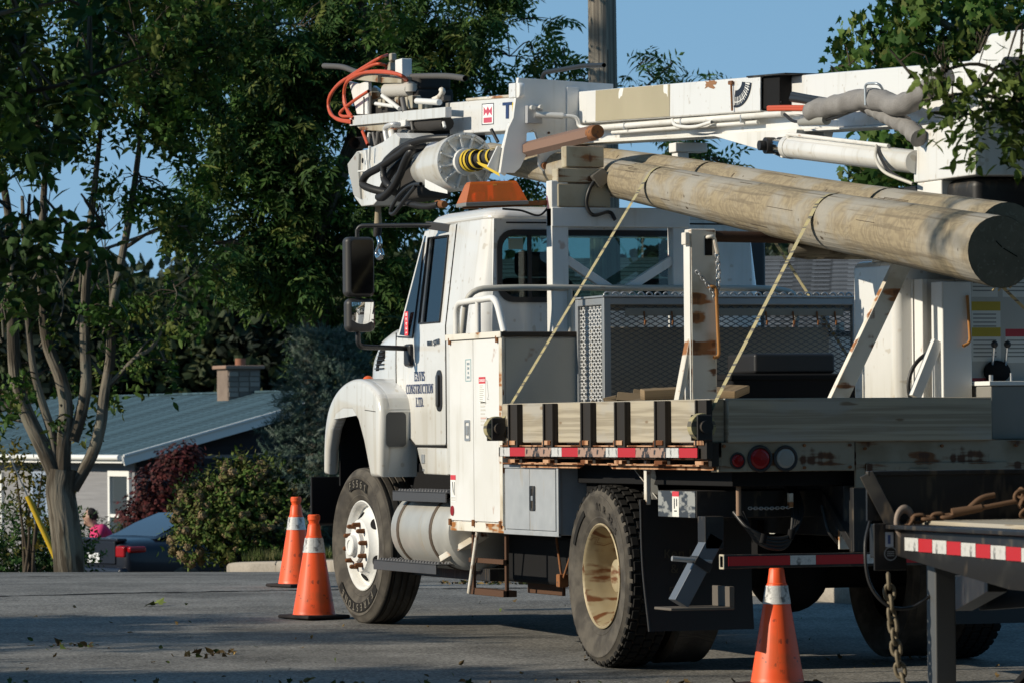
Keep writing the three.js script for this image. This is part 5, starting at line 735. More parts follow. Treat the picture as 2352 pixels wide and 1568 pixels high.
  for (const [a, b, c, d, r] of [[330, 430, 330, 560, 0.006], [380, 420, 380, 620, 0.01], [420, 480, 560, 500, 0.014], [470, 420, 600, 520, 0.016], [620, 440, 640, 540, 0.02], [730, 460, 900, 470, 0.022], [690, 620, 700, 680, 0.012], [400, 700, 420, 800, 0.014], [440, 690, 430, 780, 0.016], [370, 700, 360, 780, 0.012], [540, 690, 560, 780, 0.03], [600, 690, 690, 700, 0.02], [640, 690, 660, 730, 0.03], [930, 620, 940, 660, 0.012]]) mesh('fitting', rod(c2(a, b, -0.03), c2(c, d, -0.03), r), rnd() < 0.5 ? W : M([0.12, 0.115, 0.11], 0.6), hd);
  mesh('guard_tube', bent([c2(520, 850, -0.16), c2(485, 660, -0.16), c2(545, 635, -0.16), c2(600, 640, -0.1)], 0.02, 9, 0.06), M([0.6, 0.6, 0.6], 0.4, 0.2), hd);
  mesh('tip_hook', pipe([c2(860, 450, 0.1), c2(900, 430, 0.1), c2(925, 390, 0.1), c2(915, 375, 0.1)], 0.022, 8, 20), worn, hd);
  mesh('cable_tray', [bx(0, 0.06, -0.02, 0.02, -0.3, 0.3).translate(...c2(830, 460, 0.1).toArray())], M([0.1, 0.095, 0.09], 0.7), hd);
  const oh = (pts) => mesh('orange_hose', pipe(pts.map(([a, b, x]) => c2(a, b, x ?? -0.05)), 0.0125, 7, 60), orangeHose, hd);
  oh([[510, 112, 0.05], [440, 140], [330, 205], [200, 290], [110, 370], [65, 460], [75, 540], [130, 600], [240, 625]]);
  oh([[520, 200, 0.05], [430, 180], [330, 220], [220, 290], [180, 380], [190, 480], [215, 560], [250, 590]]);
  oh([[665, 315, 0.08], [620, 270], [520, 240], [400, 235], [290, 260], [200, 320], [180, 400], [185, 490], [240, 580]]);
  oh([[660, 320, 0.08], [600, 265], [470, 245], [320, 250], [180, 300], [90, 390], [60, 470], [80, 560], [150, 600], [240, 610]]);
  oh([[365, 385], [280, 440], [200, 500], [150, 550], [170, 575], [240, 575]]);
  oh([[320, 690, -0.05], [340, 740, -0.06], [360, 790, -0.08]]);
  oh([[510, 190, 0.03], [500, 215, 0.03], [480, 240, 0.03]]);
}

// ---------------------------------------------------------------- utility poles riding on the truck, and their straps
const logAt = (k, z) => { const t = z + 3.95; return V(-0.2 - 0.09 * t + k * 0.315, 2.85 - 0.107 * t + 0.006 * Math.sin(z) + k * 0.035, z); };
const logR = (z) => 0.132 + (z + 3.95) * 0.0078;
{
  const mk = (k, z0, z1, label) => {
    const g = grp(); const n = 60, rings = [];
    for (let j = 0; j <= n; j++) { const z = z0 + (z1 - z0) * j / n, c = logAt(k, z), ring = []; for (let i = 0; i < 28; i++) { const a = i / 28 * 6.2832, r = logR(z) * (1 + 0.025 * (fbm(i / 28, j / n, 5, 12, 3, 300 + k) - 0.5)); ring.push(V(c.x + r * Math.cos(a), c.y + r * Math.sin(a), z)); } rings.push(ring); }
    const b = skin(rings, true, false), uv = b.attributes.uv; const p = b.attributes.position; for (let i = 0; i < p.count; i++) uv.setXY(i, (i % 28) / 28 + k * 0.37, p.getZ(i));
    mesh('shaft', b, logM, g, true);
    const cap = (z, s) => { const c = logAt(k, z), e = new THREE.CircleGeometry(logR(z) * 0.995, 28); if (s < 0) e.rotateY(Math.PI); return mesh('cut_end', e.translate(c.x, c.y, z), logEnd, g); };
    cap(z1, 1); cap(z0, -1);
    for (let i = 0; i < 14; i++) { const a = rr(1.9, 4.1), za = rr(z0 + 3, z1 - 1.2), L = rr(0.12, 0.5), A = logAt(k, za), B = logAt(k, za + L), f = (c, z) => V(c.x + logR(z) * 1.003 * Math.cos(a), c.y + logR(z) * 1.003 * Math.sin(a), c.z); mesh('drying_check', beam(f(A, za), f(B, za + L), 0.002, 0.003, V(Math.sin(a), -Math.cos(a), 0), 0), M([0.1, 0.08, 0.06], 0.95), g); }
    if (k === 0) { const c = logAt(0, z1); for (const [a, l] of [[-0.5, 0.09], [2.4, 0.05]]) mesh('split', bx(0.005, l, -0.0025, 0.0025, 0, 0.002, 0).rotateZ(a).translate(c.x + 0.01, c.y + 0.02, z1), M([0.02, 0.018, 0.015], 0.95), g); for (let i = 0; i < 6; i++) { const a = -1.7 + 0.18 * i; mesh('splinter', new THREE.ConeGeometry(0.006, 0.06, 4).rotateX(1.2).translate(c.x + logR(z1) * Math.cos(a), c.y + logR(z1) * Math.sin(a), z1 - 0.02), M([0.5, 0.4, 0.22], 0.9), g); } }
    top(g, 'utility_pole', label, 'utility pole', 'new wooden poles loaded on the truck');
  };
  mk(0, -8.3, 1.9, 'stripped wooden pole on the truck, the nearer with its dark butt end in front');
  mk(1, -8.1, 1.2, 'stripped wooden pole on the truck, farther of the two, mostly behind the other');
  const bol = mesh('bolster', (() => { const rings = []; for (let j = 0; j <= 8; j++) { const x = -0.42 + j * 0.11, r = 0.062 * (j === 0 ? 0.75 : 1) * (1 + 0.15 * (hash(j, 3, 3) - 0.5)), ring = []; for (let i = 0; i < 14; i++) { const a = i / 14 * 6.2832; ring.push(V(x, 2.372 + r * 0.8 * Math.sin(a), -1.45 + r * Math.cos(a))); } rings.push(ring); } return skin(rings); })(), M(W1, 0.95, 0, { map: T.bark })); top(bol, 'log_bolster', 'short rough log laid across under the loaded poles', 'log');
  // ratchet straps over both poles
  const strapT = tex(256, 1, 0.35, (u, v) => { const a = fbm(u, v, 3, 30, 4, 231), b = Math.abs((v * 5) % 1 - 0.5); const y = mix3([0.42, 0.36, 0.17], [0.33, 0.3, 0.21], a); return mix3(y, [0.07, 0.07, 0.08], b > 0.3 && hash(Math.floor(v * 5), 1, 9) > 0.55 && vnoise(u * 9, v * 40, 9, 40, 2) > 0.35 ? 0.8 : 0); });
  const strapM = M(W1, 0.75, 0, { map: strapT });
  const strap = (z, label) => {
    const g = grp(), c0 = logAt(0, z), c1 = logAt(1, z), r = logR(z) + 0.006, pts = [V(-1.29, 1.42, z)];
    const a0 = 2.42; for (let i = 0; i <= 7; i++) { const a = a0 - (a0 - 1.5) * i / 7; pts.push(V(c0.x + r * Math.cos(a), c0.y + r * Math.sin(a), z)); }
    for (let i = 0; i <= 7; i++) { const a = 1.6 - (1.6 - 0.55) * i / 7; pts.push(V(c1.x + r * Math.cos(a), c1.y + r * Math.sin(a), z)); }
    pts.push(V(1.29, 1.42, z));
    const p = [], uv = [], idx = []; let s = 0; pts.forEach((q, i) => { if (i) s += q.distanceTo(pts[i - 1]); p.push(q.x, q.y, q.z - 0.026, q.x, q.y, q.z + 0.026); uv.push(0, s, 0.05, s); if (i) idx.push(2 * i - 2, 2 * i - 1, 2 * i, 2 * i - 1, 2 * i + 1, 2 * i); });
    const w = new THREE.BufferGeometry(); w.setAttribute('position', new THREE.Float32BufferAttribute(p, 3)); w.setAttribute('uv', new THREE.Float32BufferAttribute(uv, 2)); w.setIndex(idx); w.computeVertexNormals();
    mesh('webbing', w, strapM, g, true);
    for (const sx of [-1, 1]) mesh('winch_roll', toLeft(lathe([[0, 0.028], [0.07, 0.028], [0.074, 0.025], [0.074, -0.025], [0.07, -0.028], [0, -0.028]], 24)).rotateY(Math.PI / 2).translate(sx * 1.315, 1.385, z), strapM, g);
    for (const sx of [-1, 1]) mesh('winch_drum', [rod(V(sx * 1.315, 1.385, z - 0.05), V(sx * 1.315, 1.385, z + 0.085), 0.028, 0.035, 14), bx(Math.min(sx * 1.27, sx * 1.36), Math.max(sx * 1.27, sx * 1.36), 1.31, 1.45, z + 0.035, z + 0.05, 0.01), bx(Math.min(sx * 1.27, sx * 1.36), Math.max(sx * 1.27, sx * 1.36), 1.31, 1.45, z - 0.05, z - 0.038, 0.01)], black, g);
    top(g, 'tie_down_strap', label, 'strap', 'tie-down straps over the poles');
  };
  strap(-3.95, 'yellow tie-down strap from the deck corner beside the tall cabinet'); strap(-0.6, 'yellow tie-down strap nearest the rear lights of the truck');
}
// ---------------------------------------------------------------- traffic cones
{
  const coneM = M(W1, 0.45, 0, { map: T.cone }), baseM = M([0.035, 0.03, 0.03], 0.85), refM = M(W1, 0.4, 0, { map: T.refl });
  const proto = grp();
  const b = mesh('cone_body', creased(lathe([[0.15, 0.022], [0.145, 0.03], [0.142, 0.05], [0.056, 0.56], [0.052, 0.563], [0.041, 0.64], [0.034, 0.648], [0.036, 0.665], [0.043, 0.675], [0.043, 0.7], [0.036, 0.71], [0.03, 0.71], [0.028, 0.66]], 40), 0.6), coneM, proto);
  const cr = (y) => 0.142 - (y - 0.05) / 0.51 * 0.086 + 0.003;
  mesh('reflective_collar', lathe([[cr(0.45), 0.45], [cr(0.55) + 0.001, 0.55]], 40), refM, proto);
  mesh('base', [bx(-0.18, 0.18, 0, 0.026, -0.18, 0.18, 0.012)], baseM, proto);
  const put = (l, d, yaw, lb, lean = 0) => { const o = proto.clone(); const q = XD(l, d); o.position.copy(q).add(V(0, 0.004, 0)); o.rotation.set(0, yaw, lean); top(o, 'traffic_cone', lb, 'traffic cone', 'orange traffic cones round the truck'); return o; };
  put(-1.72, 36.2, 0.3, 'dirty orange traffic cone farthest away, partly behind another cone');
  put(-1.37, 31.3, 0.33, 'orange traffic cone with a dark base standing by the front wheel', -0.008);
  put(1.43, 24.9, 0.5, 'bright orange traffic cone behind the truck, cut by the bottom edge');
}
// ---------------------------------------------------------------- trailer
{
  const tr = grp(); top(tr, 'equipment_trailer', 'black steel equipment trailer with red and white tape behind the truck', 'trailer');
  tr.position.copy(V(-3.0, 0, 5.42)); tr.position.y = 0; tr.rotation.y = -0.06;
  // local: x right, z back (towards the viewer), front left corner of the frame at the origin
  const k = (n, g, m) => mesh(n, g, m, tr), bk = M(W1, 0.45, 0.15, { map: T.black });
  k('side_beam', creased(exX([[0.0, 0.965], [6, 0.965], [6, 0.74], [1.2, 0.76], [0.45, 0.82], [0, 0.86]], 0.1, 0.16, [], 0.006), 0.5), bk);
  k('side_beam', creased(exX([[0.0, 0.965], [6, 0.965], [6, 0.74], [1.2, 0.76], [0.45, 0.82], [0, 0.86]], 2.2, 2.26, [], 0.006), 0.5), bk);
  k('top_flange', bx(0.06, 0.2, 0.967, 0.985, 0.0, 6, 0.004), bk);
  k('front_beam', bx(0.02, 2.3, 0.85, 0.985, -0.08, -0.002, 0.006), bk);
  for (let i = 0; i < 12; i++) k('deck_plank', bx(0.21 + i * 0.165, 0.37 + i * 0.165, 0.97, 1.0, 0.02, 6, 0.004), plank);
  k('headboard', exZ([[0.0, 1.0], [2.3, 1.0], [2.3, 1.2], [0.0, 1.19]], -0.06, -0.045), bk);
  k('headboard_rim', [beam(V(0, 1.19, -0.05), V(2.3, 1.2, -0.05), 0.03, 0.02), beam(V(0.0, 1.19, -0.05), V(0.1, 0.97, 0.0), 0.02, 0.06)], bk);
  k('cross_beam', [bx(0.2, 2.2, 0.8, 0.9, 1.5, 1.6), bx(0.2, 2.2, 0.8, 0.9, 3.0, 3.1)], blackM);
  let z = 0.13; for (let i = 0; i < 14; i++) { k('reflective_tape', bx(0.092, 0.0965, 0.885 - z * 0.012, 0.937 - z * 0.012, z, z + 0.148, 0), i % 2 ? tapeRed : tapeWhite); z += 0.152; }
  const st = print(0.08, 0.1, 900, (c, w, h) => { c.fillStyle = '#b8c4d6'; c.fillRect(0, 0, w, h); c.fillStyle = '#38538f'; c.fillRect(w * 0.3, h * 0.2, w * 0.35, h * 0.6); }); sheetZ('blue_sticker', 0.035, 0.06, st, 0.075, 0.925, 0.004, tr);
  const rd = print(0.1, 0.1, 900, (c, w, h) => { c.strokeStyle = '#8f979f'; c.lineWidth = w * 0.07; c.beginPath(); c.arc(w / 2, h / 2, w * 0.4, 0, 7); c.stroke(); c.fillStyle = '#8f979f'; for (let i = 0; i < 3; i++) c.fillRect(w * 0.25, h * (0.35 + i * 0.12), w * 0.5, h * 0.06); }); sheetZ('round_emblem', 0.065, 0.065, rd, 0.08, 0.868, 0.004, tr);
  k('front_plate', bx(0.01, 0.15, 0.8, 0.99, -0.01, 0.002, 0.004), bk);
  const ring = k('tie_ring', new THREE.TorusGeometry(0.035, 0.012, 8, 24).scale(1, 1.5, 1).translate(0.12, 0.995, 0.06), M([0.3, 0.24, 0.2], 0.7, 0.3));
  k('jack_leg', [bx(0.24, 0.33, 0.18, 0.86, -0.02, 0.08, 0.008)], M([0.1, 0.105, 0.11], 0.5, 0.2)); k('jack_foot', bx(0.16, 0.42, -0.12, -0.1, -0.1, 0.16, 0.004), bk); k('jack_tube', rod(V(0.285, -0.1, 0.03), V(0.285, 0.22, 0.03), 0.03), galv); k('jack_pin', toRear(new THREE.CylinderGeometry(0.035, 0.035, 0.03, 16)).translate(0.285, 0.28, 0.09), worn);
  k('tongue', [beam(V(0.5, 0.78, 0.1), V(1.15, 0.62, -1.9), 0.08, 0.14), beam(V(1.9, 0.78, 0.1), V(1.25, 0.62, -1.9), 0.08, 0.14), bx(1.1, 1.3, 0.58, 0.7, -2.2, -1.85)], bk);
  k('diagonal_brace', beam(V(0.48, 0.28, 0.3), V(0.95, 0.8, 0.3), 0.06, 0.08), blackM);
  k('tool_locker', bx(0.52, 0.8, 0.22, 0.74, 0.5, 0.9, 0.01), M(W1, 0.5, 0.4, { map: T.galv, color: lin(0.6, 0.6, 0.6) }));
  const lb = print(0.2, 0.4, 500, (c, w, h) => { c.fillStyle = '#44474b'; c.fillRect(0, 0, w, h); c.fillStyle = '#dfe3e8'; c.fillRect(w * 0.3, h * 0.12, w * 0.5, h * 0.1); c.fillRect(w * 0.05, h * 0.3, w * 0.15, h * 0.2); c.fillStyle = '#a13a40'; c.fillRect(w * 0.2, h * 0.3, w * 0.2, h * 0.2); c.fillStyle = '#cdd2d8'; c.fillRect(w * 0.4, h * 0.55, w * 0.5, h * 0.2); c.fillStyle = '#a55'; c.fillRect(w * 0.5, h * 0.58, w * 0.3, h * 0.05); }); sheetZ('locker_labels', 0.24, 0.48, lb, 0.645, 0.48, 0.905, tr);
  k('hitch_cable', pipe([V(0.03, 1.02, -0.08), V(-0.02, 0.9, -0.02), V(-0.01, 0.75, 0.0), V(0.06, 0.66, 0.02), V(0.16, 0.65, 0.02), V(0.25, 0.7, 0.02)], 0.007, 6, 60), hoseM);
  const chM = M([0.2, 0.165, 0.11], 0.65, 0.3), chR = M([0.16, 0.09, 0.05], 0.8, 0.3);
  chainLinks([V(0.07, 0.78, 0.0), V(0.08, 0.62, 0.01), V(0.11, 0.4, 0.02), V(0.17, 0.2, 0.03), V(0.2, 0.02, 0.06), V(0.3, -0.1, 0.1), V(0.6, -0.11, 0.2)], 0.062, 0.0085).forEach((g) => k('safety_chain_link', g, chM));
  chainLinks([V(0.12, 0.94, 0.08), V(0.14, 1.0, 0.08), V(0.22, 1.012, 0.1), V(0.3, 1.02, 0.12)], 0.05, 0.008).forEach((g) => k('deck_chain_link', g, chR));
  // binder and heap of chain on the deck
  const bd = grp(); top(bd, 'load_binder', 'rusty ratchet load binder hooked to the chain on the trailer deck', 'load binder'); bd.position.copy(tr.position); bd.rotation.y = tr.rotation.y;
  mesh('barrel', [rod(V(0.3, 1.03, 0.12), V(0.42, 1.05, 0.14), 0.02, 0.016), rod(V(0.42, 1.05, 0.14), V(0.56, 1.075, 0.16), 0.01)], chR, bd); mesh('handle', bent([V(0.36, 1.04, 0.13), V(0.42, 1.09, 0.13), V(0.48, 1.1, 0.13)], 0.012, 7, 0.03), chR, bd); mesh('hook', new THREE.TorusGeometry(0.025, 0.009, 7, 14, 4.2).translate(0.58, 1.09, 0.16), chR, bd);
  const hp = []; for (let i = 0; i < 170; i++) { const t = rnd(), x = 0.58 + t * 0.55, z2 = 0.12 + rr(0, 0.25), hgt = 0.11 + 0.06 * t; const g = pipe([V(0.014, -0.015, 0), V(0.014, 0.015, 0), V(0, 0.026, 0), V(-0.014, 0.015, 0), V(-0.014, -0.015, 0), V(0, -0.026, 0)], 0.0068, 5, 14, true); g.rotateX(rr(0, 3)).rotateY(rr(0, 3)).rotateZ(rr(0, 3)).translate(x, 1.02 + hgt * rnd() * (1 - 0.4 * Math.abs(t - 0.5)), z2); hp.push(g); }
  const heap = mesh('chain_heap', hp, chR); heap.position.copy(tr.position); heap.rotation.y = tr.rotation.y; heap.userData.kind = 'stuff'; top(heap, 'chain_heap', 'tangled heap of dark rusty chain on the trailer deck', 'chain');
  k('wheel', toLeft(lathe([[0.1, 0.1], [0.2, 0.1], [0.36, 0.12], [0.4, 0.08], [0.4, -0.08], [0.36, -0.12], [0.1, -0.1]], 32)).translate(-0.05, 0.18, 3.8), rubber); k('wheel', toLeft(lathe([[0.1, 0.1], [0.2, 0.1], [0.36, 0.12], [0.4, 0.08], [0.4, -0.08], [0.36, -0.12], [0.1, -0.1]], 32)).translate(2.35, 0.18, 3.8), rubber); k('axle', rod(V(0.0, 0.18, 3.8), V(2.3, 0.18, 3.8), 0.05), blackM);
}
// ---------------------------------------------------------------- plants
const barkM = M(W1, 0.95, 0, { map: T.bark, bumpMap: T.barkB, bumpScale: 0.03 }), twigM = M([0.075, 0.06, 0.045], 0.95);
const leafM = () => new THREE.MeshPhysicalMaterial({ color: 0xffffff, roughness: 0.7, transmission: 0.32, thickness: 0, specularIntensity: 0.35, side: THREE.DoubleSide });
function tri(p) { const g = new THREE.BufferGeometry(); g.setAttribute('position', new THREE.Float32BufferAttribute(p, 3)); g.computeVertexNormals(); return g; }
// leaf blades, built flat along +y with a fold at the midrib
const blade = (L, w, fold = 0.25, wide = 0.42) => [[0, 0, 0, -w / 2, L * wide, w * fold, 0, L, 0], [0, 0, 0, 0, L, 0, w / 2, L * wide, w * fold]].flat();
const oval = (L, w, f = 0.2) => { const o = [], y = [0, 0.25, 0.6, 1], h = [0, 0.42, 0.42, 0]; for (const s of [-1, 1]) for (let i = 0; i < 3; i++) { const a = [0, y[i] * L, 0], b = [0, y[i + 1] * L, -0.06 * L * (i === 2)], c = [s * h[i] * w, y[i] * L, h[i] * w * f], d = [s * h[i + 1] * w, y[i + 1] * L, h[i + 1] * w * f]; if (i > 0) o.push(...a, ...b, ...c); if (i < 2) o.push(...b, ...d, ...c); else o.push(...a, ...b, ...c); if (i === 0) o.pop, 0; } return o; };
const maple = (s) => { const pts = [[0, 0], [0.3, -0.02], [0.55, 0.2], [0.38, 0.32], [0.62, 0.62], [0.3, 0.55], [0.2, 0.72], [0, 1.05], [-0.2, 0.72], [-0.3, 0.55], [-0.62, 0.62], [-0.38, 0.32], [-0.55, 0.2], [-0.3, -0.02]], o = []; for (let i = 1; i < pts.length - 1; i++) o.push(0, 0.1 * s, 0, pts[i][0] * s, pts[i][1] * s, Math.abs(pts[i][0]) * s * 0.25, pts[i + 1][0] * s, pts[i + 1][1] * s, Math.abs(pts[i + 1][0]) * s * 0.25); return o; };
const place = (flatTris, m) => { const o = [], q = V(0, 0, 0); for (let i = 0; i < flatTris.length; i += 3) { q.set(flatTris[i], flatTris[i + 1], flatTris[i + 2]).applyMatrix4(m); o.push(q.x, q.y, q.z); } return o; };
const mat4 = (p, rx, ry, rz, s = 1) => new THREE.Matrix4().compose(p, new THREE.Quaternion().setFromEuler(new THREE.Euler(rx, ry, rz, 'YXZ')), V(s, s, s));
// one pinnate (feather) leaf, drooping
function pinnate(L, n, ll, lw) { const o = []; for (let i = 0; i < n; i++) { const t = (i + 1.2) / (n + 0.6), y = L * t, z = -0.25 * L * t * t; for (const s of [-1, 1]) o.push(...place(blade(ll * (0.8 + 0.3 * Math.sin(t * 3)), lw), mat4(V(0, y, z), -0.5 - t * 0.5 + rr(-0.15, 0.15), rr(-0.3, 0.3), s * -rr(0.85, 1.15)))); } o.push(...place(blade(ll * 1.1, lw * 1.1), mat4(V(0, L, -0.25 * L), -0.9, 0, 0))); o.push(-0.003, 0, 0, 0.003, 0, 0, 0, L, -0.25 * L); return o; }
const clump = { // small sprays of leaves, a few shapes of each kind
  ash: [0, 1, 2].map(() => { const o = []; for (let i = 0; i < 5; i++) o.push(...place(pinnate(rr(0.2, 0.3), 4, rr(0.085, 0.11), 0.03), mat4(V(0, 0.02 * i, 0), rr(0.5, 1.7), i * 1.26 + rr(-0.3, 0.3), 0))); return tri(o); }),
  oval: [0, 1, 2].map(() => { const o = []; for (let i = 0; i < 9; i++) { const h = 0.035 * i; o.push(...place(oval(rr(0.07, 0.1), rr(0.036, 0.048)), mat4(V(0, h, 0), rr(0.5, 1.9), i * 2.4 + rr(-0.3, 0.3), rr(-0.4, 0.4)))); } return tri(o); }),
  maple: [0, 1, 2].map(() => { const o = []; for (let i = 0; i < 6; i++) { const a = i * 2.4; o.push(...place(maple(rr(0.075, 0.105)), mat4(V(Math.cos(a) * 0.08, 0.045 * i, Math.sin(a) * 0.08), rr(0.9, 2.1), a + rr(-0.5, 0.5), rr(-0.4, 0.4)))); } return tri(o); }),
  needle: [0, 1].map(() => { const o = []; const L = 0.2; for (let b = 0; b < 4; b++) { const m0 = b === 0 ? mat4(V(0, 0, 0), 0, 0, 0) : mat4(V(0, L * 0.25 * b, 0), rr(-0.2, 0.2), 0, (b % 2 ? 1 : -1) * rr(0.6, 0.9), 0.65), t = []; for (let i = 0; i < 26; i++) { const a = i * 2.39, y = L * (0.05 + 0.93 * i / 26), r = 0.032; t.push(Math.cos(a + 1.57) * 0.004, y, Math.sin(a + 1.57) * 0.004, -Math.cos(a + 1.57) * 0.004, y, -Math.sin(a + 1.57) * 0.004, Math.cos(a) * r, y + 0.014, Math.sin(a) * r); } o.push(...place(t, m0)); } return tri(o); }),
};
// copies of leaf sprays: places = [{p, dir?, s, c}]
function leaves(name, geos, mat, places, parent) {
  geos.forEach((g, k) => {
    const mine = places.filter((_, i) => i % geos.length === k); if (!mine.length) return;
    const im = new THREE.InstancedMesh(g, mat, mine.length), q = new THREE.Quaternion(), e = new THREE.Euler(), sc = V(1, 1, 1), m = new THREE.Matrix4(), col = new THREE.Color();
    mine.forEach((a, i) => { if (a.dir) q.setFromUnitVectors(YA, a.dir).multiply(new THREE.Quaternion().setFromAxisAngle(YA, rr(0, 6.28))); else q.setFromEuler(e.set(rr(-1.1, 1.1), rr(0, 6.28), rr(-1.1, 1.1))); sc.setScalar(a.s); im.setMatrixAt(i, m.compose(a.p, q, sc)); im.setColorAt(i, col.setRGB(...a.c)); });
    im.name = name; im.castShadow = im.receiveShadow = true; im.userData.kind = 'stuff'; parent.add(im);
  });
}
const tint3 = (cs, v = 0.25) => { const c = cs[Math.floor(rnd() * cs.length)], k = 1 + rr(-v, v); return c.map((x) => x * k); };
// a branch that thins and bends
function limb(pts, r0, r1, n = 7, seg) {
  const c = new THREE.CatmullRomCurve3(pts), N = seg ?? Math.max(3, pts.length * 3), fr = c.computeFrenetFrames(N, false), rings = [];
  for (let i = 0; i <= N; i++) { const q = c.getPointAt(i / N), r = r0 + (r1 - r0) * i / N, ring = []; for (let k = 0; k < n; k++) { const a = k / n * 6.2832; ring.push(q.clone().addScaledVector(fr.normals[i], r * Math.cos(a) * (1 + 0.08 * Math.sin(k * 3 + i))).addScaledVector(fr.binormals[i], r * Math.sin(a))); } rings.push(ring); }
  const g = skin(rings, true, false); const uv = g.attributes.uv, L = c.getLength(); for (let i = 0; i < uv.count; i++) uv.setXY(i, (i % n) / n * Math.max(0.3, 6.28 * r0), Math.floor(i / n) / N * L); return g;
}
/* tree: trunk limbs given, clusters of foliage reached by grown branches.
   cluster: [centre, radius across, radius up, sprays, radius in depth] */
function tree(name, label, group, limbs, clusters, kind, cols, o = {}) {
  const t = grp(), nodes = [], wood = [], fine = [], sprays = [], size = o.size ?? 1;
  limbs.forEach(([pts, r0, r1], i) => { const m = mesh(i ? 'limb' : 'trunk', limb(pts, r0, r1, 10, pts.length * 5), o.bark ?? barkM, t, true); const c = new THREE.CatmullRomCurve3(pts); for (let k = 3; k <= 20; k++) nodes.push([c.getPoint(k / 20), r0 + (r1 - r0) * k / 20]); });
  clusters.forEach(([c, rx, ry, n, rz = rx]) => {
    let best = nodes[0], bd = 1e9; for (const nd of nodes) { const d = nd[0].distanceTo(c) + (nd[0].y > c.y ? 1.5 * (nd[0].y - c.y) : 0); if (d < bd) { bd = d; best = nd; } }
    const a = best[0], mid = a.clone().lerp(c, 0.5).add(V(rr(-0.15, 0.15), rr(0, 0.25), rr(-0.15, 0.15))), r0 = (o.twig ?? 1) * Math.min(best[1] * 0.7, 0.015 + 0.022 * Math.min(2, a.distanceTo(c)));
    wood.push(limb([a, mid, c.clone()], r0, 0.008, 6, 8)); nodes.push([mid, r0 * 0.7], [c, 0.012]);
    const subs = Math.max(3, Math.round(n / 7));
    for (let s = 0; s < subs; s++) {
      let e; do { e = V(rr(-1, 1), rr(-1, 1), rr(-1, 1)); } while (e.length() > 1); e.multiplyScalar(Math.pow(e.length(), -0.25));
      const q = c.clone().addScaledVector(R0, e.x * rx).addScaledVector(FH, e.z * rz); q.y += e.y * ry;
      const st = mid.clone().lerp(c, rr(0.2, 1)), m2 = st.clone().lerp(q, 0.55).add(V(0, rr(0, 0.12), 0));
      fine.push(limb([st, m2, q], 0.009 * (o.twig ?? 1), 0.003 * (o.twig ?? 1), 4, 4));
      const k = Math.round(n / subs);
      for (let i = 0; i < k; i++) { const w = m2.clone().lerp(q, rr(0.1, 1.15)).add(V(gauss() * 0.1, gauss() * 0.1 - 0.02, gauss() * 0.1)); const dir = o.up ? V(gauss() * 0.5, 1, gauss() * 0.5).normalize() : q.clone().sub(st).normalize().multiplyScalar(0.6).add(V(gauss() * 0.6, gauss() * 0.6 - (o.droop ?? 0.35), gauss() * 0.6)).normalize(); sprays.push({ p: w, dir, s: size * rr(0.75, 1.25), c: tint3(cols) }); }
    }
  });
  if (wood.length) mesh('branches', wood, o.bark ?? barkM, t, true).userData.kind = 'stuff'; if (fine.length) mesh('twigs', fine, twigM, t, true).userData.kind = 'stuff';
  (o.bare ?? []).forEach((pts) => mesh('bare_branch', limb(pts, 0.014, 0.004, 5), o.bark ?? barkM, t, true));
  leaves('crown', clump[kind], leafM(), sprays, t);
  return top(t, name, label, o.cat ?? 'tree', group);
}
// shrubs: leaf sprays over a lumpy dome, thinner inside
function shrub(name, label, cat, c, lobes, n, kind, cols, o = {}) {
  const t = grp(), sp = [], st = [];
  for (let i = 0; i < 9; i++) { const [lx, ly, lz] = lobes[i % lobes.length]; st.push(limb([c.clone().add(V(rr(-0.1, 0.1), -0.1, rr(-0.1, 0.1))), c.clone().addScaledVector(R0, lx * 0.5).addScaledVector(FH, lz * 0.5).add(V(0, ly * 0.5, 0)), c.clone().addScaledVector(R0, lx).addScaledVector(FH, lz).add(V(0, ly, 0))], 0.025, 0.006, 5, 6)); }
  mesh('stems', st, twigM, t, true).userData.kind = 'stuff';
  const heads = [];
  for (let i = 0; i < n; i++) { const [lx, ly, lz, r] = lobes[Math.floor(rnd() * lobes.length)]; let e = V(gauss(), gauss(), gauss()).normalize(); const k = r * Math.pow(rnd(), 0.35), p = c.clone().addScaledVector(R0, lx + e.x * k).addScaledVector(FH, lz + e.z * k * 0.8); p.y += ly + e.y * k; if (p.y < c.y) p.y = c.y + rr(0, 0.3); const dir = V(0, 0.6, 0).addScaledVector(R0, e.x).addScaledVector(FH, e.z).add(V(0, e.y, 0)).normalize(); sp.push({ p, dir, s: (o.size ?? 1) * rr(0.7, 1.2), c: tint3(cols) }); if (o.heads && k > r * 0.8 && rnd() < o.heads) heads.push({ p: p.clone().addScaledVector(dir, 0.1), s: rr(0.7, 1.2), c: tint3([[0.2, 0.15, 0.085], [0.26, 0.19, 0.11], [0.16, 0.13, 0.06]]) }); }
  leaves(o.part ?? 'foliage', clump[kind], leafM(), sp, t);
  if (heads.length) { const g = new THREE.IcosahedronGeometry(0.045, 1), p = g.attributes.position; for (let i = 0; i < p.count; i++) { const k = 0.75 + 0.5 * hash(i, 1, 7); p.setXYZ(i, p.getX(i) * k, p.getY(i) * k, p.getZ(i) * k); } g.computeVertexNormals(); leaves('flower_heads', [g], M(W1, 0.95), heads, t); }
  return top(t, name, label, cat, o.group);
}
const GREEN = [[0.05, 0.12, 0.018], [0.065, 0.14, 0.022], [0.09, 0.155, 0.026], [0.045, 0.1, 0.02], [0.12, 0.15, 0.028]], DARK = [[0.036, 0.088, 0.018], [0.045, 0.108, 0.022], [0.06, 0.125, 0.024], [0.03, 0.07, 0.018]];
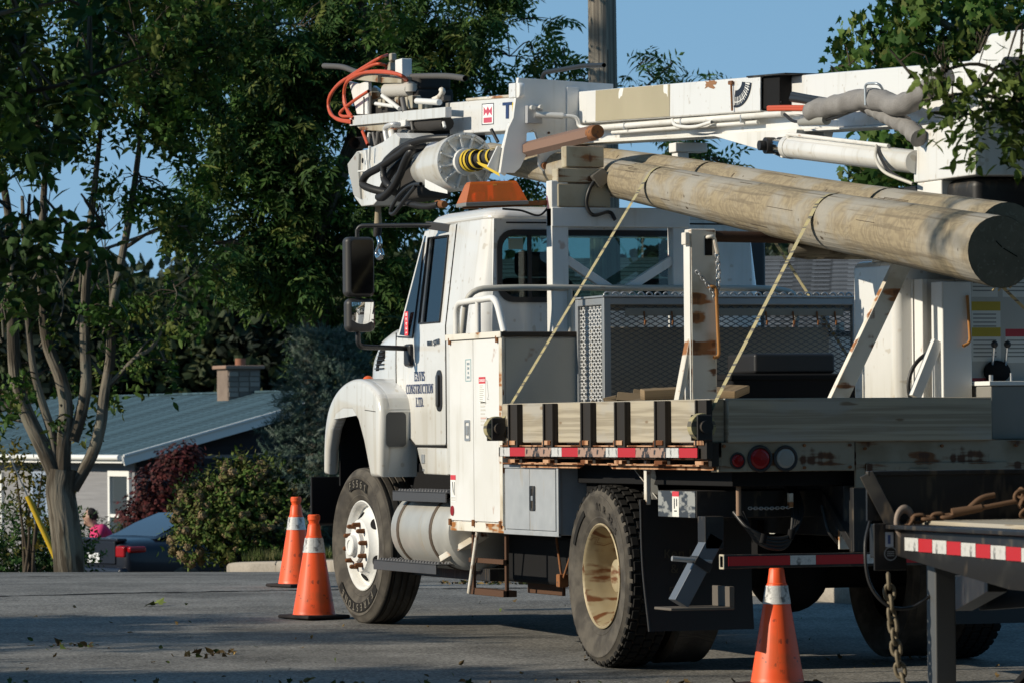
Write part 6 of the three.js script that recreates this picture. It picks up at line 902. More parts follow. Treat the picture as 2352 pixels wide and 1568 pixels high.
const cl = (d, rows) => rows.map(([u, v, ru, rv, n, dd = 0, rz]) => [P(u, v, d + dd), ru * (d + dd) / FOC, rv * (d + dd) / FOC, n, rz ?? 0.8]);

{ // many-stemmed street tree at the left, its crown reaching far out to the left
  const d = 48.5, c1 = (a, b, dd = 0) => P(a / 1.8295 * 0.91875, (850 + b / 1.8295) * 0.91875, d + dd), B = c1(315, 1100), D_ = (u, v, dd = 0) => P(u, v, d + dd);
  const base = c1(318, 1120); base.y = groundY(base.x, base.z) - 0.05;
  const limbs = [
    [[base, c1(312, 1000), c1(290, 800), c1(275, 690), c1(285, 590)], 0.168, 0.155],
    [[c1(265, 640), c1(200, 500), c1(120, 335), c1(75, 200), D_(15, 470), D_(-40, 250)], 0.093, 0.024],
    [[c1(120, 345), c1(60, 310), c1(-20, 285), D_(-90, 960)], 0.033, 0.014],
    [[c1(255, 580), c1(235, 430), c1(190, 280), c1(150, 130), D_(60, 700), D_(50, 450)], 0.054, 0.019],
    [[c1(285, 600), c1(290, 450), c1(300, 300), c1(275, 170), c1(215, 10), D_(95, 560), D_(110, 300)], 0.087, 0.024],
    [[c1(330, 460), c1(370, 330), c1(392, 200), c1(385, 0), D_(200, 600), D_(230, 300)], 0.070, 0.024],
    [[c1(330, 680), c1(420, 520), c1(460, 380), c1(475, 240), c1(500, 110), D_(260, 700), D_(300, 480), D_(330, 250)], 0.070, 0.024],
    [[c1(470, 230), c1(540, 160), c1(625, 75), D_(345, 800), D_(400, 700)], 0.033, 0.012],
  ];
  const rows = []; for (let i = 0; i < 16; i++) { const u = -30 + (i % 5) * 120 + rr(-30, 30), v = 30 + Math.floor(i / 5) * 120 + rr(-30, 30); if (u < 240 && v > 320) continue; rows.push([u, v, 100, 90, 100, rr(-0.8, 0.8)]); }
  rows.push([330, 430, 100, 70, 70], [430, 520, 90, 55, 40], [120, 340, 90, 40, 20], [20, 320, 80, 40, 20], [400, 660, 80, 50, 24], [60, 700, 70, 55, 20], [180, 740, 90, 60, 22], [300, 760, 70, 60, 26], [80, 860, 80, 60, 22], [230, 860, 70, 50, 18], [380, 830, 60, 50, 18], [20, 960, 70, 60, 12], [150, 950, 80, 50, 8], [430, 740, 60, 50, 16], [500, 620, 60, 50, 22], [250, 660, 70, 50, 24]);
  const lefts = []; for (let i = 0; i < 34; i++) { const l = -5.6 - rr(0, 6), y0 = 3.0 + (-2 - l) * 0.47; lefts.push([XD(l, d + rr(-4.5, 4)).setY(rr(y0, y0 + 4.5)), 0.9, 0.8, 46, 0.9]); }
  for (let i = 0; i < 14; i++) lefts.push([XD(rr(-4.5, -1), d + rr(-3, 3)).setY(rr(5.4, 8)), 0.9, 0.8, 46, 0.9]);
  const bare = []; for (let i = 0; i < 16; i++) { const u = rr(-20, 260), v = rr(640, 800), a = D_(u, v); bare.push([a, D_(u + rr(-40, 60), v - rr(60, 120)), D_(u + rr(-80, 120), v - rr(140, 300))]); }
  tree('street_tree', 'grey-barked tree with many rising stems beside the hedge', null, limbs, [...cl(d, rows), ...lefts], 'oval', GREEN, { bare, size: 1.15 });
}
{ // feathery-leaved tree behind the truck
  const d = 55, D_ = (u, v, dd = 0) => P(u, v, d + dd), base = XD(-2.3, d); base.y -= 0.1;
  const limbs = [[[base, D_(735, 1000), D_(725, 750), D_(715, 560)], 0.2, 0.15], [[D_(715, 600), D_(690, 420), D_(640, 250), D_(620, 60), D_(600, -120)], 0.12, 0.05], [[D_(718, 560), D_(800, 350), D_(850, 180), D_(830, 0), D_(820, -150)], 0.11, 0.05], [[D_(790, 380), D_(900, 220), D_(890, 60), D_(880, -100)], 0.07, 0.03], [[D_(850, 330), D_(1010, 230), D_(1080, 120), D_(1130, 20)], 0.07, 0.025], [[D_(730, 620), D_(870, 480), D_(1000, 420), D_(1180, 380), D_(1290, 340)], 0.08, 0.02], [[D_(700, 480), D_(600, 420), D_(510, 330), D_(470, 160)], 0.08, 0.03], [[D_(1080, 400), D_(1250, 330), D_(1420, 250), D_(1540, 150)], 0.035, 0.012], [[D_(1180, 380), D_(1400, 420), D_(1600, 360)], 0.03, 0.012], [[D_(716, 700), D_(640, 640), D_(560, 560), D_(480, 560)], 0.07, 0.02]];
  const rows = [[450, 130, 100, 80, 50], [560, 60, 100, 80, 55], [640, 180, 100, 80, 60], [560, 250, 90, 80, 46], [700, 60, 100, 80, 55], [640, 320, 100, 80, 58], [720, 240, 90, 80, 56], [560, 400, 90, 70, 46], [700, 400, 90, 80, 62], [480, 470, 80, 70, 34], [640, 480, 90, 70, 56], [730, 520, 80, 80, 54], [560, 560, 80, 60, 32], [650, 590, 70, 60, 34], [720, 650, 80, 70, 50], [540, 650, 70, 50, 22], [800, 60, 90, 70, 21], [900, 30, 100, 60, 22], [900, 130, 90, 70, 24], [1000, 50, 100, 60, 25], [1080, 110, 100, 60, 24], [1150, 20, 90, 50, 12], [1170, 130, 80, 50, 9], [1000, 180, 80, 60, 16], [1230, 40, 50, 40, 4], [790, 200, 80, 70, 19], [980, 260, 90, 60, 16], [1130, 220, 90, 40, 7], [1230, 150, 70, 30, 3], [1290, 160, 40, 30, 2], [880, 480, 60, 80, 36], [900, 600, 60, 90, 48], [880, 720, 70, 80, 46], [960, 430, 90, 60, 30], [1100, 460, 100, 50, 24], [1230, 440, 60, 60, 18], [1470, 150, 44.0, 32, 3], [1530, 170, 36.0, 35, 3], [1500, 240, 48.0, 40, 3], [1590, 340, 64.0, 32, 18], [1650, 370, 40.0, 25, 9], [760, 800, 80, 60, 38], [840, 850, 70, 60, 30], [1340, 190, 60, 25, 2], [1640, 185, 24.0, 14, 2], [1280, 130, 30, 20, 2]];
  const more = []; for (let i = 0; i < 22; i++) more.push([XD(rr(-4.2, -0.6), d + rr(-1, 3.5)).setY(rr(5.6, 10)), 0.9, 0.8, 34, 0.9]);
  tree('ash_tree', 'tall tree with drooping feathery leaves behind the boom tip', null, limbs, [...cl(d, rows), ...more], 'ash', [...DARK, ...GREEN], { size: 1.22, droop: 0.7 });
}
{ // maple beyond the truck at the right
  const d = 46, D_ = (u, v, dd = 0) => P(u, v, d + dd), base = XD(6.6, d); base.y -= 0.1;
  const limbs = [[[base, XD(6.3, d).setY(1.5), D_(2500, 500), D_(2420, 250)], 0.26, 0.16], [[D_(2430, 300), D_(2330, 120), D_(2250, -60)], 0.12, 0.05], [[D_(2440, 420), D_(2250, 300), D_(2080, 300), D_(1960, 200)], 0.07, 0.02], [[D_(2330, 130), D_(2180, 60), D_(2060, -20)], 0.06, 0.02], [[D_(2450, 470), D_(2250, 430), D_(2050, 395)], 0.05, 0.015]];
  const rows = [[1950, 130, 55, 55, 20], [2020, 160, 80, 50, 34], [2030, 60, 60, 60, 30], [2120, 100, 90, 80, 60], [2180, 20, 110, 60, 60], [2280, 60, 100, 80, 66], [2340, 150, 80, 80, 50], [2120, 180, 70, 50, 30], [2220, 160, 90, 60, 40], [2010, 350, 70, 35, 22], [2080, 330, 70, 45, 26], [2040, 400, 60, 25, 20], [1975, 400, 35, 22, 8], [2160, 330, 80, 50, 30], [2330, 20, 90, 60, 50], [1925, 190, 30, 30, 5], [2260, 320, 80, 80, 30], [2330, 400, 70, 80, 30]];
  tree('maple_tree', 'dense maple tree rising beyond the boom at the right', null, limbs, cl(d, rows), 'maple', GREEN, { size: 1.1 });
}
{ // tree beside the photographer on the right: one leafy branch hangs in front of the boom
  const d = 18.5, D_ = (u, v, dd = 0) => P(u, v, d + dd), base = XD(5.2, 20);
  const limbs = [[[base, XD(5.15, 20).setY(1.5), XD(4.9, 19.6).setY(3.2)], 0.2, 0.15], [[XD(4.9, 19.6).setY(3.1), XD(5.6, 19).setY(6), XD(6.2, 18).setY(10)], 0.14, 0.04], [[XD(5.2, 19.4).setY(4.6), XD(6.2, 14).setY(6.5), XD(6.6, 8).setY(8)], 0.1, 0.03], [[XD(5.2, 19.4).setY(4.6), XD(7, 22).setY(6), XD(8, 24).setY(8)], 0.09, 0.03], [[XD(4.95, 19.7).setY(2.6), D_(2700, 330), D_(2450, 290), D_(2330, 230)], 0.07, 0.02], [[D_(2400, 275), D_(2260, 150), D_(2150, 165)], 0.012, 0.005], [[D_(2360, 250), D_(2240, 215), D_(2120, 230)], 0.01, 0.004], [[D_(2380, 262), D_(2270, 250), D_(2180, 280)], 0.01, 0.004]];
  const rows = [[2345, 140, 30, 30, 5], [2250, 120, 30, 20, 4], [2335, 200, 40, 36, 13], [2250, 215, 36, 28, 8], [2170, 205, 26, 18, 4], [2140, 225, 18, 18, 2], [2200, 260, 36, 22, 6], [2275, 255, 40, 30, 10], [2340, 270, 34, 34, 11], [2175, 165, 20, 8, 2], [2365, 240, 30, 50, 12]];
  const crown = []; for (let i = 0; i < 150; i++) crown.push([XD(rr(3.6, 10.5), rr(0, 25)).setY(rr(3.6, 11)), 1.1, 0.9, 110, 1.1]); for (let i = 0; i < 70; i++) crown.push([XD(rr(-0.5, 8), rr(13, 24)).setY(rr(5.9, 8.5)), 1.1, 0.8, 110, 1.1]);
  tree('overhanging_tree', 'glossy green leafy branch hanging in front of the boom at right', null, limbs, [...cl(d, rows).map((c) => { c[4] = 0.25; return c; }), ...crown], 'oval', [[0.085, 0.14, 0.025], [0.065, 0.115, 0.022], [0.11, 0.16, 0.03], [0.07, 0.12, 0.035]], { size: 0.72, droop: 0.5, twig: 0.35 });
}
{ // big tree close on the left: its dark lower boughs cross the corner, its crown shades the trailer
  const d = 19, D_ = (u, v, dd = 0) => P(u, v, d + dd), base = XD(-6.2, 17.5);
  const limbs = [[[base, XD(-6.1, 17.5).setY(1.6), XD(-5.8, 17.8).setY(3.6), XD(-5.6, 18).setY(5.5)], 0.34, 0.2], [[XD(-5.6, 18).setY(5.3), XD(-5.5, 15).setY(8), XD(-5, 12).setY(11)], 0.18, 0.05], [[XD(-5.6, 17.9).setY(5), XD(-4.5, 12).setY(6.5), XD(-2, 5).setY(8.5)], 0.15, 0.04], [[XD(-5.6, 17.9).setY(5), XD(-7.5, 11).setY(6.5), XD(-8, 3).setY(8.5)], 0.15, 0.04], [[XD(-5.9, 17.7).setY(2.9), D_(-900, 250), D_(-300, 260), D_(120, 200), D_(330, 130)], 0.07, 0.004], [[XD(-5.9, 17.7).setY(2.6), D_(-900, 560), D_(-250, 540), D_(60, 545), D_(230, 520)], 0.05, 0.003], [[D_(-300, 260), D_(-80, 60), D_(150, 0)], 0.03, 0.004]];
  const rows = [[-60, 60, 120, 80, 16], [40, 20, 80, 40, 8], [180, 10, 90, 30, 10], [60, 120, 90, 60, 12], [200, 140, 80, 50, 10], [-40, 240, 90, 60, 12], [60, 540, 80, 35, 14], [-30, 530, 70, 40, 14], [170, 535, 60, 24, 7], [20, 480, 50, 30, 5], [240, 520, 40, 18, 3], [110, 230, 70, 30, 6], [20, 600, 50, 20, 5]];
  const crown = []; for (let i = 0; i < 170; i++) { const l = rr(-10.5, 2); crown.push([XD(l, rr(-4, 15.6 + 0.31 * l)).setY(rr(4.2, 12)), 1.0, 0.8, 110, 1.0]); } crown.push([XD(-5.5, 20.7).setY(5.95), 0.5, 0.25, 12, 0.35], [XD(-5.2, 21.3).setY(6.3), 0.4, 0.2, 8, 0.3]);
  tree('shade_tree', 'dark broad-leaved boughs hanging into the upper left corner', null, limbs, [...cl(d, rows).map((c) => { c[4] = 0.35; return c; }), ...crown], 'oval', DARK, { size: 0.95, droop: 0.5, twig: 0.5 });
}
{ // two small trees off to the left that lay their shadows across the street
  const mk = (l, d, h, w, wd, lb) => { const b = XD(l, d), c = []; for (let i = 0; i < 34; i++) c.push([XD(l + rr(-w, w), d + rr(-wd, wd)).setY(b.y + rr(1.0, h - 0.5)), 0.8, 0.7, 170, 0.8]); tree('garden_tree', lb, 'garden trees left of the street', [[[b, b.clone().add(V(0.05, 1, 0)), b.clone().add(V(0, h * 0.7, 0))], 0.12, 0.05]], c, 'oval', GREEN, { size: 1.6 }); };
  mk(-13.7, 27.0, 5.6, 1.9, 1.25, 'taller of two round garden trees beyond the left edge, shading the street'); mk(-12.8, 22.6, 5.6, 1.9, 0.8, 'nearer round garden tree beyond the left edge, shading the street');
}
{ // tall hedges that line the street on both sides of the viewpoint
  const row = (l0, l1, d0, d1, lb) => { const L = []; for (let i = 0; i < 9; i++) for (let k = 0; k < 3; k++) L.push([(l1 - l0) * (i / 8 - 0.5), 0.8 + k * 1.25, (d1 - d0) * (i / 8 - 0.5), 1.05]); shrub('tall_hedge', lb, 'hedge', XD((l0 + l1) / 2, (d0 + d1) / 2), L, 2600, 'oval', DARK, { size: 2.2, group: 'tall hedges beside the viewpoint' }); };
  row(3.6, 5.2, 5, 21, 'tall hedge beyond the right edge, alongside the trailer'); row(-4.2, -5.4, 3, 13, 'tall hedge beyond the left edge, nearer than the street trees');
}
{ // blue spruce by the kerb
  const b = XD(-1.98, 49.2, 0.1), t = grp(), H = 2.6, sp = [], bo = [];
  mesh('trunk', limb([b.clone().add(V(0, -0.15, 0)), b.clone().add(V(0.02, 1.4, 0)), b.clone().add(V(0, H, 0))], 0.09, 0.012, 8), barkM, t, true);
  for (let y = 0.12; y < H - 0.1; y += 0.11) { const R = 1.02 * Math.pow(1 - y / (H + 0.3), 0.8), n = 9; for (let i = 0; i < n; i++) { const a = i / n * 6.28 + y * 9 + rr(-0.3, 0.3), r = R * rr(0.75, 1.1), q0 = b.clone().add(V(0, y, 0)), q1 = q0.clone().add(V(Math.cos(a) * r, -0.1 * r + 0.07, Math.sin(a) * r)); bo.push(limb([q0, q0.clone().lerp(q1, 0.5).add(V(0, 0.05, 0)), q1], 0.012, 0.003, 4, 4)); for (let k = 0; k < 18; k++) { const f = rr(0.2, 1.02), p = q0.clone().lerp(q1, f).add(V(0, 0.05 * Math.sin(f * 3.14), 0)); const sd = (k % 2 ? 1 : -1) * rr(0.3, 1.0); const dir = V(Math.cos(a + sd), rr(-0.15, 0.3), Math.sin(a + sd)).normalize(); sp.push({ p, dir, s: rr(0.7, 1.25), c: tint3([[0.085, 0.13, 0.1], [0.11, 0.155, 0.125], [0.065, 0.105, 0.075], [0.14, 0.175, 0.145]], 0.2) }); } } }
  const br = mesh('boughs', bo, twigM, t, true); br.userData.kind = 'stuff'; leaves('needles', clump.needle, M(W1, 0.8), sp, t); top(t, 'spruce_tree', 'blue-green spruce tree standing beside the hood of the truck', 'tree');
}
shrub('flowering_shrub', 'rounded green shrub with faded brown flower heads above the kerb', 'shrub', XD(-2.95, 48.6, 0.1), [[-0.34, 0.36, 0, 0.3], [-0.1, 0.42, 0, 0.36], [0.12, 0.68, 0.1, 0.34], [0.36, 0.72, 0.2, 0.34], [-0.3, 0.6, 0.1, 0.26], [0, 0.8, 0.1, 0.26], [0.4, 0.35, 0.1, 0.36]], 1300, 'oval', [[0.1, 0.17, 0.028], [0.14, 0.19, 0.04], [0.075, 0.125, 0.022], [0.16, 0.165, 0.045]], { heads: 0.5, size: 0.75 });
shrub('red_maple_shrub', 'dark red Japanese maple shrub in front of the house window', 'shrub', XD(-5.7, 73), [[-0.05, 1.9, 0, 0.36], [0.25, 2.25, 0, 0.34], [-0.3, 1.6, 0, 0.32], [0.15, 1.6, 0, 0.36], [0.45, 2.5, 0, 0.2], [-0.1, 1.2, 0, 0.34]], 560, 'maple', [[0.11, 0.022, 0.022], [0.14, 0.03, 0.028], [0.08, 0.02, 0.02], [0.06, 0.022, 0.018]], { size: 0.8 });
shrub('clipped_hedge', 'low dark green hedge behind the tree trunk and the parked car', 'hedge', XD(-7.4, 74.5), [-1.6, -1.0, -0.4, 0.2, 0.8, 1.4, 2.0, 2.6].flatMap((x) => [[x, 0.6, 0, 0.6], [x + 0.3, 1.15, 0, 0.45]]), 2000, 'oval', [[0.05, 0.075, 0.016], [0.065, 0.09, 0.02], [0.035, 0.055, 0.014]], { size: 0.75 });
shrub('yellowing_bush', 'thin yellowing bush at the left edge in front of the house', 'shrub', XD(-5.35, 50.5), [[0, 0.9, 0, 0.35], [-0.15, 1.25, 0, 0.3], [0.1, 0.6, 0, 0.35], [0.15, 1.2, 0, 0.25]], 90, 'oval', [[0.2, 0.16, 0.02], [0.12, 0.12, 0.02], [0.08, 0.09, 0.02]], { size: 0.8 });
shrub('low_bush', 'low dark bush at the left edge below the yellowing bush', 'shrub', XD(-5.7, 52.5), [[0, 0.4, 0, 0.5], [0.5, 0.3, 0, 0.4], [-0.6, 0.5, 0, 0.5]], 420, 'oval', DARK, { size: 0.8 });
{ // grass along the kerb and litter on the road
  const g = []; for (let i = 0; i < 7; i++) { const a = i * 0.9, h = rr(0.05, 0.11); g.push(-0.003, 0, 0, 0.003, 0, 0, Math.cos(a) * 0.03, h, Math.sin(a) * 0.03); }
  const t = grp(), pl = []; for (let i = 0; i < 6000; i++) { const k = rnd(), q = kerbC.getPointAt(k), tn = kerbC.getTangentAt(k), w = 0.17 + Math.pow(rnd(), 1.5) * 3; pl.push({ p: XD(q.x - tn.z * w, q.z + tn.x * w, 0.13 + 0.04 * Math.min(1, w)), dir: V(rr(-0.2, 0.2), 1, rr(-0.2, 0.2)).normalize(), s: rr(0.7, 1.6), c: tint3([[0.07, 0.11, 0.02], [0.1, 0.13, 0.03], [0.16, 0.15, 0.06]]) }); }
  leaves('blades', [tri(g)], leafM(), pl, t); t.userData.kind = 'stuff'; top(t, 'grass', 'short rough grass along the top of the kerb', 'grass');
  const l = grp(), lp = []; const add = (n, f) => { for (let i = 0; i < n; i++) { const [a, b, s] = f(); lp.push({ p: XD(a, b, 0.008), dir: V(rr(-1, 1), rr(-0.25, 0.45), rr(-1, 1)).normalize(), s, c: tint3([[0.16, 0.11, 0.05], [0.1, 0.07, 0.035], [0.22, 0.15, 0.06], [0.07, 0.1, 0.03]], 0.3) }); } };
  add(130, () => [rr(-3.4, 3), rr(22.5, 34), rr(0.25, 0.8)]); add(260, () => [rr(-3.4, 1), rr(23.6, 25.4), rr(0.2, 0.9)]); add(22, () => [-2.75 + gauss() * 0.2, 28.4 + gauss() * 0.3, rr(0.5, 1)]); add(22, () => [-1.85 + gauss() * 0.2, 27.6 + gauss() * 0.3, rr(0.5, 1)]); add(240, () => [rr(-0.6, 1.2), 36.9 + gauss() * 0.3, rr(0.3, 0.9)]);
  leaves('fallen_leaves', [tri(oval(0.07, 0.04, 0.6)), tri(maple(0.05))], M(W1, 0.9), lp, l); l.userData.kind = 'stuff'; top(l, 'leaf_litter', 'scattered dry leaves and bits lying on the asphalt', 'leaf litter');
  const lf = mesh('leaf', tri([...place(maple(0.09), mat4(V(0, 0.01, 0), 1.2, 0.4, 0.2)), ...place(maple(0.08), mat4(V(0.06, 0.02, 0.01), 1.0, 2.4, 0.3))]), M([0.16, 0.2, 0.05], 0.8)); lf.position.copy(XD(-2.63, 32.9)); top(lf, 'fallen_leaf', 'pale green fallen leaf alone on the sunlit asphalt at left', 'leaf');
}
{ // wooded rise far behind the houses
  const g = [0, 1].map(() => { const o = []; for (let i = 0; i < 210; i++) { const e = V(gauss(), gauss(), gauss()).normalize().multiplyScalar(rr(0.45, 1)); o.push(...place(oval(rr(0.18, 0.3), 0.16), mat4(e, rr(0, 3), rr(0, 6), rr(-1, 1)))); } return tri(o); });
  const t = grp(), pl = []; for (let i = 0; i < 2600; i++) { const u = rr(-150, 2500), d = rr(120, 190), topv = 690 + 40 * Math.sin(u * 0.006) + 25 * Math.sin(u * 0.02) - (u < 200 ? 30 : 0), v = topv + Math.pow(rnd(), 1.3) * 420; pl.push({ p: P(u, v, d), s: rr(1.0, 2.0), c: tint3([[0.035, 0.055, 0.022], [0.05, 0.07, 0.028], [0.03, 0.045, 0.03], [0.06, 0.075, 0.03]]) }); }
  leaves('canopy', g, leafM(), pl, t); t.userData.kind = 'stuff'; top(t, 'distant_wood', 'dark wooded rise far behind the house', 'woods');
}
// ---------------------------------------------------------------- houses, pole, car, person
{ // bungalow at the left
  const h = grp(); top(h, 'bungalow', 'low grey house with blue-grey shingle roof and white trim at left', 'house');
  const c = P(285, 1042, 80); h.position.set(c.x, -1.55, c.z); h.rotation.y = -TH + THREE.MathUtils.degToRad(25);
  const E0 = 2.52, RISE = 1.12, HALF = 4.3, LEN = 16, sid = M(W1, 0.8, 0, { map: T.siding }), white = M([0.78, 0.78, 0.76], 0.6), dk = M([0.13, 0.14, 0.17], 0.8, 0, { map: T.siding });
  mesh('wall', [bx(0.35, 8.3, 0, E0, -LEN + 0.3, -0.35, 0)], sid, h);
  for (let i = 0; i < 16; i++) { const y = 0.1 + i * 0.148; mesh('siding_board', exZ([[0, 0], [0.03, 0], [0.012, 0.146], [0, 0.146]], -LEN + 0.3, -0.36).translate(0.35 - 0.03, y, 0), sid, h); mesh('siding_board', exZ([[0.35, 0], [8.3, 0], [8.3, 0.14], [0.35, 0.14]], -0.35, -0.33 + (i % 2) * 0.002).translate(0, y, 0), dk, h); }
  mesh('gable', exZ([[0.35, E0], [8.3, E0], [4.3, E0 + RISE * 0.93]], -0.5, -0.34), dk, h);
  const slope = Math.atan2(RISE, HALF), n = 30, SL2 = HALF / Math.cos(slope);
  const roof = mesh('roof', [beam(V(0, E0 - 0.03, -LEN / 2), V(0, E0 - 0.03, -LEN / 2 + 0.01), 0.01, 0.01), exZ([[0, E0], [4.3, E0 + RISE], [8.6, E0], [8.6, E0 - 0.1], [4.3, E0 + RISE - 0.12], [0, E0 - 0.1]], -LEN, 0)], M([0.06, 0.075, 0.09], 0.95), h);
  const shM = M(W1, 0.95, 0, { map: T.shing }), cg = bx(0, SL2 / n + 0.03, 0, 0.02, -LEN - 0.02, 0.02, 0); boxUV(cg);
  for (let i = 0; i < n; i++) { const m = new THREE.Mesh(cg, shM); m.name = 'shingle_course'; const t = i / n; m.position.set(t * HALF, E0 + t * RISE + 0.008, 0); m.rotation.z = slope - 0.035; roof.add(m); }
  mesh('far_slope', beam(V(4.3, E0 + RISE + 0.02, -LEN / 2), V(8.62, E0 + 0.02, -LEN / 2), LEN, 0.03), shM, roof);
  mesh('ridge_cap', bx(4.2, 4.4, E0 + RISE + 0.01, E0 + RISE + 0.05, -LEN, 0.03, 0.01), shM, roof);
  mesh('fascia', bx(-0.05, -0.0, E0 - 0.13, E0 - 0.0, -LEN, 0.02, 0.006), white, h); mesh('gutter', rod(V(-0.09, E0 - 0.03, -LEN), V(-0.09, E0 - 0.03, 0), 0.05), white, h);
  mesh('rake_board', beam(V(-0.03, E0 - 0.09, 0.02), V(4.3, E0 + RISE - 0.09, 0.02), 0.05, 0.17), white, h); mesh('rake_board', beam(V(8.62, E0 - 0.09, 0.02), V(4.3, E0 + RISE - 0.09, 0.02), 0.05, 0.17), white, h); mesh('rake_trim', beam(V(-0.03, E0 + 0.0, 0.045), V(4.3, E0 + RISE + 0.0, 0.045), 0.06, 0.04), white, h);
  mesh('soffit', [beam(V(0.2, E0 - 0.1, -0.17), V(4.3, E0 + RISE - 0.17, -0.17), 0.34, 0.02)], white, h); mesh('gable_band', bx(0.35, 8.3, E0 - 0.45, E0 - 0.4, -0.33, -0.31), M([0.4, 0.42, 0.46], 0.7), h);
  const win = (z0, z1, y0, y1, nm = 'window') => { const w = mesh(nm, [bx(0.26, 0.33, y0 - 0.1, y0, z0 - 0.1, z1 + 0.1), bx(0.26, 0.33, y1, y1 + 0.1, z0 - 0.1, z1 + 0.1), bx(0.26, 0.33, y0, y1, z0 - 0.1, z0), bx(0.26, 0.33, y0, y1, z1, z1 + 0.1), bx(0.27, 0.32, (y0 + y1) / 2 - 0.03, (y0 + y1) / 2 + 0.03, z0, z1)], white, h); mesh('pane', bx(0.3, 0.31, y0, y1, z0, z1, 0), M([0.05, 0.065, 0.08], 0.06), w); };
  win(-1.5, -0.6, 0.75, 2.15); win(-8.8, -7.6, 0.9, 2.1);
  const dr = mesh('door', bx(0.25, 0.34, 0.05, 2.1, -5.6, -4.9, 0.01), M([0.12, 0.17, 0.25], 0.5), h); mesh('door_frame', [bx(0.24, 0.34, 0.05, 2.2, -4.9, -4.75), bx(0.24, 0.34, 0.05, 2.2, -5.75, -5.6), bx(0.24, 0.34, 2.1, 2.22, -5.75, -4.75)], M([0.3, 0.36, 0.46], 0.5), dr); mesh('handle', new THREE.SphereGeometry(0.03, 8, 6).translate(0.22, 1.0, -5.5), steel, dr);
  mesh('porch_recess', bx(0.255, 0.335, 0.05, 2.1, -4.7, -3.9, 0), M([0.02, 0.022, 0.028], 0.5), h);
  // chimney on the ridge
  const ch = P(552, 893, 86), lc = h.worldToLocal ? (h.updateMatrixWorld(), h.worldToLocal(ch.clone())) : ch;
  const brickM = [0.7, 0.85, 1, 1.15].map((k) => M([0.29 * k, 0.235 * k, 0.195 * k], 0.95)); const chim = mesh('chimney', [bx(lc.x - 0.36, lc.x + 0.3, E0 + 0.6, E0 + RISE + 0.46, lc.z - 0.3, lc.z + 0.25, 0.01)], M(W1, 0.95, 0, { map: T.brick, color: lin(0.8, 0.8, 0.8) }), roof);
  for (let j = 0; j < 6; j++) for (let i = 0; i < 3; i++) mesh('brick', bx(0, 0.19, 0, 0.085, 0, 0.03, 0.006).translate(lc.x - 0.35 + i * 0.215 + (j % 2) * 0.01, E0 + RISE - 0.16 + j * 0.097, lc.z + 0.24), brickM[(i * 5 + j * 3) % 4], chim);
  mesh('chimney_cap', bx(lc.x - 0.43, lc.x + 0.37, E0 + RISE + 0.46, E0 + RISE + 0.53, lc.z - 0.38, lc.z + 0.33, 0.02), M([0.3, 0.2, 0.15], 0.9), chim); mesh('flue', rod(V(lc.x, E0 + RISE + 0.52, lc.z), V(lc.x, E0 + RISE + 0.66, lc.z), 0.1), M([0.3, 0.14, 0.09], 0.9), chim);
}
// plain gabled house: local x along the ridge, z towards the viewer
function gabled(name, label, pos, yaw, w, dp, hw, rise, wallM, roofM, courses, wins) {
  const h = grp(); top(h, name, label, 'house'); h.position.copy(pos); h.rotation.y = yaw;
  mesh('wall', [bx(-w / 2, w / 2, 0, hw, -dp / 2, dp / 2, 0), exX([[-dp / 2, hw], [dp / 2, hw], [0, hw + rise]], -w / 2, -w / 2 + 0.1), exX([[-dp / 2, hw], [dp / 2, hw], [0, hw + rise]], w / 2 - 0.1, w / 2)], wallM, h);
  const ov = 0.35, sl = Math.atan2(rise, dp / 2), L = (dp / 2 + ov) / Math.cos(sl);
  const roof = mesh('roof', [beam(V(0, hw + rise, 0), V(0, hw - ov * rise / (dp / 2), dp / 2 + ov), w + 0.6, 0.12), beam(V(0, hw + rise, 0), V(0, hw - ov * rise / (dp / 2), -dp / 2 - ov), w + 0.6, 0.12)], roofM, h);
  const cg = boxUV(bx(-w / 2 - 0.31, w / 2 + 0.31, -0.012, 0.012, -0.01, L / courses + 0.03, 0));
  for (let i = 0; i < courses; i++) { const m = new THREE.Mesh(cg, roofM); m.name = 'shingle_course'; const t = i / courses * L; m.position.set((i % 2) * 0.003, hw + rise - Math.sin(sl) * t + 0.085, Math.cos(sl) * t); m.rotation.x = sl - 0.09; roof.add(m); }
  mesh('ridge_cap', beam(V(-w / 2 - 0.3, hw + rise + 0.09, 0), V(w / 2 + 0.3, hw + rise + 0.09, 0), 0.25, 0.06), roofM, roof);
  mesh('fascia', bx(-w / 2 - 0.3, w / 2 + 0.3, hw - ov * rise / (dp / 2) - 0.16, hw - ov * rise / (dp / 2) - 0.02, dp / 2 + ov, dp / 2 + ov + 0.04), M([0.5, 0.52, 0.55], 0.6), h);
  for (const [x0, x1, y0, y1] of wins) { const f = mesh('window', [bx(x0, x1, y0, y0 + 0.08, dp / 2, dp / 2 + 0.06), bx(x0, x1, y1 - 0.08, y1, dp / 2, dp / 2 + 0.06), bx(x0, x0 + 0.08, y0 + 0.08, y1 - 0.08, dp / 2, dp / 2 + 0.06), bx(x1 - 0.08, x1, y0 + 0.08, y1 - 0.08, dp / 2, dp / 2 + 0.06)], M([0.7, 0.7, 0.68], 0.6), h); mesh('pane', bx(x0 + 0.08, x1 - 0.08, y0 + 0.08, y1 - 0.08, dp / 2, dp / 2 + 0.02, 0), M([0.04, 0.05, 0.06], 0.08), f); }
  return h;
}
const at = (u, d, y) => { const p = P(u, 985, d); p.y = y; return p; };
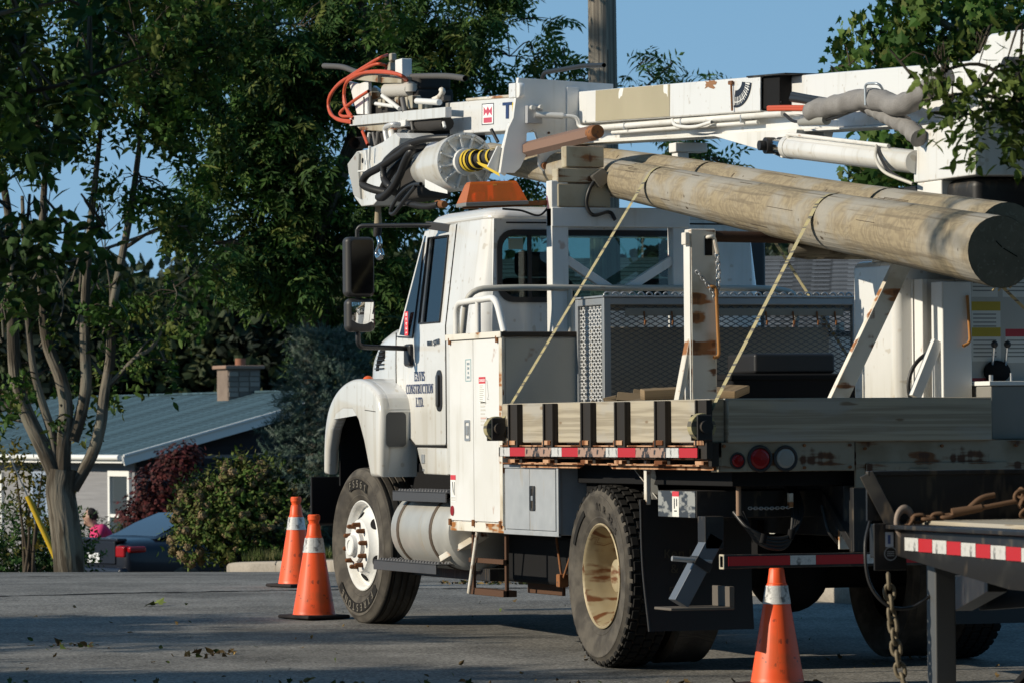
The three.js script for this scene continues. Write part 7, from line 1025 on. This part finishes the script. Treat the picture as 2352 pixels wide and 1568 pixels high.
{
  const r2 = M(W1, 0.95, 0, { map: T.shing2 });
  gabled('shingled_house', 'house with a grey shingle roof seen behind the truck cab', at(1830, 74, -0.1), -TH - 0.1, 11, 8, 2.4, 1.72, M([0.1, 0.13, 0.2], 0.8, 0, { map: T.siding }), r2, 26, [[2, 3.2, 0.9, 2.0], [-3, -1.8, 0.9, 2.0]]);
  const rg = gabled('red_gabled_house', 'small house with a red gable seen through the cab window', at(1560, 70, -1.2), -TH + 1.2, 5, 5, 2.9, 1.2, M([0.7, 0.66, 0.55], 0.8), M([0.3, 0.05, 0.045], 0.8), 10, [[-0.6, 0.6, 1.0, 2.1]]);
  gabled('beige_house', 'tall beige house glimpsed through the leaves behind the tree', at(615, 150, -1.8), -TH + 0.5, 2.6, 3, 8.3, 0.9, M([0.42, 0.33, 0.28], 0.85), M([0.1, 0.09, 0.09], 0.9), 12, [[-0.9, -0.2, 6.2, 7.4]]);
  gabled('white_cottage', 'distant white cottage roof just above the bungalow ridge', at(405, 118, -1.6), -TH + 0.3, 1.3, 2.4, 3.35, 0.4, M([0.6, 0.57, 0.5], 0.8), M([0.3, 0.3, 0.32], 0.9), 6, [[-0.4, 0.4, 2.0, 3.0]]);
  gabled('brick_house', 'house behind the viewpoint, facing the back of the truck', XD(0, -12), -TH + Math.PI, 24, 9, 6, 2.6, M([0.2, 0.13, 0.1], 0.9, 0, { map: T.brick }), M([0.1, 0.1, 0.1], 0.9), 8, [[-9, -7.6, 1, 2.4], [-4, -2.6, 1, 2.4], [3, 4.4, 1, 2.4], [7.6, 9, 1, 2.4], [-9, -7.6, 3.8, 5], [-4, -2.6, 3.8, 5], [3, 4.4, 3.8, 5], [7.6, 9, 3.8, 5]]);
  gabled('pink_cottage', 'distant pink sunlit cottage between the tree stems at left', at(160, 125, -1.4), -TH + 0.9, 3, 3, 4.0, 0.6, M([0.6, 0.36, 0.28], 0.8), M([0.2, 0.16, 0.15], 0.9), 5, [[-0.5, 0.4, 2.6, 3.4]]);
}
{ // service pole standing behind the truck
  const b = XD(1.0, 48), g = grp(), rings = [], pu = P(1391, 60, 48);
  const x0 = P(1396, 985, 48);
  for (let j = 0; j <= 24; j++) { const y = -0.5 + j * 0.5, r = 0.172 - 0.0042 * y, ring = []; for (let i = 0; i < 24; i++) { const a = i / 24 * 6.2832, k = r * (1 + 0.03 * (hash(i, 2, 5) - 0.5)); ring.push(V(x0.x + k * Math.cos(a) - 0.004 * y, y, x0.z + k * Math.sin(a))); } rings.push(ring); }
  const s = skin(rings); const uv = s.attributes.uv, p = s.attributes.position; for (let i = 0; i < uv.count; i++) uv.setXY(i, (i % 24) / 24, p.getY(i));
  mesh('shaft', s, M(W1, 0.95, 0, { map: T.polew, bumpMap: gray(256, 1, 3, (u, v) => fbm(u, v, 60, 3, 4, 111)), bumpScale: 0.01 }), g, true);
  for (let i = 0; i < 5; i++) mesh('drying_check', bx(-0.004, 0.004, -rr(0.6, 1.4), rr(0.4, 1.2), -0.005, 0.005, 0.001).translate(x0.x - 0.14 + i * 0.03, 4.2 + rr(-1, 1), x0.z + Math.sqrt(Math.max(0.001, 0.148 ** 2 - (-0.14 + i * 0.03) ** 2))), M([0.05, 0.045, 0.04], 0.95), g);
  mesh('cross_arm', bx(-1.2, 1.2, -0.06, 0.06, 0, 0.1).rotateY(0.3).translate(x0.x, 11.2, x0.z + 0.12), M(W1, 0.95, 0, { map: T.polew }), g);
  top(g, 'service_pole', 'weathered grey service pole standing upright behind the boom', 'utility pole');
  const wire = (a, b2, sag, r, lb) => { const m = a.clone().lerp(b2, 0.5); m.y -= sag; top(mesh('wire', pipe([a, a.clone().lerp(m, 0.5).add(V(0, -sag * 0.25, 0)), m, m.clone().lerp(b2, 0.5).add(V(0, -sag * 0.25, 0)), b2], r, 6, 60), M([0.06, 0.06, 0.065], 0.6)), 'overhead_wire', lb, 'wire', 'overhead wires'); };
  wire(P(-60, 668, 52), P(720, 395, 60), 0.05, 0.02, 'thin grey cable rising through the tree at left'); wire(P(2030, -8, 52), P(2460, 190, 54), 0.0, 0.009, 'thin wire running behind the maple at top right');
}
{ // yellow guard on a guy wire
  const g = grp(), a = P(62, 1138, 49.5), b = P(140, 1310, 49.5); mesh('guard', rod(b, a, 0.032, 0.032, 12), M([0.6, 0.4, 0.02], 0.5), g); mesh('guy_wire', rod(a, P(20, 1045, 49.5), 0.008), steel, g); top(g, 'guy_guard', 'yellow guy wire guard leaning beside the tree trunk', 'guy guard');
}
{ // dark saloon car, low behind the crest of the street
  const car = grp(); top(car, 'parked_car', 'dark blue saloon car parked behind the crest beside the hedge', 'car');
  const d = 66, gp = P(222, 1300, d); const gy = groundY(gp.x, gp.z); car.position.set(gp.x, gy, gp.z); car.rotation.y = -TH + 0.62;
  // local x forward, z towards the viewer's right side of the car
  const body = M([0.012, 0.016, 0.03], 0.22, 0, {}), bodyP = MP([0.009, 0.012, 0.022], 0.4, 0, { clearcoat: 0.3, clearcoatRoughness: 0.1, specularIntensity: 0.6 });
  const secs = [[-0.02, 0.55, 0.95, 0.78], [0.06, 0.35, 1.0, 0.86], [0.3, 0.3, 1.03, 0.9], [0.8, 0.26, 1.04, 0.92], [1.6, 0.25, 1.02, 0.93], [2.6, 0.25, 1.0, 0.93], [3.4, 0.25, 0.97, 0.93], [4.1, 0.28, 0.88, 0.9], [4.55, 0.33, 0.76, 0.84], [4.72, 0.42, 0.66, 0.72]];
  const ring = (x, y0, y1, w) => { const r = [], n = 28; for (let i = 0; i < n; i++) { const a = i / n * 6.2832, c = Math.cos(a), s = Math.sin(a), k = 0.5; r.push(V(x, (y0 + y1) / 2 + Math.sign(s) * Math.abs(s) ** k * (y1 - y0) / 2, Math.sign(c) * Math.abs(c) ** k * w)); } return r; };
  mesh('body', skin(secs.map((s) => ring(...s))), bodyP, car);
  const roofS = [[0.55, 1.0, 1.02, 0.74], [0.95, 1.0, 1.2, 0.7], [1.4, 1.0, 1.36, 0.66], [1.9, 1.0, 1.43, 0.64], [2.5, 1.0, 1.42, 0.64], [3.0, 0.98, 1.3, 0.68], [3.6, 0.94, 1.0, 0.74]];
  mesh('cabin', skin(roofS.map((s) => ring(...s))), bodyP, car);
  mesh('rear_window', skin([[0.62, 1.045, 0.62], [1.0, 1.225, 0.6], [1.38, 1.365, 0.56]].map(([x, y, w]) => [V(x, y + 0.006, -w), V(x, y + 0.012, 0), V(x, y + 0.006, w)]), false), M([0.04, 0.06, 0.09], 0.04), car);
  mesh('side_window', skin([[1.1, 1.06, 1.2], [1.6, 1.06, 1.34], [2.4, 1.06, 1.36], [3.1, 1.04, 1.2]].map(([x, a, b]) => [V(x, a, 0.735), V(x, b, 0.69)]), false), M([0.03, 0.04, 0.05], 0.05), car);
  mesh('side_window', skin([[1.1, 1.06, 1.2], [1.6, 1.06, 1.34], [2.4, 1.06, 1.36], [3.1, 1.04, 1.2]].map(([x, a, b]) => [V(x, a, -0.735), V(x, b, -0.69)]), false), M([0.03, 0.04, 0.05], 0.05), car);
  mesh('boot_lid', [bx(-0.045, 0.0, 0.66, 1.0, -0.58, 0.58, 0.02), bx(-0.05, 0.12, 0.985, 1.035, -0.66, 0.66, 0.02)], bodyP, car);
  for (const s of [-1, 1]) mesh('tail_light', [bx(-0.03, 0.1, 0.76, 0.93, Math.min(s * 0.42, s * 0.8), Math.max(s * 0.42, s * 0.8), 0.03), bx(0.02, 0.3, 0.83, 0.92, Math.min(s * 0.8, s * 0.895), Math.max(s * 0.8, s * 0.895), 0.03)], redLens, car);
  mesh('licence_plate', bx(-0.062, -0.05, 0.68, 0.82, -0.17, 0.17, 0.004), M([0.75, 0.76, 0.78], 0.4), car);
  mesh('rear_bumper', bx(-0.1, 0.1, 0.34, 0.62, -0.82, 0.82, 0.06), bodyP, car);
  for (const [x, s] of [[0.95, -1], [0.95, 1], [3.75, -1], [3.75, 1]]) { const w = grp('wheel', car); w.position.set(x, 0.32, s * 0.82); mesh('tyre', toRear(lathe([[0.2, 0.1], [0.3, 0.11], [0.32, 0.07], [0.32, -0.07], [0.3, -0.11], [0.2, -0.1]], 28)), rubber, w); mesh('rim', toRear(lathe([[0.2, 0.09], [0.1, 0.06], [0, 0.07]], 20)).scale(1, 1, s), steel, w); }
}
{ // person in a pink shirt bending behind the car
  const d = 70, feet = P(232, 1300, d); feet.y = groundY(feet.x, feet.z);
  const J = (r, u, f) => [r, u, f]; // metres: right, up, away
  const S = { pelvis: [0.16, 0.9, 0], chest: [0.0, 1.2, 0], neck: [-0.12, 1.36, 0], head: [-0.17, 1.5, 0], shL: [0.02, 1.3, -0.18], shR: [0.0, 1.3, 0.18], elL: [-0.06, 1.04, -0.24], elR: [-0.08, 1.04, 0.24], haL: [-0.28, 0.9, -0.16], haR: [-0.28, 0.9, 0.16], hiL: [0.16, 0.86, -0.1], hiR: [0.16, 0.86, 0.1], knL: [0.08, 0.47, -0.11], knR: [0.1, 0.47, 0.12], anL: [0.14, 0.08, -0.11], anR: [0.18, 0.08, 0.12], toL: [-0.02, 0.05, -0.12], toR: [0.02, 0.05, 0.13] };
  const bone = { shirt: [['pelvis', 'chest', 0.155, 0.165], ['chest', 'neck', 0.15, 0.07], ['chest', 'shL', 0.13, 0.075], ['chest', 'shR', 0.13, 0.075], ['shL', 'elL', 0.075, 0.062], ['shR', 'elR', 0.075, 0.062]], skin_: [['neck', 'head', 0.055, 0.06], ['elL', 'haL', 0.045, 0.032], ['elR', 'haR', 0.045, 0.032]], legs: [['pelvis', 'hiL', 0.15, 0.11], ['pelvis', 'hiR', 0.15, 0.11], ['hiL', 'knL', 0.1, 0.07], ['hiR', 'knR', 0.1, 0.07], ['knL', 'anL', 0.068, 0.045], ['knR', 'anR', 0.068, 0.045], ['anL', 'toL', 0.045, 0.04], ['anR', 'toR', 0.045, 0.04]] };
  const sdf = (p, list, k) => { let v = 1e3; for (const [a, b, r0, r1] of list) { const A = S[a], B = S[b], bx_ = B[0] - A[0], by = B[1] - A[1], bz = B[2] - A[2], t = Math.max(0, Math.min(1, ((p[0] - A[0]) * bx_ + (p[1] - A[1]) * by + (p[2] - A[2]) * bz) / (bx_ * bx_ + by * by + bz * bz))); const dd = Math.hypot(p[0] - A[0] - bx_ * t, p[1] - A[1] - by * t, p[2] - A[2] - bz * t) - (r0 + (r1 - r0) * t), h = Math.max(k - Math.abs(v - dd), 0) / k; v = Math.min(v, dd) - h * h * k / 4; } return v; };
  const mc = (list, res, c, half, extra) => { const m = new MarchingCubes(res, new THREE.MeshBasicMaterial(), false, false, 60000); m.isolation = 0; for (let z = 0; z < res; z++) for (let y = 0; y < res; y++) for (let x = 0; x < res; x++) { const p = [c[0] + (x - res / 2) / (res / 2) * half, c[1] + (y - res / 2) / (res / 2) * half, c[2] + (z - res / 2) / (res / 2) * half]; let v = list.length ? sdf(p, list, 0.06) : 1e3; if (extra) v = extra(p, v); m.field[x + y * res + z * res * res] = -v; } m.update(); const n = m.count, g = new THREE.BufferGeometry(); g.setAttribute('position', new THREE.BufferAttribute(m.positionArray.slice(0, n * 3), 3)); g.setAttribute('normal', new THREE.BufferAttribute(m.normalArray.slice(0, n * 3), 3)); g.scale(half, half, half).translate(c[0], c[1], c[2]); return g; };
  const per = grp(); top(per, 'person', 'person in a pink short-sleeved shirt bending down behind the dark car', 'person');
  per.position.copy(feet); per.rotation.y = -TH;
  const flip = (g) => g; // local: x right, y up, z away is -z
  const all = [...bone.shirt, ...bone.skin_, ...bone.legs].map((b) => b);
  const headF = (p, v) => { const H = S.head, q = [p[0] - H[0], p[1] - H[1], p[2] - H[2]]; let s = Math.hypot(q[0] / 0.095, q[1] / 0.12, q[2] / 0.078) * 0.09 - 0.09; const nose = Math.hypot((q[0] + 0.1) / 1.2, q[1] + 0.005, q[2]) - 0.018, chin = Math.hypot(q[0] + 0.06, q[1] + 0.09, q[2]) - 0.035, ear = Math.min(Math.hypot(q[0], q[1], q[2] - 0.08), Math.hypot(q[0], q[1], q[2] + 0.08)) - 0.02; for (const e of [nose, chin, ear]) { const h = Math.max(0.03 - Math.abs(s - e), 0) / 0.03; s = Math.min(s, e) - h * h * 0.03 / 4; } const h = Math.max(0.05 - Math.abs(v - s), 0) / 0.05; return Math.min(v, s) - h * h * 0.05 / 4; };
  const bodyG = mc([...bone.shirt.map(([a, b, r, q]) => [a, b, r - 0.012, q - 0.012]), ...bone.skin_, ...bone.legs.map(([a, b, r, q]) => [a, b, r - 0.012, q - 0.012])], 90, [0, 0.82, 0], 0.86, headF);
  // hands: palm and five curled fingers each
  const hands = []; for (const s of ['haL', 'haR']) { const b = V(...S[s]), dir = V(-0.75, -0.5, 0); hands.push(rod(b, b.clone().addScaledVector(dir, 0.09), 0.032, 0.036, 10)); for (let i = 0; i < 4; i++) { const r = b.clone().addScaledVector(dir, 0.085).add(V(0, 0, (i - 1.5) * 0.02)), k = r.clone().add(V(-0.035, -0.03, 0)), e = k.clone().add(V(-0.005, -0.03 - 0.006 * (i % 3), 0)); hands.push(rod(r, k, 0.009, 0.009, 7), rod(k, e, 0.009, 0.007, 7)); } const th = b.clone().addScaledVector(dir, 0.03).add(V(0, 0, s === 'haL' ? 0.03 : -0.03)); hands.push(rod(th, th.clone().add(V(-0.03, -0.03, s === 'haL' ? 0.015 : -0.015)), 0.011, 0.009, 7)); }
  const SK = M([0.42, 0.25, 0.18], 0.6);
  const fz = (g) => { g.scale(1, 1, -1); const p = g.attributes.position; if (!g.index) { for (let i = 0; i < p.count; i += 3) for (let k = 0; k < 3; k++) { const a = p.array[i * 3 + k]; p.array[i * 3 + k] = p.array[i * 3 + 6 + k]; p.array[i * 3 + 6 + k] = a; } } g.computeVertexNormals(); return g; };
  mesh('body', [fz(bodyG), ...hands.map((g) => fz(g.toNonIndexed()))], SK, per);
  mesh('shirt', fz(mc(bone.shirt, 70, [0, 1.12, 0], 0.42)), M([0.62, 0.05, 0.16], 0.85), per);
  mesh('trousers', fz(mc(bone.legs.slice(0, 6), 70, [0.1, 0.5, 0], 0.56)), M([0.03, 0.035, 0.05], 0.9), per);
  mesh('hair', fz(mc([], 44, [S.head[0], S.head[1], 0], 0.16, (p) => { const q = [p[0] - S.head[0] - 0.018, p[1] - S.head[1] - 0.022, p[2]], s = Math.hypot(q[0] / 0.1, q[1] / 0.118, q[2] / 0.09) * 0.1 - 0.1 + 0.006 * Math.sin(p[0] * 160) * Math.sin(p[1] * 130 + p[2] * 90); return Math.max(s, -(q[0] + 0.045 + Math.max(0, -q[1]) * 0.5) ); })), M([0.035, 0.03, 0.028], 0.8), per);
  for (const s of [-1, 1]) mesh('eye', new THREE.SphereGeometry(0.011, 8, 6).translate(S.head[0] - 0.085, S.head[1] + 0.012, s * 0.032), M([0.05, 0.04, 0.035], 0.3), per);
}
scene.traverse((o) => { if (o.isMesh) { o.castShadow = true; o.receiveShadow = true; } });
renderer.render(scene, camera);
